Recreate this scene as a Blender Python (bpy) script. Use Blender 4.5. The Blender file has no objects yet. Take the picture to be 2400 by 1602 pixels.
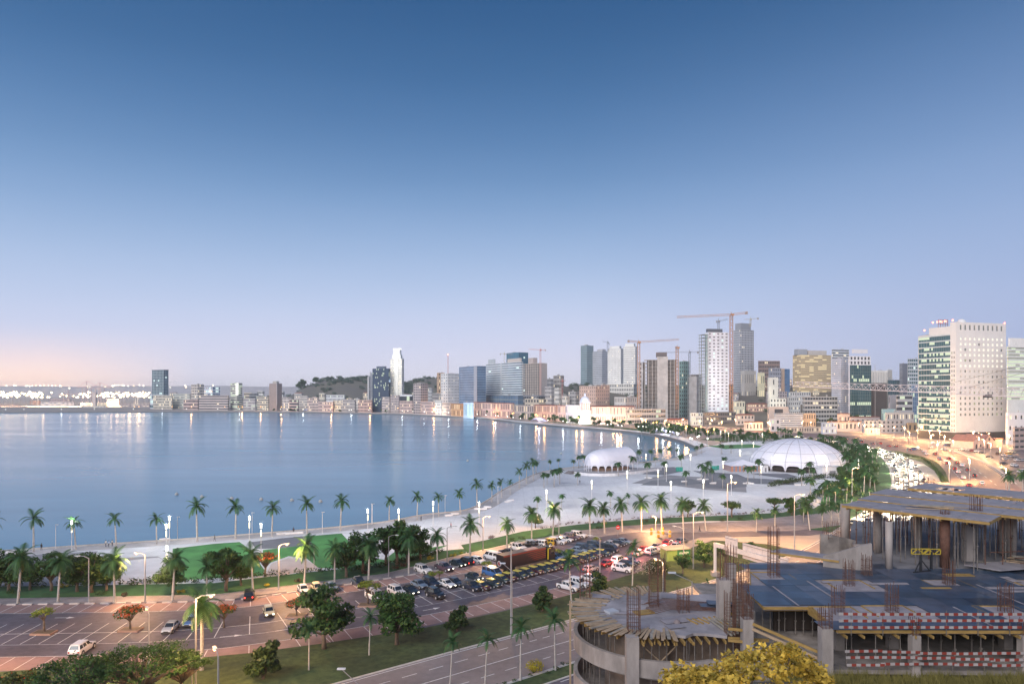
import bpy, math, random
from math import sin, cos, pi, radians, atan2, sqrt, hypot
from mathutils import Vector, Matrix
from mathutils.geometry import tessellate_polygon
R = random.Random(7)
SC = bpy.context.scene
col = SC.collection
F, CX, HY, H = 1600., 1200., 918., 40.
HAZE = .00008

# ---------------------------------------------------------------- camera
cd = bpy.data.cameras.new('camera'); cam = bpy.data.objects.new('camera', cd); col.objects.link(cam)
cam.location = (0, 0, H); cam.rotation_euler = (radians(90), 0, 0)
cd.sensor_width = 36; cd.lens = 24; cd.shift_y = (HY - 801) / 2400
cd.clip_start = .5; cd.clip_end = 30000
SC.camera = cam

# ---------------------------------------------------------------- dusk sky
wd = bpy.data.worlds.new('World'); SC.world = wd; wd.use_nodes = True
nt = wd.node_tree; nt.nodes.clear()
def nn(t, **k):
    n = nt.nodes.new(t)
    for a, b in k.items(): setattr(n, a, b)
    return n
def mth(op, a, b=None, c=None):
    n = nn('ShaderNodeMath', operation=op)
    for i, x in enumerate((a, b, c)):
        if x is None: continue
        if isinstance(x, (int, float)): n.inputs[i].default_value = x
        else: nt.links.new(x, n.inputs[i])
    return n.outputs[0]
tc = nn('ShaderNodeTexCoord'); sx = nn('ShaderNodeSeparateXYZ'); nt.links.new(tc.outputs['Generated'], sx.inputs[0])
# faint bands of high thin cloud low in the sky
mp = nn('ShaderNodeMapping'); mp.inputs['Scale'].default_value = (1.2, 1.2, 9); nt.links.new(tc.outputs['Generated'], mp.inputs[0])
nz = nn('ShaderNodeTexNoise'); nz.inputs['Scale'].default_value = 2.2; nz.inputs['Detail'].default_value = 5; nt.links.new(mp.outputs[0], nz.inputs[0])
el = mth('ADD', sx.outputs[2], mth('MULTIPLY', mth('SUBTRACT', nz.outputs[0], .5), .012))
def srgb(r, g, b):
    return tuple(((c / 255 + .055) / 1.055) ** 2.4 if c > 10 else c / 255 / 12.92 for c in (r, g, b))
def ramp(stops):
    n = nn('ShaderNodeValToRGB'); n.color_ramp.interpolation = 'B_SPLINE'
    e = n.color_ramp.elements
    while len(e) < len(stops): e.new(.5)
    for q, (p, c) in zip(e, stops): q.position = p; q.color = (*srgb(*c), 1)
    return n
rp = ramp([(0, (236, 233, 244)), (.05, (217, 219, 242)), (.1, (202, 213, 241)), (.15, (180, 200, 233)), (.2, (158, 185, 223)), (.25, (134, 167, 210)), (.3, (110, 148, 194)), (.36, (86, 127, 176)), (.42, (68, 111, 160)), (.5, (49, 93, 142)), (.62, (42, 82, 132)), (1, (36, 74, 124))])
nt.links.new(mth('MAXIMUM', el, 0), rp.inputs[0])
# after-glow of the port and city lights low over the north side of the bay, duller blue to the east
hl = mth('POWER', mth('SUBTRACT', 1, mth('MINIMUM', mth('MULTIPLY', mth('MAXIMUM', el, 0), 7.), 1)), 3)
az = mth('DIVIDE', sx.outputs[0], mth('MAXIMUM', mth('SQRT', mth('ADD', mth('MULTIPLY', sx.outputs[0], sx.outputs[0]), mth('MULTIPLY', sx.outputs[1], sx.outputs[1]))), .01))
wf = mth('MULTIPLY', hl, mth('MINIMUM', mth('MAXIMUM', mth('MULTIPLY', mth('SUBTRACT', -.3, az), 3.2), 0), 1))
gl = mth('MULTIPLY', mth('POWER', mth('SUBTRACT', 1, mth('MINIMUM', mth('MULTIPLY', mth('MAXIMUM', el, 0), 11.), 1)), 2), mth('MINIMUM', mth('MAXIMUM', mth('MULTIPLY', mth('SUBTRACT', -.42, az), 7), 0), 1))
mixp = nn('ShaderNodeMix', data_type='RGBA'); nt.links.new(mth('MULTIPLY', gl, .85), mixp.inputs[0]); mixp.inputs[7].default_value = (1.75, 1.1, .72, 1)
mixw = nn('ShaderNodeMix', data_type='RGBA'); nt.links.new(mth('MULTIPLY', wf, .2), mixw.inputs[0]); nt.links.new(rp.outputs[0], mixw.inputs[6]); mixw.inputs[7].default_value = (*srgb(246, 212, 214), 1)
ef = mth('MULTIPLY', mth('MINIMUM', mth('MAXIMUM', mth('MULTIPLY', mth('ADD', az, -.1), 2.0), 0), 1), mth('MINIMUM', mth('MAXIMUM', mth('SUBTRACT', 1, mth('MULTIPLY', sx.outputs[2], 2.)), 0), 1))
mixe = nn('ShaderNodeMix', data_type='RGBA'); nt.links.new(mth('MULTIPLY', ef, .75), mixe.inputs[0]); nt.links.new(mixw.outputs[2], mixp.inputs[6]); nt.links.new(mixp.outputs[2], mixe.inputs[6]); mixe.inputs[7].default_value = (*srgb(146, 168, 212), 1)
bg = nn('ShaderNodeBackground'); bg.inputs[1].default_value = 1.; nt.links.new(mixe.outputs[2], bg.inputs[0])
wo = nn('ShaderNodeOutputWorld'); nt.links.new(bg.outputs[0], wo.inputs[0])

# ---------------------------------------------------------------- the broad afterglow of the set sun, behind and left of the camera
sd = bpy.data.lights.new('sun', 'SUN'); so = bpy.data.objects.new('sun', sd); col.objects.link(so)
sd.energy = 3.; sd.angle = radians(48); sd.color = (1, .965, .95)
so.rotation_euler = (radians(56), 0, radians(-32))
vs = SC.view_settings; vs.view_transform = 'Standard'; vs.look = 'None'; vs.exposure = 0; vs.gamma = 1; vs.use_curve_mapping = False
SC.render.engine = 'CYCLES'; cy = SC.cycles
cy.max_bounces = 5; cy.diffuse_bounces = 2; cy.glossy_bounces = 3; cy.transmission_bounces = 3; cy.transparent_max_bounces = 8; cy.volume_bounces = 1
cy.use_denoising = True; cy.sample_clamp_indirect = 4; cy.sample_clamp_direct = 0; cy.use_light_tree = True
cy.caustics_reflective = False; cy.caustics_refractive = False; cy.use_adaptive_sampling = True; cy.adaptive_threshold = .015

# ---------------------------------------------------------------- library
def G(px, py, z=0.):
    Y = F * (H - z) / (py - HY); return Vector(((px - CX) / F * Y, Y, z))
def AT(px, py, Y): return Vector(((px - CX) / F * Y, Y, H - (py - HY) / F * Y))
def ZY(py, Y): return H - (py - HY) / F * Y
KIDS = {}
class MB:
    def __init__(s): s.v = []; s.f = []; s.m = []
    def poly(s, pts, m=0):
        n = len(s.v); s.v += [(p[0], p[1], p[2]) for p in pts]; s.f.append(tuple(range(n, n + len(pts)))); s.m.append(m)
    def box(s, c, d, rz=0, m=0, mat=None):
        x, y, z = d[0] / 2, d[1] / 2, d[2] / 2
        P = [Vector(p) for p in ((-x, -y, -z), (x, -y, -z), (x, y, -z), (-x, y, -z), (-x, -y, z), (x, -y, z), (x, y, z), (-x, y, z))]
        if mat is not None: P = [mat @ p for p in P]
        elif rz:
            a, b = cos(rz), sin(rz); P = [Vector((p.x * a - p.y * b, p.x * b + p.y * a, p.z)) for p in P]
        c = Vector(c); n = len(s.v); s.v += [tuple(p + c) for p in P]
        for q in ((3, 2, 1, 0), (4, 5, 6, 7), (0, 1, 5, 4), (1, 2, 6, 5), (2, 3, 7, 6), (3, 0, 4, 7)):
            s.f.append(tuple(n + i for i in q)); s.m.append(m)
    def bar(s, a, b, w, h=None, m=0):
        a, b = Vector(a), Vector(b); d = b - a; L = d.length
        if L < 1e-6: return
        d /= L; up = Vector((0, 0, 1)) if abs(d.z) < .95 else Vector((1, 0, 0))
        x = d.cross(up).normalized(); u = x.cross(d)
        s.box((a + b) / 2, (w, L, h or w), m=m, mat=Matrix((x, d, u)).transposed())
    def tube(s, pts, rad, n=6, m=0, cap=True):
        pts = [Vector(p) for p in pts]
        if isinstance(rad, (int, float)): rad = [rad] * len(pts)
        base = len(s.v); ref = None
        for i, p in enumerate(pts):
            d = (pts[min(i + 1, len(pts) - 1)] - pts[max(i - 1, 0)]).normalized()
            if ref is None: ref = Vector((1, 0, 0)) if abs(d.x) < .9 else Vector((0, 1, 0))
            x = (ref - d * ref.dot(d)).normalized(); y = d.cross(x); ref = x
            for k in range(n):
                a = 2 * pi * k / n; s.v.append(tuple(p + (x * cos(a) + y * sin(a)) * rad[i]))
        for i in range(len(pts) - 1):
            for k in range(n):
                a, b = base + i * n + k, base + i * n + (k + 1) % n
                s.f.append((a, b, b + n, a + n)); s.m.append(m)
        if cap:
            s.f.append(tuple(base + k for k in range(n))[::-1]); s.m.append(m)
            e = base + (len(pts) - 1) * n; s.f.append(tuple(e + k for k in range(n))); s.m.append(m)
    def sheet(s, poly, z, m=0):
        P = [Vector((p[0], p[1], z)) for p in poly]; n = len(s.v); s.v += [tuple(p) for p in P]
        for t in tessellate_polygon([P]):
            a, b, c = t
            nz = (P[b] - P[a]).cross(P[c] - P[a]).z
            s.f.append((n + a, n + b, n + c) if nz > 0 else (n + a, n + c, n + b)); s.m.append(m)
    def prism(s, poly, z0, z1, m=0, ms=None):
        s.sheet(poly, z1, m); N = len(poly)
        ar = sum(poly[i][0] * poly[(i + 1) % N][1] - poly[(i + 1) % N][0] * poly[i][1] for i in range(N))
        for i in range(N):
            a, b = poly[i], poly[(i + 1) % N]
            if ar < 0: a, b = b, a
            s.poly([(a[0], a[1], z0), (b[0], b[1], z0), (b[0], b[1], z1), (a[0], a[1], z1)], m if ms is None else ms)
    def dome(s, c, r, n=10, k=4, m=0, half=True, sz=1.):
        c = Vector(c); rings = []
        for i in range(k + 1):
            t = pi / 2 * i / k if half else -pi / 2 + pi * i / k
            rings.append([(c.x + r * cos(t) * cos(2 * pi * j / n), c.y + r * cos(t) * sin(2 * pi * j / n), c.z + r * sz * sin(t)) for j in range(n)])
        b = len(s.v)
        for q in rings: s.v += q
        for i in range(k):
            for j in range(n):
                a = b + i * n + j; a2 = b + i * n + (j + 1) % n; s.f.append((a, a2, a2 + n, a + n)); s.m.append(m)
    def mesh(s, name, mats, smooth=False):
        me = bpy.data.meshes.new(name); me.from_pydata(s.v, [], s.f)
        for m in (mats if isinstance(mats, (list, tuple)) else [mats]): me.materials.append(m)
        if any(s.m): me.polygons.foreach_set('material_index', s.m)
        me.polygons.foreach_set('use_smooth', [smooth] * len(s.f))
        me.update(); return me
    def build(s, name, mats, parent=None, smooth=False, **k):
        return put(name, s.mesh(name, mats, smooth), parent, **k)
def put(name, me, parent=None, loc=(0, 0, 0), rz=0, sc=None, label=None, cat=None, group=None, kind=None):
    o = bpy.data.objects.new(name, me); col.objects.link(o); o.location = loc
    if rz: o.rotation_euler = (0, 0, rz) if isinstance(rz, (int, float)) else rz
    if sc is not None: o.scale = (sc,) * 3 if isinstance(sc, (int, float)) else sc
    if parent is not None: o.parent = parent; KIDS.setdefault(parent, []).append(o)
    tag(o, label, cat, group, kind); return o
def tag(o, label=None, cat=None, group=None, kind=None):
    for a, b in (('label', label), ('category', cat), ('group', group), ('kind', kind)):
        if b: o[a] = b
    return o
def thing(name, label, cat, loc=(0, 0, 0), rz=0, group=None, sc=None):
    return put(name, None, None, loc, rz, sc, label, cat, group)
def dup(root, loc, rz=0, label=None, sc=None, group=None):
    r = root.copy(); col.objects.link(r); r.location = loc; r.rotation_euler = (0, 0, rz) if isinstance(rz, (int, float)) else rz
    if sc is not None: r.scale = (sc,) * 3 if isinstance(sc, (int, float)) else sc
    if label: r['label'] = label
    if group: r['group'] = group
    for ch in KIDS.get(root, []):
        c = ch.copy(); col.objects.link(c); c.parent = r; KIDS.setdefault(r, []).append(c)
        for g in KIDS.get(ch, []):
            d = g.copy(); col.objects.link(d); d.parent = c; KIDS.setdefault(c, []).append(d)
    return r
ONES = 'zero first second third fourth fifth sixth seventh eighth ninth tenth eleventh twelfth thirteenth fourteenth fifteenth sixteenth seventeenth eighteenth nineteenth'.split()
TENS = ['', '', 'twenty', 'thirty', 'forty', 'fifty', 'sixty', 'seventy', 'eighty', 'ninety']
TENTH = ['', '', 'twentieth', 'thirtieth', 'fortieth', 'fiftieth', 'sixtieth', 'seventieth', 'eightieth', 'ninetieth']
def nth(n):
    if n < 20: return ONES[n]
    if n >= 100: return 'hundredth' if n == 100 else 'hundred-and-' + nth(n - 100)
    t, o = divmod(n, 10)
    return TENTH[t] if o == 0 else TENS[t] + '-' + ONES[o]

# ---------------------------------------------------------------- materials
def M(name, rgb, rough=.8, metal=0, var=.12, scale=.6, bump=0, emit=None, es=1., spec=.5, sample=True, coat=0, detail=4, rgb2=None, stretch=None, obj=False, var2=0, scale2=.04, joints=0):
    m = bpy.data.materials.new(name); m.use_nodes = True; t = m.node_tree; b = t.nodes['Principled BSDF']
    b.inputs['Base Color'].default_value = (*rgb, 1); b.inputs['Roughness'].default_value = rough; b.inputs['Metallic'].default_value = metal
    b.inputs['Specular IOR Level'].default_value = spec; b.inputs['Coat Weight'].default_value = coat
    if emit: b.inputs['Emission Color'].default_value = (*emit, 1); b.inputs['Emission Strength'].default_value = es
    if var or bump:
        if obj: src = t.nodes.new('ShaderNodeTexCoord').outputs['Object']
        else: src = t.nodes.new('ShaderNodeNewGeometry').outputs['Position']
        if stretch:
            mp = t.nodes.new('ShaderNodeMapping'); mp.inputs['Scale'].default_value = stretch; t.links.new(src, mp.inputs[0]); src = mp.outputs[0]
        n = t.nodes.new('ShaderNodeTexNoise'); n.inputs['Scale'].default_value = scale; n.inputs['Detail'].default_value = detail; n.inputs['Roughness'].default_value = .62
        t.links.new(src, n.inputs['Vector'])
        if var:
            r = t.nodes.new('ShaderNodeValToRGB'); e = r.color_ramp.elements
            e[0].position = .3; e[1].position = .7
            lo = [c * (1 - var) for c in rgb]; hi = [min(1, c * (1 + var)) for c in (rgb2 or rgb)]
            e[0].color = (*lo, 1); e[1].color = (*hi, 1)
            t.links.new(n.outputs[0], r.inputs[0]); t.links.new(r.outputs[0], b.inputs['Base Color'])
        if var2:
            n2 = t.nodes.new('ShaderNodeTexNoise'); n2.inputs['Scale'].default_value = scale2; n2.inputs['Detail'].default_value = 7; n2.inputs['Distortion'].default_value = .6; t.links.new(src, n2.inputs['Vector'])
            r2 = t.nodes.new('ShaderNodeMapRange'); r2.inputs[1].default_value = .35; r2.inputs[2].default_value = .65; r2.inputs[3].default_value = 1 - var2; r2.inputs[4].default_value = 1 + var2 * .5; t.links.new(n2.outputs[0], r2.inputs[0])
            fac_ = r2.outputs[0]
            if joints:
                br_ = t.nodes.new('ShaderNodeTexBrick'); br_.inputs['Scale'].default_value = 1; br_.inputs['Brick Width'].default_value = joints; br_.inputs['Row Height'].default_value = joints; br_.inputs['Mortar Size'].default_value = .06; br_.inputs['Color1'].default_value = (1, 1, 1, 1); br_.inputs['Color2'].default_value = (.93, .93, .94, 1); br_.inputs['Mortar'].default_value = (.8, .8, .8, 1); br_.offset = 0; t.links.new(src, br_.inputs['Vector'])
                q = t.nodes.new('ShaderNodeVectorMath'); q.operation = 'MULTIPLY'; t.links.new(r.outputs[0], q.inputs[0]); t.links.new(br_.outputs['Color'], q.inputs[1]); base_ = q.outputs[0]
            else: base_ = r.outputs[0]
            q = t.nodes.new('ShaderNodeVectorMath'); q.operation = 'SCALE'; t.links.new(base_, q.inputs[0]); t.links.new(fac_, q.inputs['Scale']); t.links.new(q.outputs[0], b.inputs['Base Color'])
        if bump:
            bp = t.nodes.new('ShaderNodeBump'); bp.inputs['Strength'].default_value = bump; bp.inputs['Distance'].default_value = .1
            t.links.new(n.outputs[0], bp.inputs['Height']); t.links.new(bp.outputs[0], b.inputs['Normal'])
    if not sample: m.cycles.emission_sampling = 'NONE'
    return m
def LEAF(name, a, b, scale=.8, tl=.25):
    m = M(name, a, .55, var=.35, scale=scale, rgb2=b, spec=.3); t = m.node_tree
    tr = t.nodes.new('ShaderNodeBsdfTranslucent'); mx = t.nodes.new('ShaderNodeMixShader'); mx.inputs[0].default_value = tl
    src = t.nodes['Principled BSDF'].inputs['Base Color'].links[0].from_socket
    t.links.new(src, tr.inputs[0]); t.links.new(t.nodes['Principled BSDF'].outputs[0], mx.inputs[1]); t.links.new(tr.outputs[0], mx.inputs[2])
    t.links.new(mx.outputs[0], t.nodes['Material Output'].inputs[0]); return m
def EM(name, c, s, sample=False): return M(name, (.02, .02, .02), var=0, emit=c, es=s, sample=sample)
plain = {}
def PL(rgb, rough=.75, **k):
    key = (tuple(round(c, 3) for c in rgb), rough, tuple(sorted(k.items())))
    if key not in plain: plain[key] = M('finish_%d' % len(plain), rgb, rough, **k)
    return plain[key]
SODIUM = (1., .52, .2); COOL = (.86, .95, 1.); WARMW = (1., .86, .6)
def lamp(p, power, c, r=.25, typ='POINT', spot=150):
    l = bpy.data.lights.new('lamp_light', typ); l.energy = power; l.color = c; l.shadow_soft_size = r
    if typ == 'SPOT': l.spot_size = radians(spot); l.spot_blend = .6
    o = bpy.data.objects.new('lamp_light', l); col.objects.link(o); o.location = p; return o
# ================================================================ GROUND, WATER, ROADS
m_land = M('town_ground', (.36, .31, .28), .9, var=.25, scale=.05)
m_plaza = M('plaza_paving', (.70, .71, .74), .75, var=.1, scale=.5, detail=8, bump=.03, var2=.16, scale2=.03, joints=4.5)
m_prom = M('promenade_paving', (.58, .55, .54), .75, var=.12, scale=.3, var2=.2, scale2=.08, joints=3.)
m_dark = M('dark_plaza_paving', (.17, .18, .21), .8, var=.15, scale=.2)
m_grey = M('grey_plaza_paving', (.28, .28, .30), .8, var=.12, scale=.2)
m_asph = M('asphalt', (.12, .108, .132), .62, var=.25, scale=.9, detail=10, bump=.04, var2=.3, scale2=.09)
m_asph2 = M('road_asphalt', (.25, .215, .21), .55, var=.15, scale=.8, detail=10, var2=.25, scale2=.05)
m_pave = M('pavement', (.28, .255, .27), .8, var=.14, scale=.5, detail=8, var2=.2, scale2=.12, joints=2.)
m_lawn = M('lawn_grass', (.022, .085, .03), .9, var=.4, scale=.25, detail=10, rgb2=(.035, .11, .035), bump=.3)
m_lawnb = M('bright_lawn', (.045, .20, .06), .9, var=.3, scale=.15, detail=10, rgb2=(.07, .25, .07), bump=.3)
m_slope = M('slope_grass', (.03, .072, .024), .9, var=.4, scale=.8, detail=10, rgb2=(.055, .085, .03), bump=.3, var2=.4, scale2=.07)
m_white = M('road_paint', (.72, .72, .72), .6, var=.25, scale=3, detail=6)
m_hill = M('hill_earth', (.2, .185, .17), .95, var=.3, scale=.012, detail=10, rgb2=(.13, .12, .09), bump=.5)
m_wall = M('seawall_stone', (.20, .19, .19), .9, var=.3, scale=.5)

def water_mat():
    m = M('sea_water', (.1, .255, .385), .18, var=.08, scale=.012, detail=5, rgb2=(.115, .28, .41), stretch=(.35, 1.6, 1))
    t = m.node_tree; b = t.nodes['Principled BSDF']; b.inputs['IOR'].default_value = 1.33
    g = t.nodes.new('ShaderNodeNewGeometry'); mp = t.nodes.new('ShaderNodeMapping'); mp.inputs['Scale'].default_value = (.25, .5, 1)
    n = t.nodes.new('ShaderNodeTexNoise'); n.inputs['Scale'].default_value = .35; n.inputs['Detail'].default_value = 3
    bp = t.nodes.new('ShaderNodeBump'); bp.inputs['Strength'].default_value = .012; bp.inputs['Distance'].default_value = .3
    n2 = t.nodes.new('ShaderNodeTexNoise'); n2.inputs['Scale'].default_value = .006; n2.inputs['Detail'].default_value = 4
    mp2 = t.nodes.new('ShaderNodeMapping'); mp2.inputs['Scale'].default_value = (.4, 2.4, 1); mp2.inputs['Rotation'].default_value = (0, 0, .25)
    rr = t.nodes.new('ShaderNodeMapRange'); rr.inputs['From Min'].default_value = .3; rr.inputs['From Max'].default_value = .7; rr.inputs['To Min'].default_value = .17; rr.inputs['To Max'].default_value = .22
    L = t.links.new
    L(g.outputs[0], mp.inputs[0]); L(mp.outputs[0], n.inputs[0]); L(n.outputs[0], bp.inputs['Height']); L(bp.outputs[0], b.inputs['Normal'])
    L(g.outputs[0], mp2.inputs[0]); L(mp2.outputs[0], n2.inputs[0]); L(n2.outputs[0], rr.inputs[0]); L(rr.outputs[0], b.inputs['Roughness'])
    return m
mb = MB(); mb.poly([(-8400, -190, -2), (8400, -190, -2), (8400, 8650, -2), (-8400, 8650, -2)]); mb.build('water', water_mat(), kind='structure')

near = [(0, 1291), (500, 1258), (850, 1229), (994, 1206), (1089, 1195), (1138, 1174), (1170, 1152), (1216, 1128), (1262, 1108), (1320, 1097), (1400, 1090), (1473, 1085), (1548, 1078), (1582, 1073), (1612, 1064), (1633, 1056)]
far = [(1627, 1044), (1591, 1030), (1540, 1018), (1463, 1009), (1366, 1001), (1223, 989), (1120, 978), (1000, 972), (900, 968), (660, 964.5), (380, 963.4), (0, 965)]
W2 = lambda L, z=0: [G(x, y, z).to_2d() for x, y in L]
nearW = [Vector((-520, 31)), Vector((-330, 99)), Vector((-215, 140.5))] + W2(near); farW = W2(far) + [Vector((-1800, 1420)), Vector((-5000, 2300))]
mb = MB()
shore = nearW + farW
mb.sheet(shore + [Vector((-8300, 3200)), Vector((-8300, 8640)), Vector((8300, 8640)), Vector((8300, -180)), Vector((-520, -180))], 0)
mb.build('ground', m_land, kind='structure')
mb = MB()
for i in range(len(shore) - 1):
    a, b = shore[i], shore[i + 1]
    mb.poly([(a.x, a.y, -3), (b.x, b.y, -3), (b.x, b.y, .02), (a.x, a.y, .02)])
mb.build('seawall', m_wall, kind='structure')
# pale quay walk along the water, then the parapet kerb
def offset(L, d):
    out = []
    for i, p in enumerate(L):
        t = (L[min(i + 1, len(L) - 1)] - L[max(i - 1, 0)]).normalized(); out.append(p + Vector((t.y, -t.x)) * d)
    return out
def ribbon(name, L, d0, d1, z, m, kind='structure', parent=None, **k):
    A, B = offset(L, d0), offset(L, d1); mb = MB()
    for i in range(len(L) - 1):
        q = [(A[i].x, A[i].y, z), (A[i + 1].x, A[i + 1].y, z), (B[i + 1].x, B[i + 1].y, z), (B[i].x, B[i].y, z)]
        if (Vector(q[1]) - Vector(q[0])).cross(Vector(q[2]) - Vector(q[0])).z < 0: q = q[::-1]
        mb.poly(q)
    return mb.build(name, m, parent, kind=kind, **k)
def smooth(L, n=6):
    out = []
    for i in range(len(L) - 1):
        p0, p1, p2, p3 = L[max(i - 1, 0)], L[i], L[i + 1], L[min(i + 2, len(L) - 1)]
        for k in range(n):
            t = k / n
            out.append(.5 * (2 * p1 + (p2 - p0) * t + (2 * p0 - 5 * p1 + 4 * p2 - p3) * t * t + (3 * p1 - p0 - 3 * p2 + p3) * t ** 3))
    return out + [L[-1]]
nearS = smooth(nearW, 5); farS = smooth(farW[:-2], 5)
ribbon('promenade', nearS, .5, 6.5, .036, m_prom)
ribbon('promenade', farS, .5, 12, .036, m_plaza)
m_kerb = M('kerb_stone', (.5, .48, .46), .8, var=.15, scale=1)
def wallstrip(name, L, d0, d1, z0, z1, m, **k):
    A, B = offset(L, d0), offset(L, d1); mb = MB()
    for i in range(len(L) - 1):
        a, b, c, e = A[i], A[i + 1], B[i + 1], B[i]
        mb.poly([(a.x, a.y, z1), (b.x, b.y, z1), (c.x, c.y, z1), (e.x, e.y, z1)])
        mb.poly([(a.x, a.y, z0), (b.x, b.y, z0), (b.x, b.y, z1), (a.x, a.y, z1)])
        mb.poly([(e.x, e.y, z0), (c.x, c.y, z0), (c.x, c.y, z1), (e.x, e.y, z1)])
    return mb.build(name, m, **k)
wallstrip('quay_kerb', nearS, -.02, .5, -.5, .32, m_kerb, kind='structure')
wallstrip('quay_kerb', farS, -.02, .6, -.5, .35, m_kerb, kind='structure')

# the pavement edge along the car park is the line everything there follows
pave_top = [(0, 1403), (500, 1394), (900, 1345), (1095, 1297), (1350, 1244), (1463, 1232), (1750, 1221), (1834, 1211), (1921, 1203), (1985, 1180)]
pave_bot = [(1990, 1228), (1867, 1243), (1650, 1247), (1540, 1246), (1484, 1247), (1399, 1258), (1350, 1263), (1163, 1312), (957, 1348), (900, 1357), (500, 1408), (0, 1417)]
mb = MB(); mb.sheet([Vector((-300, 105))] + nearW[2:] + W2([(1655, 1046), (1720, 1032), (1850, 1028), (1950, 1052), (2035, 1105), (2060, 1150), (2040, 1175)]) + W2(pave_top[::-1]) + [Vector((-300, 118))], .02)
mb.build('plaza', m_plaza, kind='structure')
mb = MB(); mb.prism([Vector((-300, 129))] + W2(pave_top) + W2(pave_bot) + [Vector((-300, 123))], -.2, .12)
mb.build('pavement', m_pave, kind='structure')
def sheetpx(name, L, z, m, **k):
    mb = MB(); mb.sheet(W2(L), z); return mb.build(name, m, kind=k.pop('kind', 'structure'), **k)
def cr(x0, y0, s): return lambda L: [(x0 + a / s, y0 + b / s) for a, b in L]
c1 = cr(0, 1150, 3.47); c2 = cr(400, 1150, 3.47); c3 = cr(850, 1150, 3.47); c4 = cr(1250, 1000, 4.698); c5 = cr(1650, 960, 4.612); c6 = cr(2000, 720, 3.6475)
# darker and greyer fields of paving
sheetpx('plaza', [(-200, 1336), (95, 1298), (230, 1291), (215, 1307), (290, 1306), (370, 1303), (400, 1320), (370, 1366), (150, 1370), (-200, 1390)], .03, m_grey)
sheetpx('plaza', c1([(1000, 570), (1290, 540), (1360, 580), (1300, 735), (900, 760), (950, 650)]), .042, M('pale_concrete', (.62, .62, .66), .8, scale=.3))
sheetpx('plaza', c1([(800, 500), (960, 468), (1320, 452), (1180, 498)]), .046, M('white_ramp_paving', (.75, .75, .77), .8, scale=.3))
sheetpx('plaza', c2([(655, 415), (900, 385), (1110, 365), (1160, 430), (940, 465), (760, 470), (690, 470)]), .05, m_dark)
sheetpx('plaza', c2([(770, 690), (820, 590), (960, 545), (1100, 560), (1215, 625), (930, 680)]), .05, M('sand_paving', (.55, .49, .47), .85, scale=.3))
sheetpx('plaza', c4([(1085, 620), (1270, 560), (1480, 530), (2000, 560), (2330, 590), (2349, 720), (1900, 690), (1500, 640)]), .03, m_grey)
for zq, q in enumerate(([(1310, 450), (1550, 440), (1640, 490), (1440, 530), (1200, 520)], [(1180, 640), (1300, 590), (1700, 560), (1900, 620), (1500, 650)], [(1750, 480), (2250, 520), (2349, 560), (1980, 570)], [(2000, 640), (2349, 610), (2349, 660), (2150, 670)])):
    sheetpx('plaza', c4(q), .04 + .004 * zq, m_dark)
for zq, q in enumerate(([(-20, 700), (250, 690), (520, 745), (300, 860), (20, 840)], [(340, 730), (950, 760), (980, 810), (560, 800)], [(500, 690), (900, 690), (1010, 720), (930, 750)])):
    sheetpx('plaza', c5(q), .056 + .004 * zq, m_dark)
# lawns
sheetpx('lawn', c1([(1405, 470), (1735, 430)]) + c2([(560, 415), (640, 470), (760, 640), (750, 690), (0, 730)]) + c1([(1340, 720), (1400, 560)]), .06, m_lawnb)
sheetpx('lawn', c2([(750, 480), (940, 460), (1160, 435), (1090, 370), (1390, 345), (1440, 400), (1500, 520), (1735, 560)]) + c3([(280, 480), (480, 470), (700, 440)]) + c2([(1735, 640), (1200, 625), (1100, 545), (960, 530), (820, 580), (760, 620), (745, 520)]), .06, m_lawnb)
strip_top = [(-200, 1376), (0, 1374), (230, 1371), (500, 1366), (700, 1343), (900, 1322), (1040, 1290), (1092, 1285)]
sheetpx('lawn', strip_top + [(1092, 1296), (900, 1344), (500, 1393), (0, 1402), (-200, 1406)], .064, m_lawn)
sheetpx('lawn', c3([(800, 440), (1000, 400), (1300, 330), (1735, 275)]) + c4([(760, 1050), (1250, 1010), (2349, 965)]) + c5([(450, 1130), (850, 1110), (1130, 1040), (1250, 1100), (850, 1165), (430, 1200), (0, 1200)]) + c4([(1100, 1085), (500, 1150)]) + c3([(1735, 328), (1200, 430), (850, 505)]), .064, m_lawn)
# dark blue-green turf pockets by the avenue and by the dome
sheetpx('lawn', c5([(1430, 600), (1560, 520), (1640, 500), (1760, 560), (1780, 680), (1720, 740), (1560, 742), (1480, 700)]), .064, m_lawnb)
sheetpx('lawn', c5([(1280, 930), (1420, 860), (1560, 880), (1640, 950), (1560, 1030), (1400, 1050), (1260, 1010)]), .066, m_lawnb)
sheetpx('lawn', [(1655, 1044), (1760, 1040), (1800, 1047), (1700, 1052)], .07, m_lawnb)
sheetpx('lawn', [(1640, 1029), (1720, 1022), (1840, 1025), (1770, 1031), (1690, 1034)], .07, m_lawn)
sheetpx('lawn', [(1240, 984), (1400, 998), (1570, 1018), (1600, 1018), (1520, 1007), (1330, 989)], .07, m_lawn)
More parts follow.
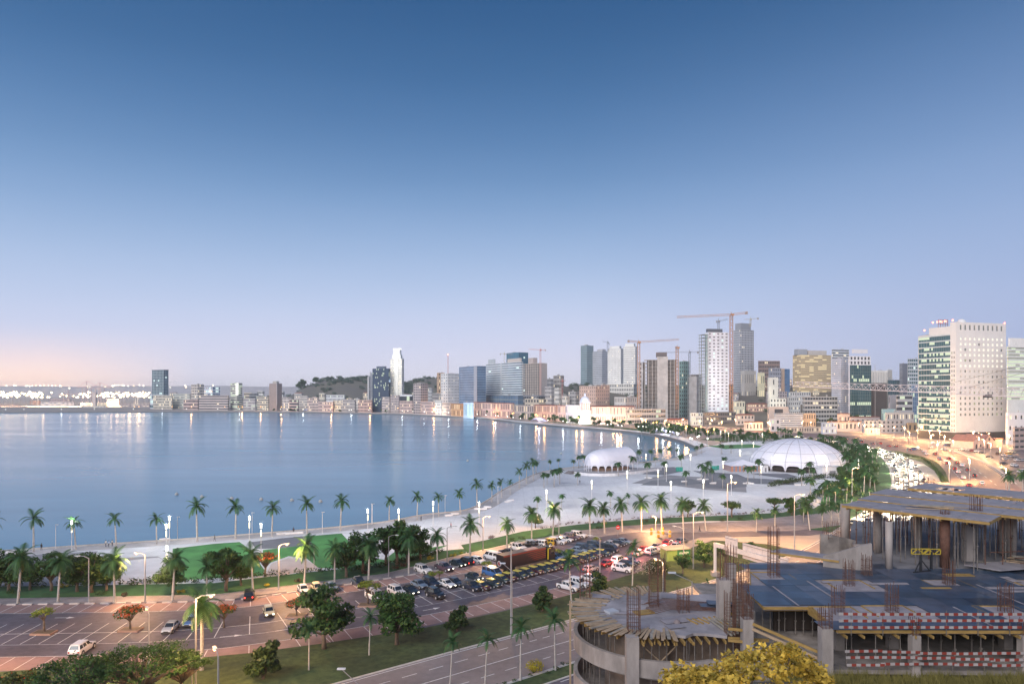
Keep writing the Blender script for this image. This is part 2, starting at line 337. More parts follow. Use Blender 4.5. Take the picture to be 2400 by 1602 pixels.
# car park
cp = [(-260, 1421), (0, 1417), (500, 1408), (900, 1357), (957, 1348), (1163, 1312), (1350, 1263), (1399, 1258), (1484, 1247), (1540, 1246), (1650, 1247), (1867, 1243), (1990, 1228), (1990, 1240), (1900, 1254), (1720, 1258), (1640, 1259), (1600, 1272), (1566, 1315), (1486, 1344), (1430, 1360), (1381, 1381), (1304, 1402), (1167, 1435), (994, 1471), (760, 1507), (584, 1530), (458, 1542), (0, 1574), (-260, 1590)]
sheetpx('car_park', cp, .028, m_asph)
m_bay = M('bay_paving', (.27, .18, .175), .7, var=.2, scale=.4, detail=8)
kerbW = smooth([Vector((-190, 124))] + W2([(0, 1417), (500, 1408), (700, 1386), (900, 1357), (1030, 1336), (1163, 1312), (1260, 1290), (1350, 1263), (1430, 1245)]), 24)
kl = [0.]
for i in range(1, len(kerbW)): kl.append(kl[-1] + (kerbW[i] - kerbW[i - 1]).length)
def KP(s, d):                                   # a point s metres along the kerb line, d metres into the car park; and the bay direction
    for i in range(1, len(kl)):
        if kl[i] >= s or i == len(kl) - 1:
            t = (s - kl[i - 1]) / max(kl[i] - kl[i - 1], 1e-6); p = kerbW[i - 1].lerp(kerbW[i], t)
            a = kerbW[min(i + 2, len(kl) - 1)] - kerbW[max(i - 3, 0)]; a.normalize(); n = Vector((a.y, -a.x)); return p + n * d, n
def KN(p):
    i = min(range(len(kerbW)), key=lambda j: (kerbW[j] - p).length); a = (kerbW[min(i + 2, len(kl) - 1)] - kerbW[max(i - 3, 0)]).normalized()
    return kl[i], Vector((a.y, -a.x))
def kband(name, s0, s1, d0, d1, z, m):
    mb = MB(); n = max(2, int((s1 - s0) / 4)); P = [(KP(s0 + (s1 - s0) * i / n, d0)[0], KP(s0 + (s1 - s0) * i / n, d1)[0]) for i in range(n + 1)]
    for i in range(n):
        a, b = P[i]; c, e = P[i + 1]; mb.poly([(b.x, b.y, z), (e.x, e.y, z), (c.x, c.y, z), (a.x, a.y, z)])
    return mb.build(name, m, kind='structure')
s_l = KN(G(0, 1417).to_2d())[0]; s_end = KN(G(1350, 1263).to_2d())[0]
kband('car_park', 20, s_end - 8, .1, 5.0, .036, m_bay)
kband('car_park', 20, s_end - 25, 26.2, 31.2, .036, m_bay)
LINE = .11
def mark(mb, a, b, w=LINE, z=.05):
    d = (b - a).normalized(); n = Vector((-d.y, d.x)) * w / 2
    mb.poly([(a.x + n.x, a.y + n.y, z), (a.x - n.x, a.y - n.y, z), (b.x - n.x, b.y - n.y, z), (b.x + n.x, b.y + n.y, z)])
mk = MB(); s = 40.
while s < s_end - 4:
    mark(mk, KP(s, .5)[0], KP(s, 5.2)[0])
    if s < s_end - 26: mark(mk, KP(s, 11.2)[0], KP(s, 20.8)[0], .13); mark(mk, KP(s, 26.2)[0], KP(s, 31)[0])
    s += 2.85
mk.build('road_markings', m_white, kind='structure')
kband('road_markings', 20, s_end - 26, 15.9, 16.05, .046, m_white)
kband('road_markings', 20, s_end - 4, 5.2, 5.32, .046, m_white)
kband('road_markings', 20, s_end - 24, 26.0, 26.13, .046, m_white)
kband('road_markings', 20, s_end - 30, 21.0, 21.1, .046, m_white)
# painted arrows
mk = MB()
for px, py in ((668, 1475), (1010, 1427), (150, 1447), (540, 1490)):
    p = G(px, py).to_2d(); s0, n = KN(p); a = Vector((-n.y, n.x)); mark(mk, p - a * 1.6, p + a * .6, .18, .05)
    t = p + a * 1.9; q = p + a * .6; mk.poly([(t.x, t.y, .05), (q.x + n.x * .5, q.y + n.y * .5, .05), (q.x - n.x * .5, q.y - n.y * .5, .05)][::1])
mk.build('road_markings', m_white, kind='structure')
# kerb stones, one per bay
ks = MB(); ks.box((0, 0, .09), (1.7, .42, .22)); kme = ks.mesh('kerb_stone', M('kerb_block', (.55, .50, .48), .85, scale=2))
pv = [o for o in bpy.data.objects if o.name == 'pavement'][0]
s = 42.
while s < s_end + 4:
    p, n = KP(s, .12); put('kerb_stone', kme, pv, (p.x, p.y, .06), atan2(-n.x, n.y)); s += 2.85
# grass slope between car park and avenue
aveTL = W2([(560, 1668), (798, 1600), (1138, 1507), (1340, 1453), (1601, 1381), (1732, 1341), (1872, 1293), (1991, 1222), (2086, 1150), (2089, 1109), (2080, 1087), (2060, 1067), (2020, 1054), (1950, 1042), (1850, 1026), (1700, 1009), (1560, 998), (1400, 987), (1240, 976)])
aveTL = [aveTL[0] + (aveTL[0] - aveTL[1]) * 3] + aveTL
ave = smooth(aveTL, 6)
slope = W2([(-260, 1590), (0, 1574), (458, 1542), (584, 1530), (760, 1507), (994, 1471), (1167, 1435), (1304, 1402), (1381, 1381), (1430, 1360), (1486, 1344), (1566, 1315), (1600, 1290), (1671, 1266), (1736, 1270), (1800, 1275), (1868, 1290)]) + [p for p in offset(ave, -.3)[:44] if p.y < 170][::-1] + [Vector((-120, 40)), Vector((-220, 60))]
mb = MB(); mb.sheet(slope, .07); mb.build('lawn', m_slope, kind='structure')
mb = MB(); A = ave[:44]
ribbon('avenue', ave, 0, 14.2, .03, m_asph2)
ribbon('avenue', ave[:50], 17.6, 29, .03, m_asph)
wallstrip('kerb', ave[:70], -.35, 0, -.1, .14, m_kerb, kind='structure'); wallstrip('kerb', ave[:50], 14.2, 14.5, -.1, .14, m_kerb, kind='structure'); wallstrip('kerb', ave[:50], 17.3, 17.6, -.1, .14, m_kerb, kind='structure')
ribbon('verge', ave[:50], 14.5, 17.3, .1, m_slope)
for d, w in ((.35, .16), (13.8, .16), (7.05, .18)): ribbon('road_markings', ave, d, d + w, .046, m_white)
for d in (3.6, 10.4, 18.1, 23.2):
    mk = MB(); o = offset(ave, d)
    for i in range(0, min(len(o) - 1, 100 if d < 14 else 48)):
        n = max(1, int((o[i + 1] - o[i]).length / 9))
        for k in range(n):
            a = o[i].lerp(o[i + 1], k / n); b = o[i].lerp(o[i + 1], (k + .55) / n); mark(mk, a, b, .15, .047)
    mk.build('road_markings', m_white, kind='structure')
# broad one-way road and the town car park beyond it
sheetpx('road', [(1690, 1003), (1850, 1012), (2000, 1021), (2130, 1031), (2232, 1056), (2300, 1083), (2345, 1109), (2400, 1150), (2400, 1200), (2240, 1180), (2222, 1120), (2205, 1098), (2175, 1075), (2110, 1058), (2060, 1050), (1960, 1037), (1850, 1020), (1690, 1007)], .024, M('lamp_tinted_road', (.22, .155, .145), .6, var=.15, scale=.1))  # asphalt colour holds the red tint of the lamps over it
sheetpx('car_park', [(2240, 1050), (2330, 1048), (2480, 1060), (2480, 1160), (2400, 1132), (2355, 1106), (2310, 1080)], .03, m_asph)
rl = smooth(W2([(2235, 1056), (2300, 1079), (2345, 1104), (2385, 1135)]), 8); wallstrip('kerb', rl, 0, .5, -.1, .25, M('white_kerb', (.7, .68, .66), .7), kind='structure'); wallstrip('kerb', rl, 1.6, 2.0, -.1, .25, m_kerb, kind='structure')
for L in ([(2080, 1047), (2180, 1068), (2250, 1098), (2310, 1140)], [(2100, 1042), (2200, 1062), (2270, 1090), (2340, 1140)], [(2145, 1072), (2100, 1059), (2000, 1040), (1900, 1026)], [(2195, 1075), (2215, 1086), (2240, 1110), (2260, 1135)]):
    l = smooth(W2(L), 6); mk = MB()
    for i in range(len(l) - 1):
        mark(mk, l[i], l[i].lerp(l[i + 1], .5), .3, .05)
    mk.build('road_markings', m_white, kind='structure')
# planted verge between the two roads
vg = W2([(2066, 1056), (2110, 1066), (2160, 1082), (2190, 1103), (2206, 1130), (2225, 1130), (2216, 1106), (2196, 1082), (2160, 1069), (2100, 1056)])
mb = MB(); mb.prism(vg, 0, .2); mb.build('verge', m_slope, kind='structure')

# ---------------------------------------------------------------- hills
def sst(a, b, x):
    t = max(0., min(1., (x - a) / (b - a))); return t * t * (3 - 2 * t)
def bumpn(x, y): return sin(x * .013 + 1.3) * sin(y * .011 + .4) + .5 * sin(x * .031 + y * .023)
def terr(x, y):
    u = x / max(y, 1) * F + CX
    z = -4.
    # wooded hill above the old town
    r = hypot((x + 430) / 265, (y - 1960) / 300); z = max(z, -4 + 80 * (1 - sst(.25, 1.15, r)) + 4 * bumpn(x, y) * (r < 1.1))
    r = hypot((x + 205) / 190, (y - 2050) / 250); z = max(z, -4 + 84 * (1 - sst(.3, 1.15, r)))
    # upper town
    k = sst(930, 1350, y - .25 * (x - 250)) * sst(-60, 140, x - (y - 1300) * .05)
    z = max(z, -4 + 58 * k + 2.5 * bumpn(x, y) * k)
    k = sst(690, 1150, y) * sst(1640, 1730, u) * (1 - .6 * sst(1950, 2150, u)); z = max(z, -4 + 54 * k + 1.5 * bumpn(x * 1.6, y * 1.6) * k)
    # far plain and ridge behind the port
    k = sst(4800, 7200, y); z = max(z, -4 + (104 - 30 * sst(-2500, 1500, x)) * k + 8 * bumpn(x * .2, y * .2) * k)
    return z
nx, ny = 120, 90; mb = MB()
for j in range(ny + 1):
    y = 660 + 7790 * (j / ny) ** 1.9
    for i in range(nx + 1):
        x = (i / nx * 2 - 1) * (y * .95 + 100); mb.v.append((x, y, terr(x, y)))
for j in range(ny):
    for i in range(nx):
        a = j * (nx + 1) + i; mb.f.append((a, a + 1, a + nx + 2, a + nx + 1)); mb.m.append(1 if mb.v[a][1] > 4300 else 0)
mb.build('hills', [m_hill, M('hazed_township_slope', (.50, .44, .42), .9, var=.25, scale=.01)], smooth=True, kind='structure')  # far township slope, its colour lightened to carry the haze

belt = [p for p in ave if 192 < p.y < 600]; ribbon('lawn', belt, -15, -.6, .075, m_lawn)
# ================================================================ CITY
g_dark = M('dark_window_glass', (.06, .075, .09), .15, var=.3, scale=.05)
g_blue = M('blue_curtain_glass', (.12, .21, .33), .12, var=.3, scale=.04, coat=.5)
g_teal = M('teal_curtain_glass', (.025, .095, .115), .1, var=.3, scale=.04, coat=.5)
g_grey = M('grey_curtain_glass', (.19, .26, .31), .15, var=.25, scale=.04, coat=.5)
lit_w = EM('lit_room_warm', (1., .84, .58), 1.1); lit_g = EM('lit_room_fluorescent', (.84, .97, .70), .85); lit_c = EM('lit_room_cool', (.8, 1., .95), 1.1)
m_tile = M('red_roof_tile', (.30, .10, .075), .85, var=.25, scale=.4)
m_roof = M('flat_roof', (.28, .27, .27), .9, var=.3, scale=.15)
def fac(W, D, L, o, d, n, w, z0, z1, nx, ny, fw=.5, fh=.5, rec=.5, lit=.12, rowlit=0., sl=.55):
    P = lambda a, z, e=0.: (o.x + d.x * a - n.x * e, o.y + d.y * a - n.y * e, z)
    cw, h = w / nx, (z1 - z0) / ny; zp = z0
    full = fw >= .999
    for j in range(ny):
        b = z0 + h * j + h * (1 - fh) * sl; t = b + h * fh
        W.poly([P(0, zp), P(w, zp), P(w, b), P(0, b)]); zp = t
        rl = R.random() < rowlit; xp = 0.
        if full: W.poly([P(0, b), P(w, b), P(w, b, rec), P(0, b, rec)]); W.poly([P(0, t, rec), P(w, t, rec), P(w, t), P(0, t)])
        for i in range(nx):
            a = cw * i + cw * (1 - fw) / 2; c = a + cw * fw
            if not full:
                W.poly([P(xp, b), P(a, b), P(a, t), P(xp, t)]); xp = c
                W.poly([P(a, b), P(a, b, rec), P(a, t, rec), P(a, t)]); W.poly([P(c, b, rec), P(c, b), P(c, t), P(c, t, rec)])
                W.poly([P(a, b), P(c, b), P(c, b, rec), P(a, b, rec)]); W.poly([P(a, t, rec), P(c, t, rec), P(c, t), P(a, t)])
            (L if R.random() < (.75 if rl else lit) else D).poly([P(a, b, rec), P(c, b, rec), P(c, t, rec), P(a, t, rec)])
        if not full: W.poly([P(xp, b), P(w, b), P(w, t), P(xp, t)])
    W.poly([P(0, zp), P(w, zp), P(w, z1), P(0, z1)])
SCL = {}
def bld(name, label, pl, pc, pr, top, Y, yaw, wall, ny, nl, nr, glass=None, lit=lit_w, fw=.5, fh=.5, fwl=None, fhl=None, pl_lit=.12, rowlit=0., dep=14, base=None, roof='flat', rec=.5, z0=None, blankl=False, blankr=False, wall_rough=.8, cat='building', group=None, zt=None, plant=True, wall2=None, bandparts=False):
    ys = 1.33 if 1440 < pc < 2150 and Y < 830 else 1.; Y *= ys
    C = Vector(((pc - CX) / F * Y, Y)); a = radians(yaw); dr = Vector((cos(a), sin(a))); dl = Vector((-sin(a), cos(a)))
    def ln(d, px):
        u = (px - CX) / F; q = d.x - u * d.y
        return (u * C.y - C.x) / q if abs(q) > 1e-4 else dep
    wr = ln(dr, pr) if pr - pc > .6 else dep; wl = ln(dl, pl) if pc - pl > .6 else dep
    if wr <= 0 or wr > 160: wr = dep
    if wl <= 0 or wl > 160: wl = dep
    ztop = zt if zt is not None else ZY(top, Y)
    if z0 is None: z0 = max(terr(C.x, C.y), 0) - 1.5
    zb = z0 + 1.5 if base is None else max(z0, ZY(base, Y))
    t = thing(name, label, cat, (C.x, C.y, z0), group=group); SCL[t] = ys
    W, D, L = MB(), MB(), MB(); o = Vector((0, 0)); nr_ = Vector((dr.y, -dr.x)); nl_ = Vector((-dl.y, dl.x))
    zz = lambda z: z - z0
    Q = lambda p, z: (p.x, p.y, zz(z))
    A, B, E_ = dr * wr, dl * wl, dr * wr + dl * wl
    for (p, q) in ((A, E_), (E_, B)): W.poly([Q(p, z0), Q(q, z0), Q(q, ztop), Q(p, ztop)])
    if zb > z0 + .1:
        W.poly([Q(o, z0), Q(A, z0), Q(A, zb), Q(o, zb)]); W.poly([Q(B, z0), Q(o, z0), Q(o, zb), Q(B, zb)])
    if blankr: W.poly([Q(o, zb), Q(A, zb), Q(A, ztop), Q(o, ztop)])
    else: fac(W, D, L, o, dr, nr_, wr, zz(zb), zz(ztop), nr, ny, fw, fh, rec, pl_lit, rowlit)
    if blankl: W.poly([Q(B, zb), Q(o, zb), Q(o, ztop), Q(B, ztop)])
    else: fac(W, D, L, o, dl, nl_, wl, zz(zb), zz(ztop), nl, ny, fwl or fw, fhl or fh, rec, pl_lit, rowlit)
    W.build('wall', wall if not isinstance(wall, tuple) else PL(wall, wall_rough, var=.1, scale=.08), t)
    if D.f: D.build('glazing', glass or g_dark, t, kind='stuff')
    if L.f: L.build('lit_glazing', lit, t, kind='stuff')
    rb = MB()
    if roof == 'flat':
        e = .6
        P4 = [o + (dr + dl) * e, A + (dl - dr) * e, E_ - (dr + dl) * e, B + (dr - dl) * e]; O4 = [o, A, E_, B]
        rb.poly([Q(p, ztop - .9) for p in P4])
        for i in range(4):
            p, q, p2, q2 = O4[i], O4[(i + 1) % 4], P4[i], P4[(i + 1) % 4]
            rb.poly([Q(p, ztop), Q(q, ztop), Q(q2, ztop), Q(p2, ztop)]); rb.poly([Q(p2, ztop - .9), Q(q2, ztop - .9), Q(q2, ztop), Q(p2, ztop)])
        rb.build('roof', m_roof, t)
        if plant:
            for k in range(R.randint(1, 2)):
                pb = MB()
                c = dr * wr * R.uniform(.25, .75) + dl * wl * R.uniform(.3, .7); s = min(wr, wl)
                hh = R.uniform(1.5, 3.2); pb.box((c.x, c.y, zz(ztop) + hh / 2 - .9), (s * R.uniform(.15, .35), s * R.uniform(.15, .35), hh), a)
                pb.build('plant_room', PL((.45, .44, .43)), t)
    elif roof == 'hip':
        ov = .7; hh = min(wr, wl) * .24
        P4 = [o - (dr + dl) * ov, A + (dr - dl) * ov, E_ + (dr + dl) * ov, B + (dl - dr) * ov]
        if wr > wl: r0, r1 = dl * wl / 2 + dr * wl / 2, A + dl * wl / 2 - dr * wl / 2
        else: r0, r1 = dr * wr / 2 + dl * wr / 2, B + dr * wr / 2 - dl * wr / 2
        zt_ = ztop + hh
        if wr > wl: fs = [(P4[0], P4[1], r1, r0), (P4[2], P4[3], r0, r1)]; ts = [(P4[1], P4[2], r1), (P4[3], P4[0], r0)]
        else: fs = [(P4[1], P4[2], r1, r0), (P4[3], P4[0], r0, r1)]; ts = [(P4[0], P4[1], r0), (P4[2], P4[3], r1)]
        for q in fs: rb.poly([Q(q[0], ztop), Q(q[1], ztop), Q(q[2], zt_), Q(q[3], zt_)])
        for q in ts: rb.poly([Q(q[0], ztop), Q(q[1], ztop), Q(q[2], zt_)])
        rb.poly([Q(p, ztop - .02) for p in P4]); rb.build('roof', m_tile, t)
    t['_n'] = 0; del t['_n']
    return t, C, dr, dl, wr, wl, ztop, z0
def rel(b, a, c, z): t, C, dr, dl, wr, wl, zt, z0 = b; p = dr * a + dl * c; return (p.x, p.y, z - z0)
def roofbox(b, name, fa, fc, da, dc, h, m, dz=0.):
    t, C, dr, dl, wr, wl, zt, z0 = b; h *= SCL[t]; dz *= SCL[t]; mb = MB(); x, y, z = rel(b, wr * fa, wl * fc, zt + h / 2 + dz)
    mb.box((x, y, z), (da * wr, dc * wl, h), atan2(dr.y, dr.x)); return mb.build(name, m, t)
WH = (.78, .78, .80); CR = (.66, .60, .50); PK = (.62, .46, .42); GY = (.5, .5, .52); BE = (.64, .58, .52)
# --- north end
b = bld('glass_tower', 'lone teal glass tower with white side wall near the port', 356, 383.5, 395, 867, 1640, 62, (.62, .70, .76), 24, 8, 3, g_teal, lit_c, .94, .86, pl_lit=.03)
roofbox(b, 'roof_cap', .5, .5, 1.06, 1.06, 1.2, PL((.25, .28, .32)), .1); roofbox(b, 'lit_crown', .5, .4, .9, .7, .5, EM('crown_light', (.9, 1, 1), 1.2), -3)
bld('podium_block', 'low white podium in front of the teal glass tower', 352, 384, 394, 925, 1600, 62, (.6, .64, .68), 3, 10, 3, g_teal, lit_c, .9, .6, pl_lit=.4)
bld('office_block', 'small flat-topped tower with an orange lit corner, left of the long row block', 448, 464, 478, 900, 1560, 40, BE, 9, 4, 4, pl_lit=.1, fw=.7)
bld('office_block', 'white and blue glass block behind the long row block', 478, 498, 516, 906, 1650, 40, (.7, .74, .8), 7, 5, 5, g_blue, lit_c, .8, .6, pl_lit=.25)
bld('apartment_block', 'long pale pink banded block on the far shore beside the striped hotel', 466, 534, 537, 926, 1500, 80, (.62, .53, .50), 6, 16, 3, fw=.999, fh=.45, pl_lit=.03)
b = bld('hotel', 'round-cornered cream hotel with bright white light stripe and rooftop sign letters', 540, 556, 568, 897, 1500, 45, (.6, .6, .52), 12, 4, 3, lit=lit_g, fw=.999, fh=.4, pl_lit=.2)
roofbox(b, 'light_stripe', -.01, .02, .25, .2, 26, EM('stripe_light', (1, 1, .92), 1.6), -26.5)
b = bld('slab_tower', 'windowless brown slab tower standing on the shore below the wooded hill', 631, 649, 661, 898, 1440, 50, (.34, .27, .245), 1, 1, 1, blankl=True, blankr=True, plant=False)
roofbox(b, 'lift_house', .55, .5, .5, .5, 5, PL((.5, .46, .42))); roofbox(b, 'corner_fin', -.01, -.01, .05, .05, 46, PL((.55, .5, .48)), -46)
# --- shore-front low blocks left of the blue tower
low = [(359, 405, 926, 1590, CR, 5), (405, 447, 922, 1600, (.55, .55, .5), 6), (430, 466, 936, 1530, PK, 3), (568, 600, 934, 1500, (.6, .56, .55), 4), (584, 606, 921, 1560, (.5, .5, .5), 6), (602, 631, 929, 1460, CR, 6),
       (661, 680, 931, 1420, (.62, .58, .56), 5), (678, 700, 936, 1400, PK, 4), (690, 722, 927, 1440, (.6, .56, .52), 6), (720, 748, 932, 1400, (.64, .5, .45), 5), (746, 782, 941, 1370, PK, 3), (764, 809, 925, 1450, (.72, .72, .72), 5), (780, 803, 938, 1370, CR, 4),
       (800, 834, 936, 1360, (.48, .44, .42), 4), (839, 873, 937, 1340, (.66, .45, .38), 4), (871, 897, 932, 1370, (.6, .6, .55), 5), (895, 915, 930, 1310, (.55, .48, .46), 6), (915, 937, 926, 1300, (.52, .44, .42), 7), (936, 970, 939, 1280, (.64, .47, .42), 4), (937, 968, 924, 1330, (.75, .76, .78), 2)]
names = ['cream', 'grey-cream', 'pink', 'mauve', 'grey', 'cream arcaded', 'pale', 'pink stepped', 'sandy', 'salmon', 'long low pink', 'white stepped', 'cream narrow', 'brown', 'orange-pink', 'pale green', 'mauve', 'brown-pink balconied', 'salmon low', 'blank white']
wh = ['right of the teal glass tower', 'behind the bushes right of the teal glass tower', 'left of the long banded block', 'right of the striped hotel', 'set back right of the striped hotel', 'left of the brown slab tower',
      'just right of the brown slab tower', 'second right of the brown slab tower', 'below the left end of the wooded hill', 'below the hillside road', 'with lamps before it under the hill', 'below the wooded hill, set back', 'below the right end of the hillside road', 'under the floodlight on the hill', 'left of the twin thin slabs', 'below the twin thin slabs', 'below the dark blue tower', 'below the floodlit white tower', 'right of the floodlit white tower', 'behind, right of the floodlit white tower']
for (a, c, tp, Y, w, n), nm, wr_ in zip(low, names, wh):
    bld('apartment_block', f'{nm} low block on the far shore {wr_}', a, c - 2, c, tp, Y, 72, w, n, max(4, int((c - a) / 3.2)), 2, fw=R.choice([.5, .6, .8, .999]), fh=R.choice([.45, .55, .6]), pl_lit=.14, lit=R.choice([lit_w, lit_w, lit_g]))
bld('slab_tower', 'taller of the twin thin grey slabs beside the dark blue tower', 866, 868, 873, 873, 1420, 30, (.62, .62, .63), 20, 1, 2, fw=.3, pl_lit=.02, dep=10)
bld('slab_tower', 'shorter of the twin thin slabs with yellow lit foot', 861, 865, 868, 882, 1400, 60, (.55, .54, .52), 18, 2, 1, fw=.3, pl_lit=.05, dep=10)
b = bld('office_tower', 'dark blue glass tower dotted with lit windows beside the floodlit white tower', 873, 911, 915, 863, 1350, 76, (.07, .10, .15), 22, 18, 3, M('navy_glass', (.045, .09, .16), .15, var=.35, scale=.05), lit_g, .9, .7, pl_lit=.09)
roofbox(b, 'crown', .5, .5, .6, .55, 4.5, PL((.12, .15, .2)))
tw = bld('floodlit_tower', 'bright floodlit white tower with stepped crown, tallest on the far shore', 915, 942, 947, 840, 1370, 70, (.82, .80, .74), 30, 9, 3, PL((.3, .3, .3)), lit_w, .55, .45, pl_lit=.2)
roofbox(tw, 'crown', .5, .5, .8, .75, 8, PL((.85, .84, .8))); roofbox(tw, 'crown', .5, .5, .6, .6, 12, PL((.85, .84, .8)), 8); roofbox(tw, 'lit_crown', .5, .5, .62, .62, 3, EM('crown_glow', (1, .98, .9), 1.5), 18)
roofbox(tw, 'pilaster', -.02, .5, .1, .3, 98, PL((.86, .85, .82)), -99)
bld('apartment_tower', 'weathered pink apartment tower with balconies between the white towers', 969, 986, 1003, 898, 1230, 45, (.56, .46, .43), 12, 4, 4, fw=.7, fh=.55, pl_lit=.05)
low = [(987, 1020, 941, 1190, PK, 4), (1003, 1015, 909, 1330, (.5, .5, .5), 7), (1013, 1030, 921, 1280, (.55, .53, .52), 6), (1028, 1048, 921, 1250, (.6, .57, .53), 6), (1019, 1037, 938, 1180, (.8, .78, .74), 5), (1036, 1058, 943, 1160, (.66, .5, .42), 4)]
for (a, c, tp, Y, w, n), nm in zip(low, ['long pink arcaded house right of the weathered apartment tower', 'grey block behind the weathered apartment tower', 'grey balconied block under the white slab block', 'cream block half built, under the white slab block', 'brightly lit white corner house on the shore road', 'salmon house on the shore road left of the orange lit house']):
    bld('apartment_block', nm, a, c - 3, c, tp, Y, 50, w, n, max(4, int((c - a) / 3)), 2, fw=.55, fh=.55, pl_lit=.15)
bld('apartment_block', 'white slab block with rows of small windows beside the blue glass tower', 1033, 1049, 1076, 874.5, 1210, 35, (.74, .72, .70), 14, 3, 8, fw=.4, fh=.4, pl_lit=.05)
bld('apartment_block', 'orange topped block peeping behind the white slab block', 1024, 1028, 1042, 873, 1290, 20, (.62, .42, .28), 12, 2, 3, pl_lit=.1)
# antenna mast on that roof
def lattice(mb, a, b, w, n, tri=False):
    a, b = Vector(a), Vector(b); d = (b - a).normalized(); up = Vector((0, 0, 1)) if abs(d.z) < .9 else Vector((1, 0, 0)); x = d.cross(up).normalized(); u = x.cross(d)
    cs = [x * w / 2 + u * w / 2, -x * w / 2 + u * w / 2, -x * w / 2 - u * w / 2, x * w / 2 - u * w / 2]
    if tri: cs = [u * w * .6, -x * w / 2 - u * w * .4, x * w / 2 - u * w * .4]
    r = w * .09
    for c in cs: mb.bar(a + c, b + c, r * 1.3)
    for i in range(n):
        p, q = a.lerp(b, i / n), a.lerp(b, (i + 1) / n)
        for k in range(len(cs)):
            c0, c1 = cs[k], cs[(k + 1) % len(cs)]
            if i % 2: c0, c1 = c1, c0
            mb.bar(p + c0, q + c1, r)
m_redw = PL((.6, .25, .22), .6); m_redlamp = EM('red_warning_light', (1, .18, .1), 9)
def redlamp(p, parent, r=.8): mb = MB(); mb.dome((p[0], p[1], p[2] - r), r, 6, 4, half=False); return mb.build('warning_light', m_redlamp, parent)
p = AT(1050, 868, 1215); t = thing('antenna_mast', 'red and white lattice antenna mast with red light above the white slab block', 'mast', (p.x, p.y, p.z - 6)); mb = MB(); lattice(mb, (0, 0, 0), (0, 0, 34), 1.6, 12); mb.build('lattice', m_redw, t); redlamp((0, 0, 35.5), t, 1.1)
b = bld('office_tower', 'blue glass office tower with grey corner strip, left of the banded grey tower', 1076, 1118, 1139, 857, 1120, 32, (.36, .45, .58), 20, 10, 4, g_blue, lit_c, .999, .84, pl_lit=.01)
roofbox(b, 'corner_strip', -.005, .08, .03, .17, 66, PL((.42, .42, .46)), -67)
b = bld('office_tower', 'grey glass tower with horizontal bands and rounded right side', 1139, 1222, 1226, 847, 1100, 30, (.70, .74, .77), 21, 14, 3, g_grey, lit_c, .999, .52, pl_lit=.01)
roofbox(b, 'vertical_fin', -.02, .55, .04, .04, 78, PL((.55, .58, .6)), -78); roofbox(b, 'stair_drum', .5, .85, .4, .2, 8, PL((.5, .54, .56))); roofbox(b, 'roof_frame', .4, .2, .7, .35, 6, PL((.62, .54, .48)))
bld('podium_block', 'dark glass podium under the banded grey tower', 1136, 1214, 1228, 926, 1075, 30, (.22, .28, .32), 4, 14, 3, g_blue, lit_c, .95, .7, pl_lit=.02)
bld('office_tower', 'teal blue glass tower rising behind the banded grey tower', 1187, 1216, 1238, 825, 1260, 35, (.12, .25, .33), 26, 7, 6, M('teal_blue_glass', (.05, .18, .27), .1, var=.25, scale=.05), lit_c, .95, .85, pl_lit=.03)
m_conc = M('raw_concrete', (.52, .49, .465), .9, var=.22, scale=.12, detail=9); m_conc2 = M('raw_concrete_grey', (.44, .43, .43), .9, var=.25, scale=.12, detail=9); m_darkin = M('unlit_interior', (.06, .055, .055), .95)
def frame_bld(name, label, pl, pc, pr, top, Y, yaw, nf, nl, nr, m, base=960, dep=15, z0=None, slab=.5, core=True, over=0., rail=None):
    ys = 1.33 if 1440 < pc < 2150 and Y < 830 else 1.; Y *= ys
    C = Vector(((pc - CX) / F * Y, Y)); a = radians(yaw); dr = Vector((cos(a), sin(a))); dl = Vector((-sin(a), cos(a)))
    def ln(d, px):
        u = (px - CX) / F; q = d.x - u * d.y; return (u * C.y - C.x) / q
    wr = ln(dr, pr) if pr - pc > .6 else dep; wl = ln(dl, pl) if pc - pl > .6 else dep
    if wr <= 0 or wr > 120: wr = dep
    if wl <= 0 or wl > 120: wl = dep
    zt = ZY(top, Y); z0 = max(terr(C.x, C.y), 0) - 1 if z0 is None else z0
    t = thing(name, label, 'building', (C.x, C.y, z0)); SCL[t] = ys; h = (zt - z0) / nf
    for j in range(nf):
        sb = MB(); c = (dr * wr + dl * wl) / 2; sb.box((c.x, c.y, h * (j + 1) - slab / 2), (wr + over * 2, wl + over * 2, slab), a)
        if rail: sb.box((c.x, c.y, h * j + 1.0), (wr + over * 2 - .1, wl + over * 2 - .1, .12), a)
        sb.build('floor_slab', m, t)
    cb = MB()
    for i in range(nr + 1):
        p = dr * (wr * i / nr * .96 + wr * .02) + dl * .3; cb.box((p.x, p.y, (zt - z0) / 2), (.7, .7, zt - z0 - .1), a)
    for i in range(1, nl + 1):
        p = dl * (wl * i / nl * .96 + wl * .02) + dr * .3; cb.box((p.x, p.y, (zt - z0) / 2), (.7, .7, zt - z0 - .1), a)
    cb.build('column_grid', m, t, kind='stuff')
    if core:
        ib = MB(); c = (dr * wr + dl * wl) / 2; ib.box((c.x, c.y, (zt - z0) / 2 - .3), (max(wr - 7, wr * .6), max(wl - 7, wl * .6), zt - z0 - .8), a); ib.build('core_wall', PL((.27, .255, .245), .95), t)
    return t, C, dr, dl, wr, wl, zt, z0
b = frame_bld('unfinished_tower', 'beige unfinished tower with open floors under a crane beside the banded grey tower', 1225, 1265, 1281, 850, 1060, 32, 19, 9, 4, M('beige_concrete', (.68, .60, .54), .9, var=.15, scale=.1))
roofbox(b, 'end_wall', .55, -.01, .92, .04, 66, PL((.60, .53, .48)), -67); roofbox(b, 'crown_frame', .5, .6, .6, .3, 9, PL((.5, .42, .38)))
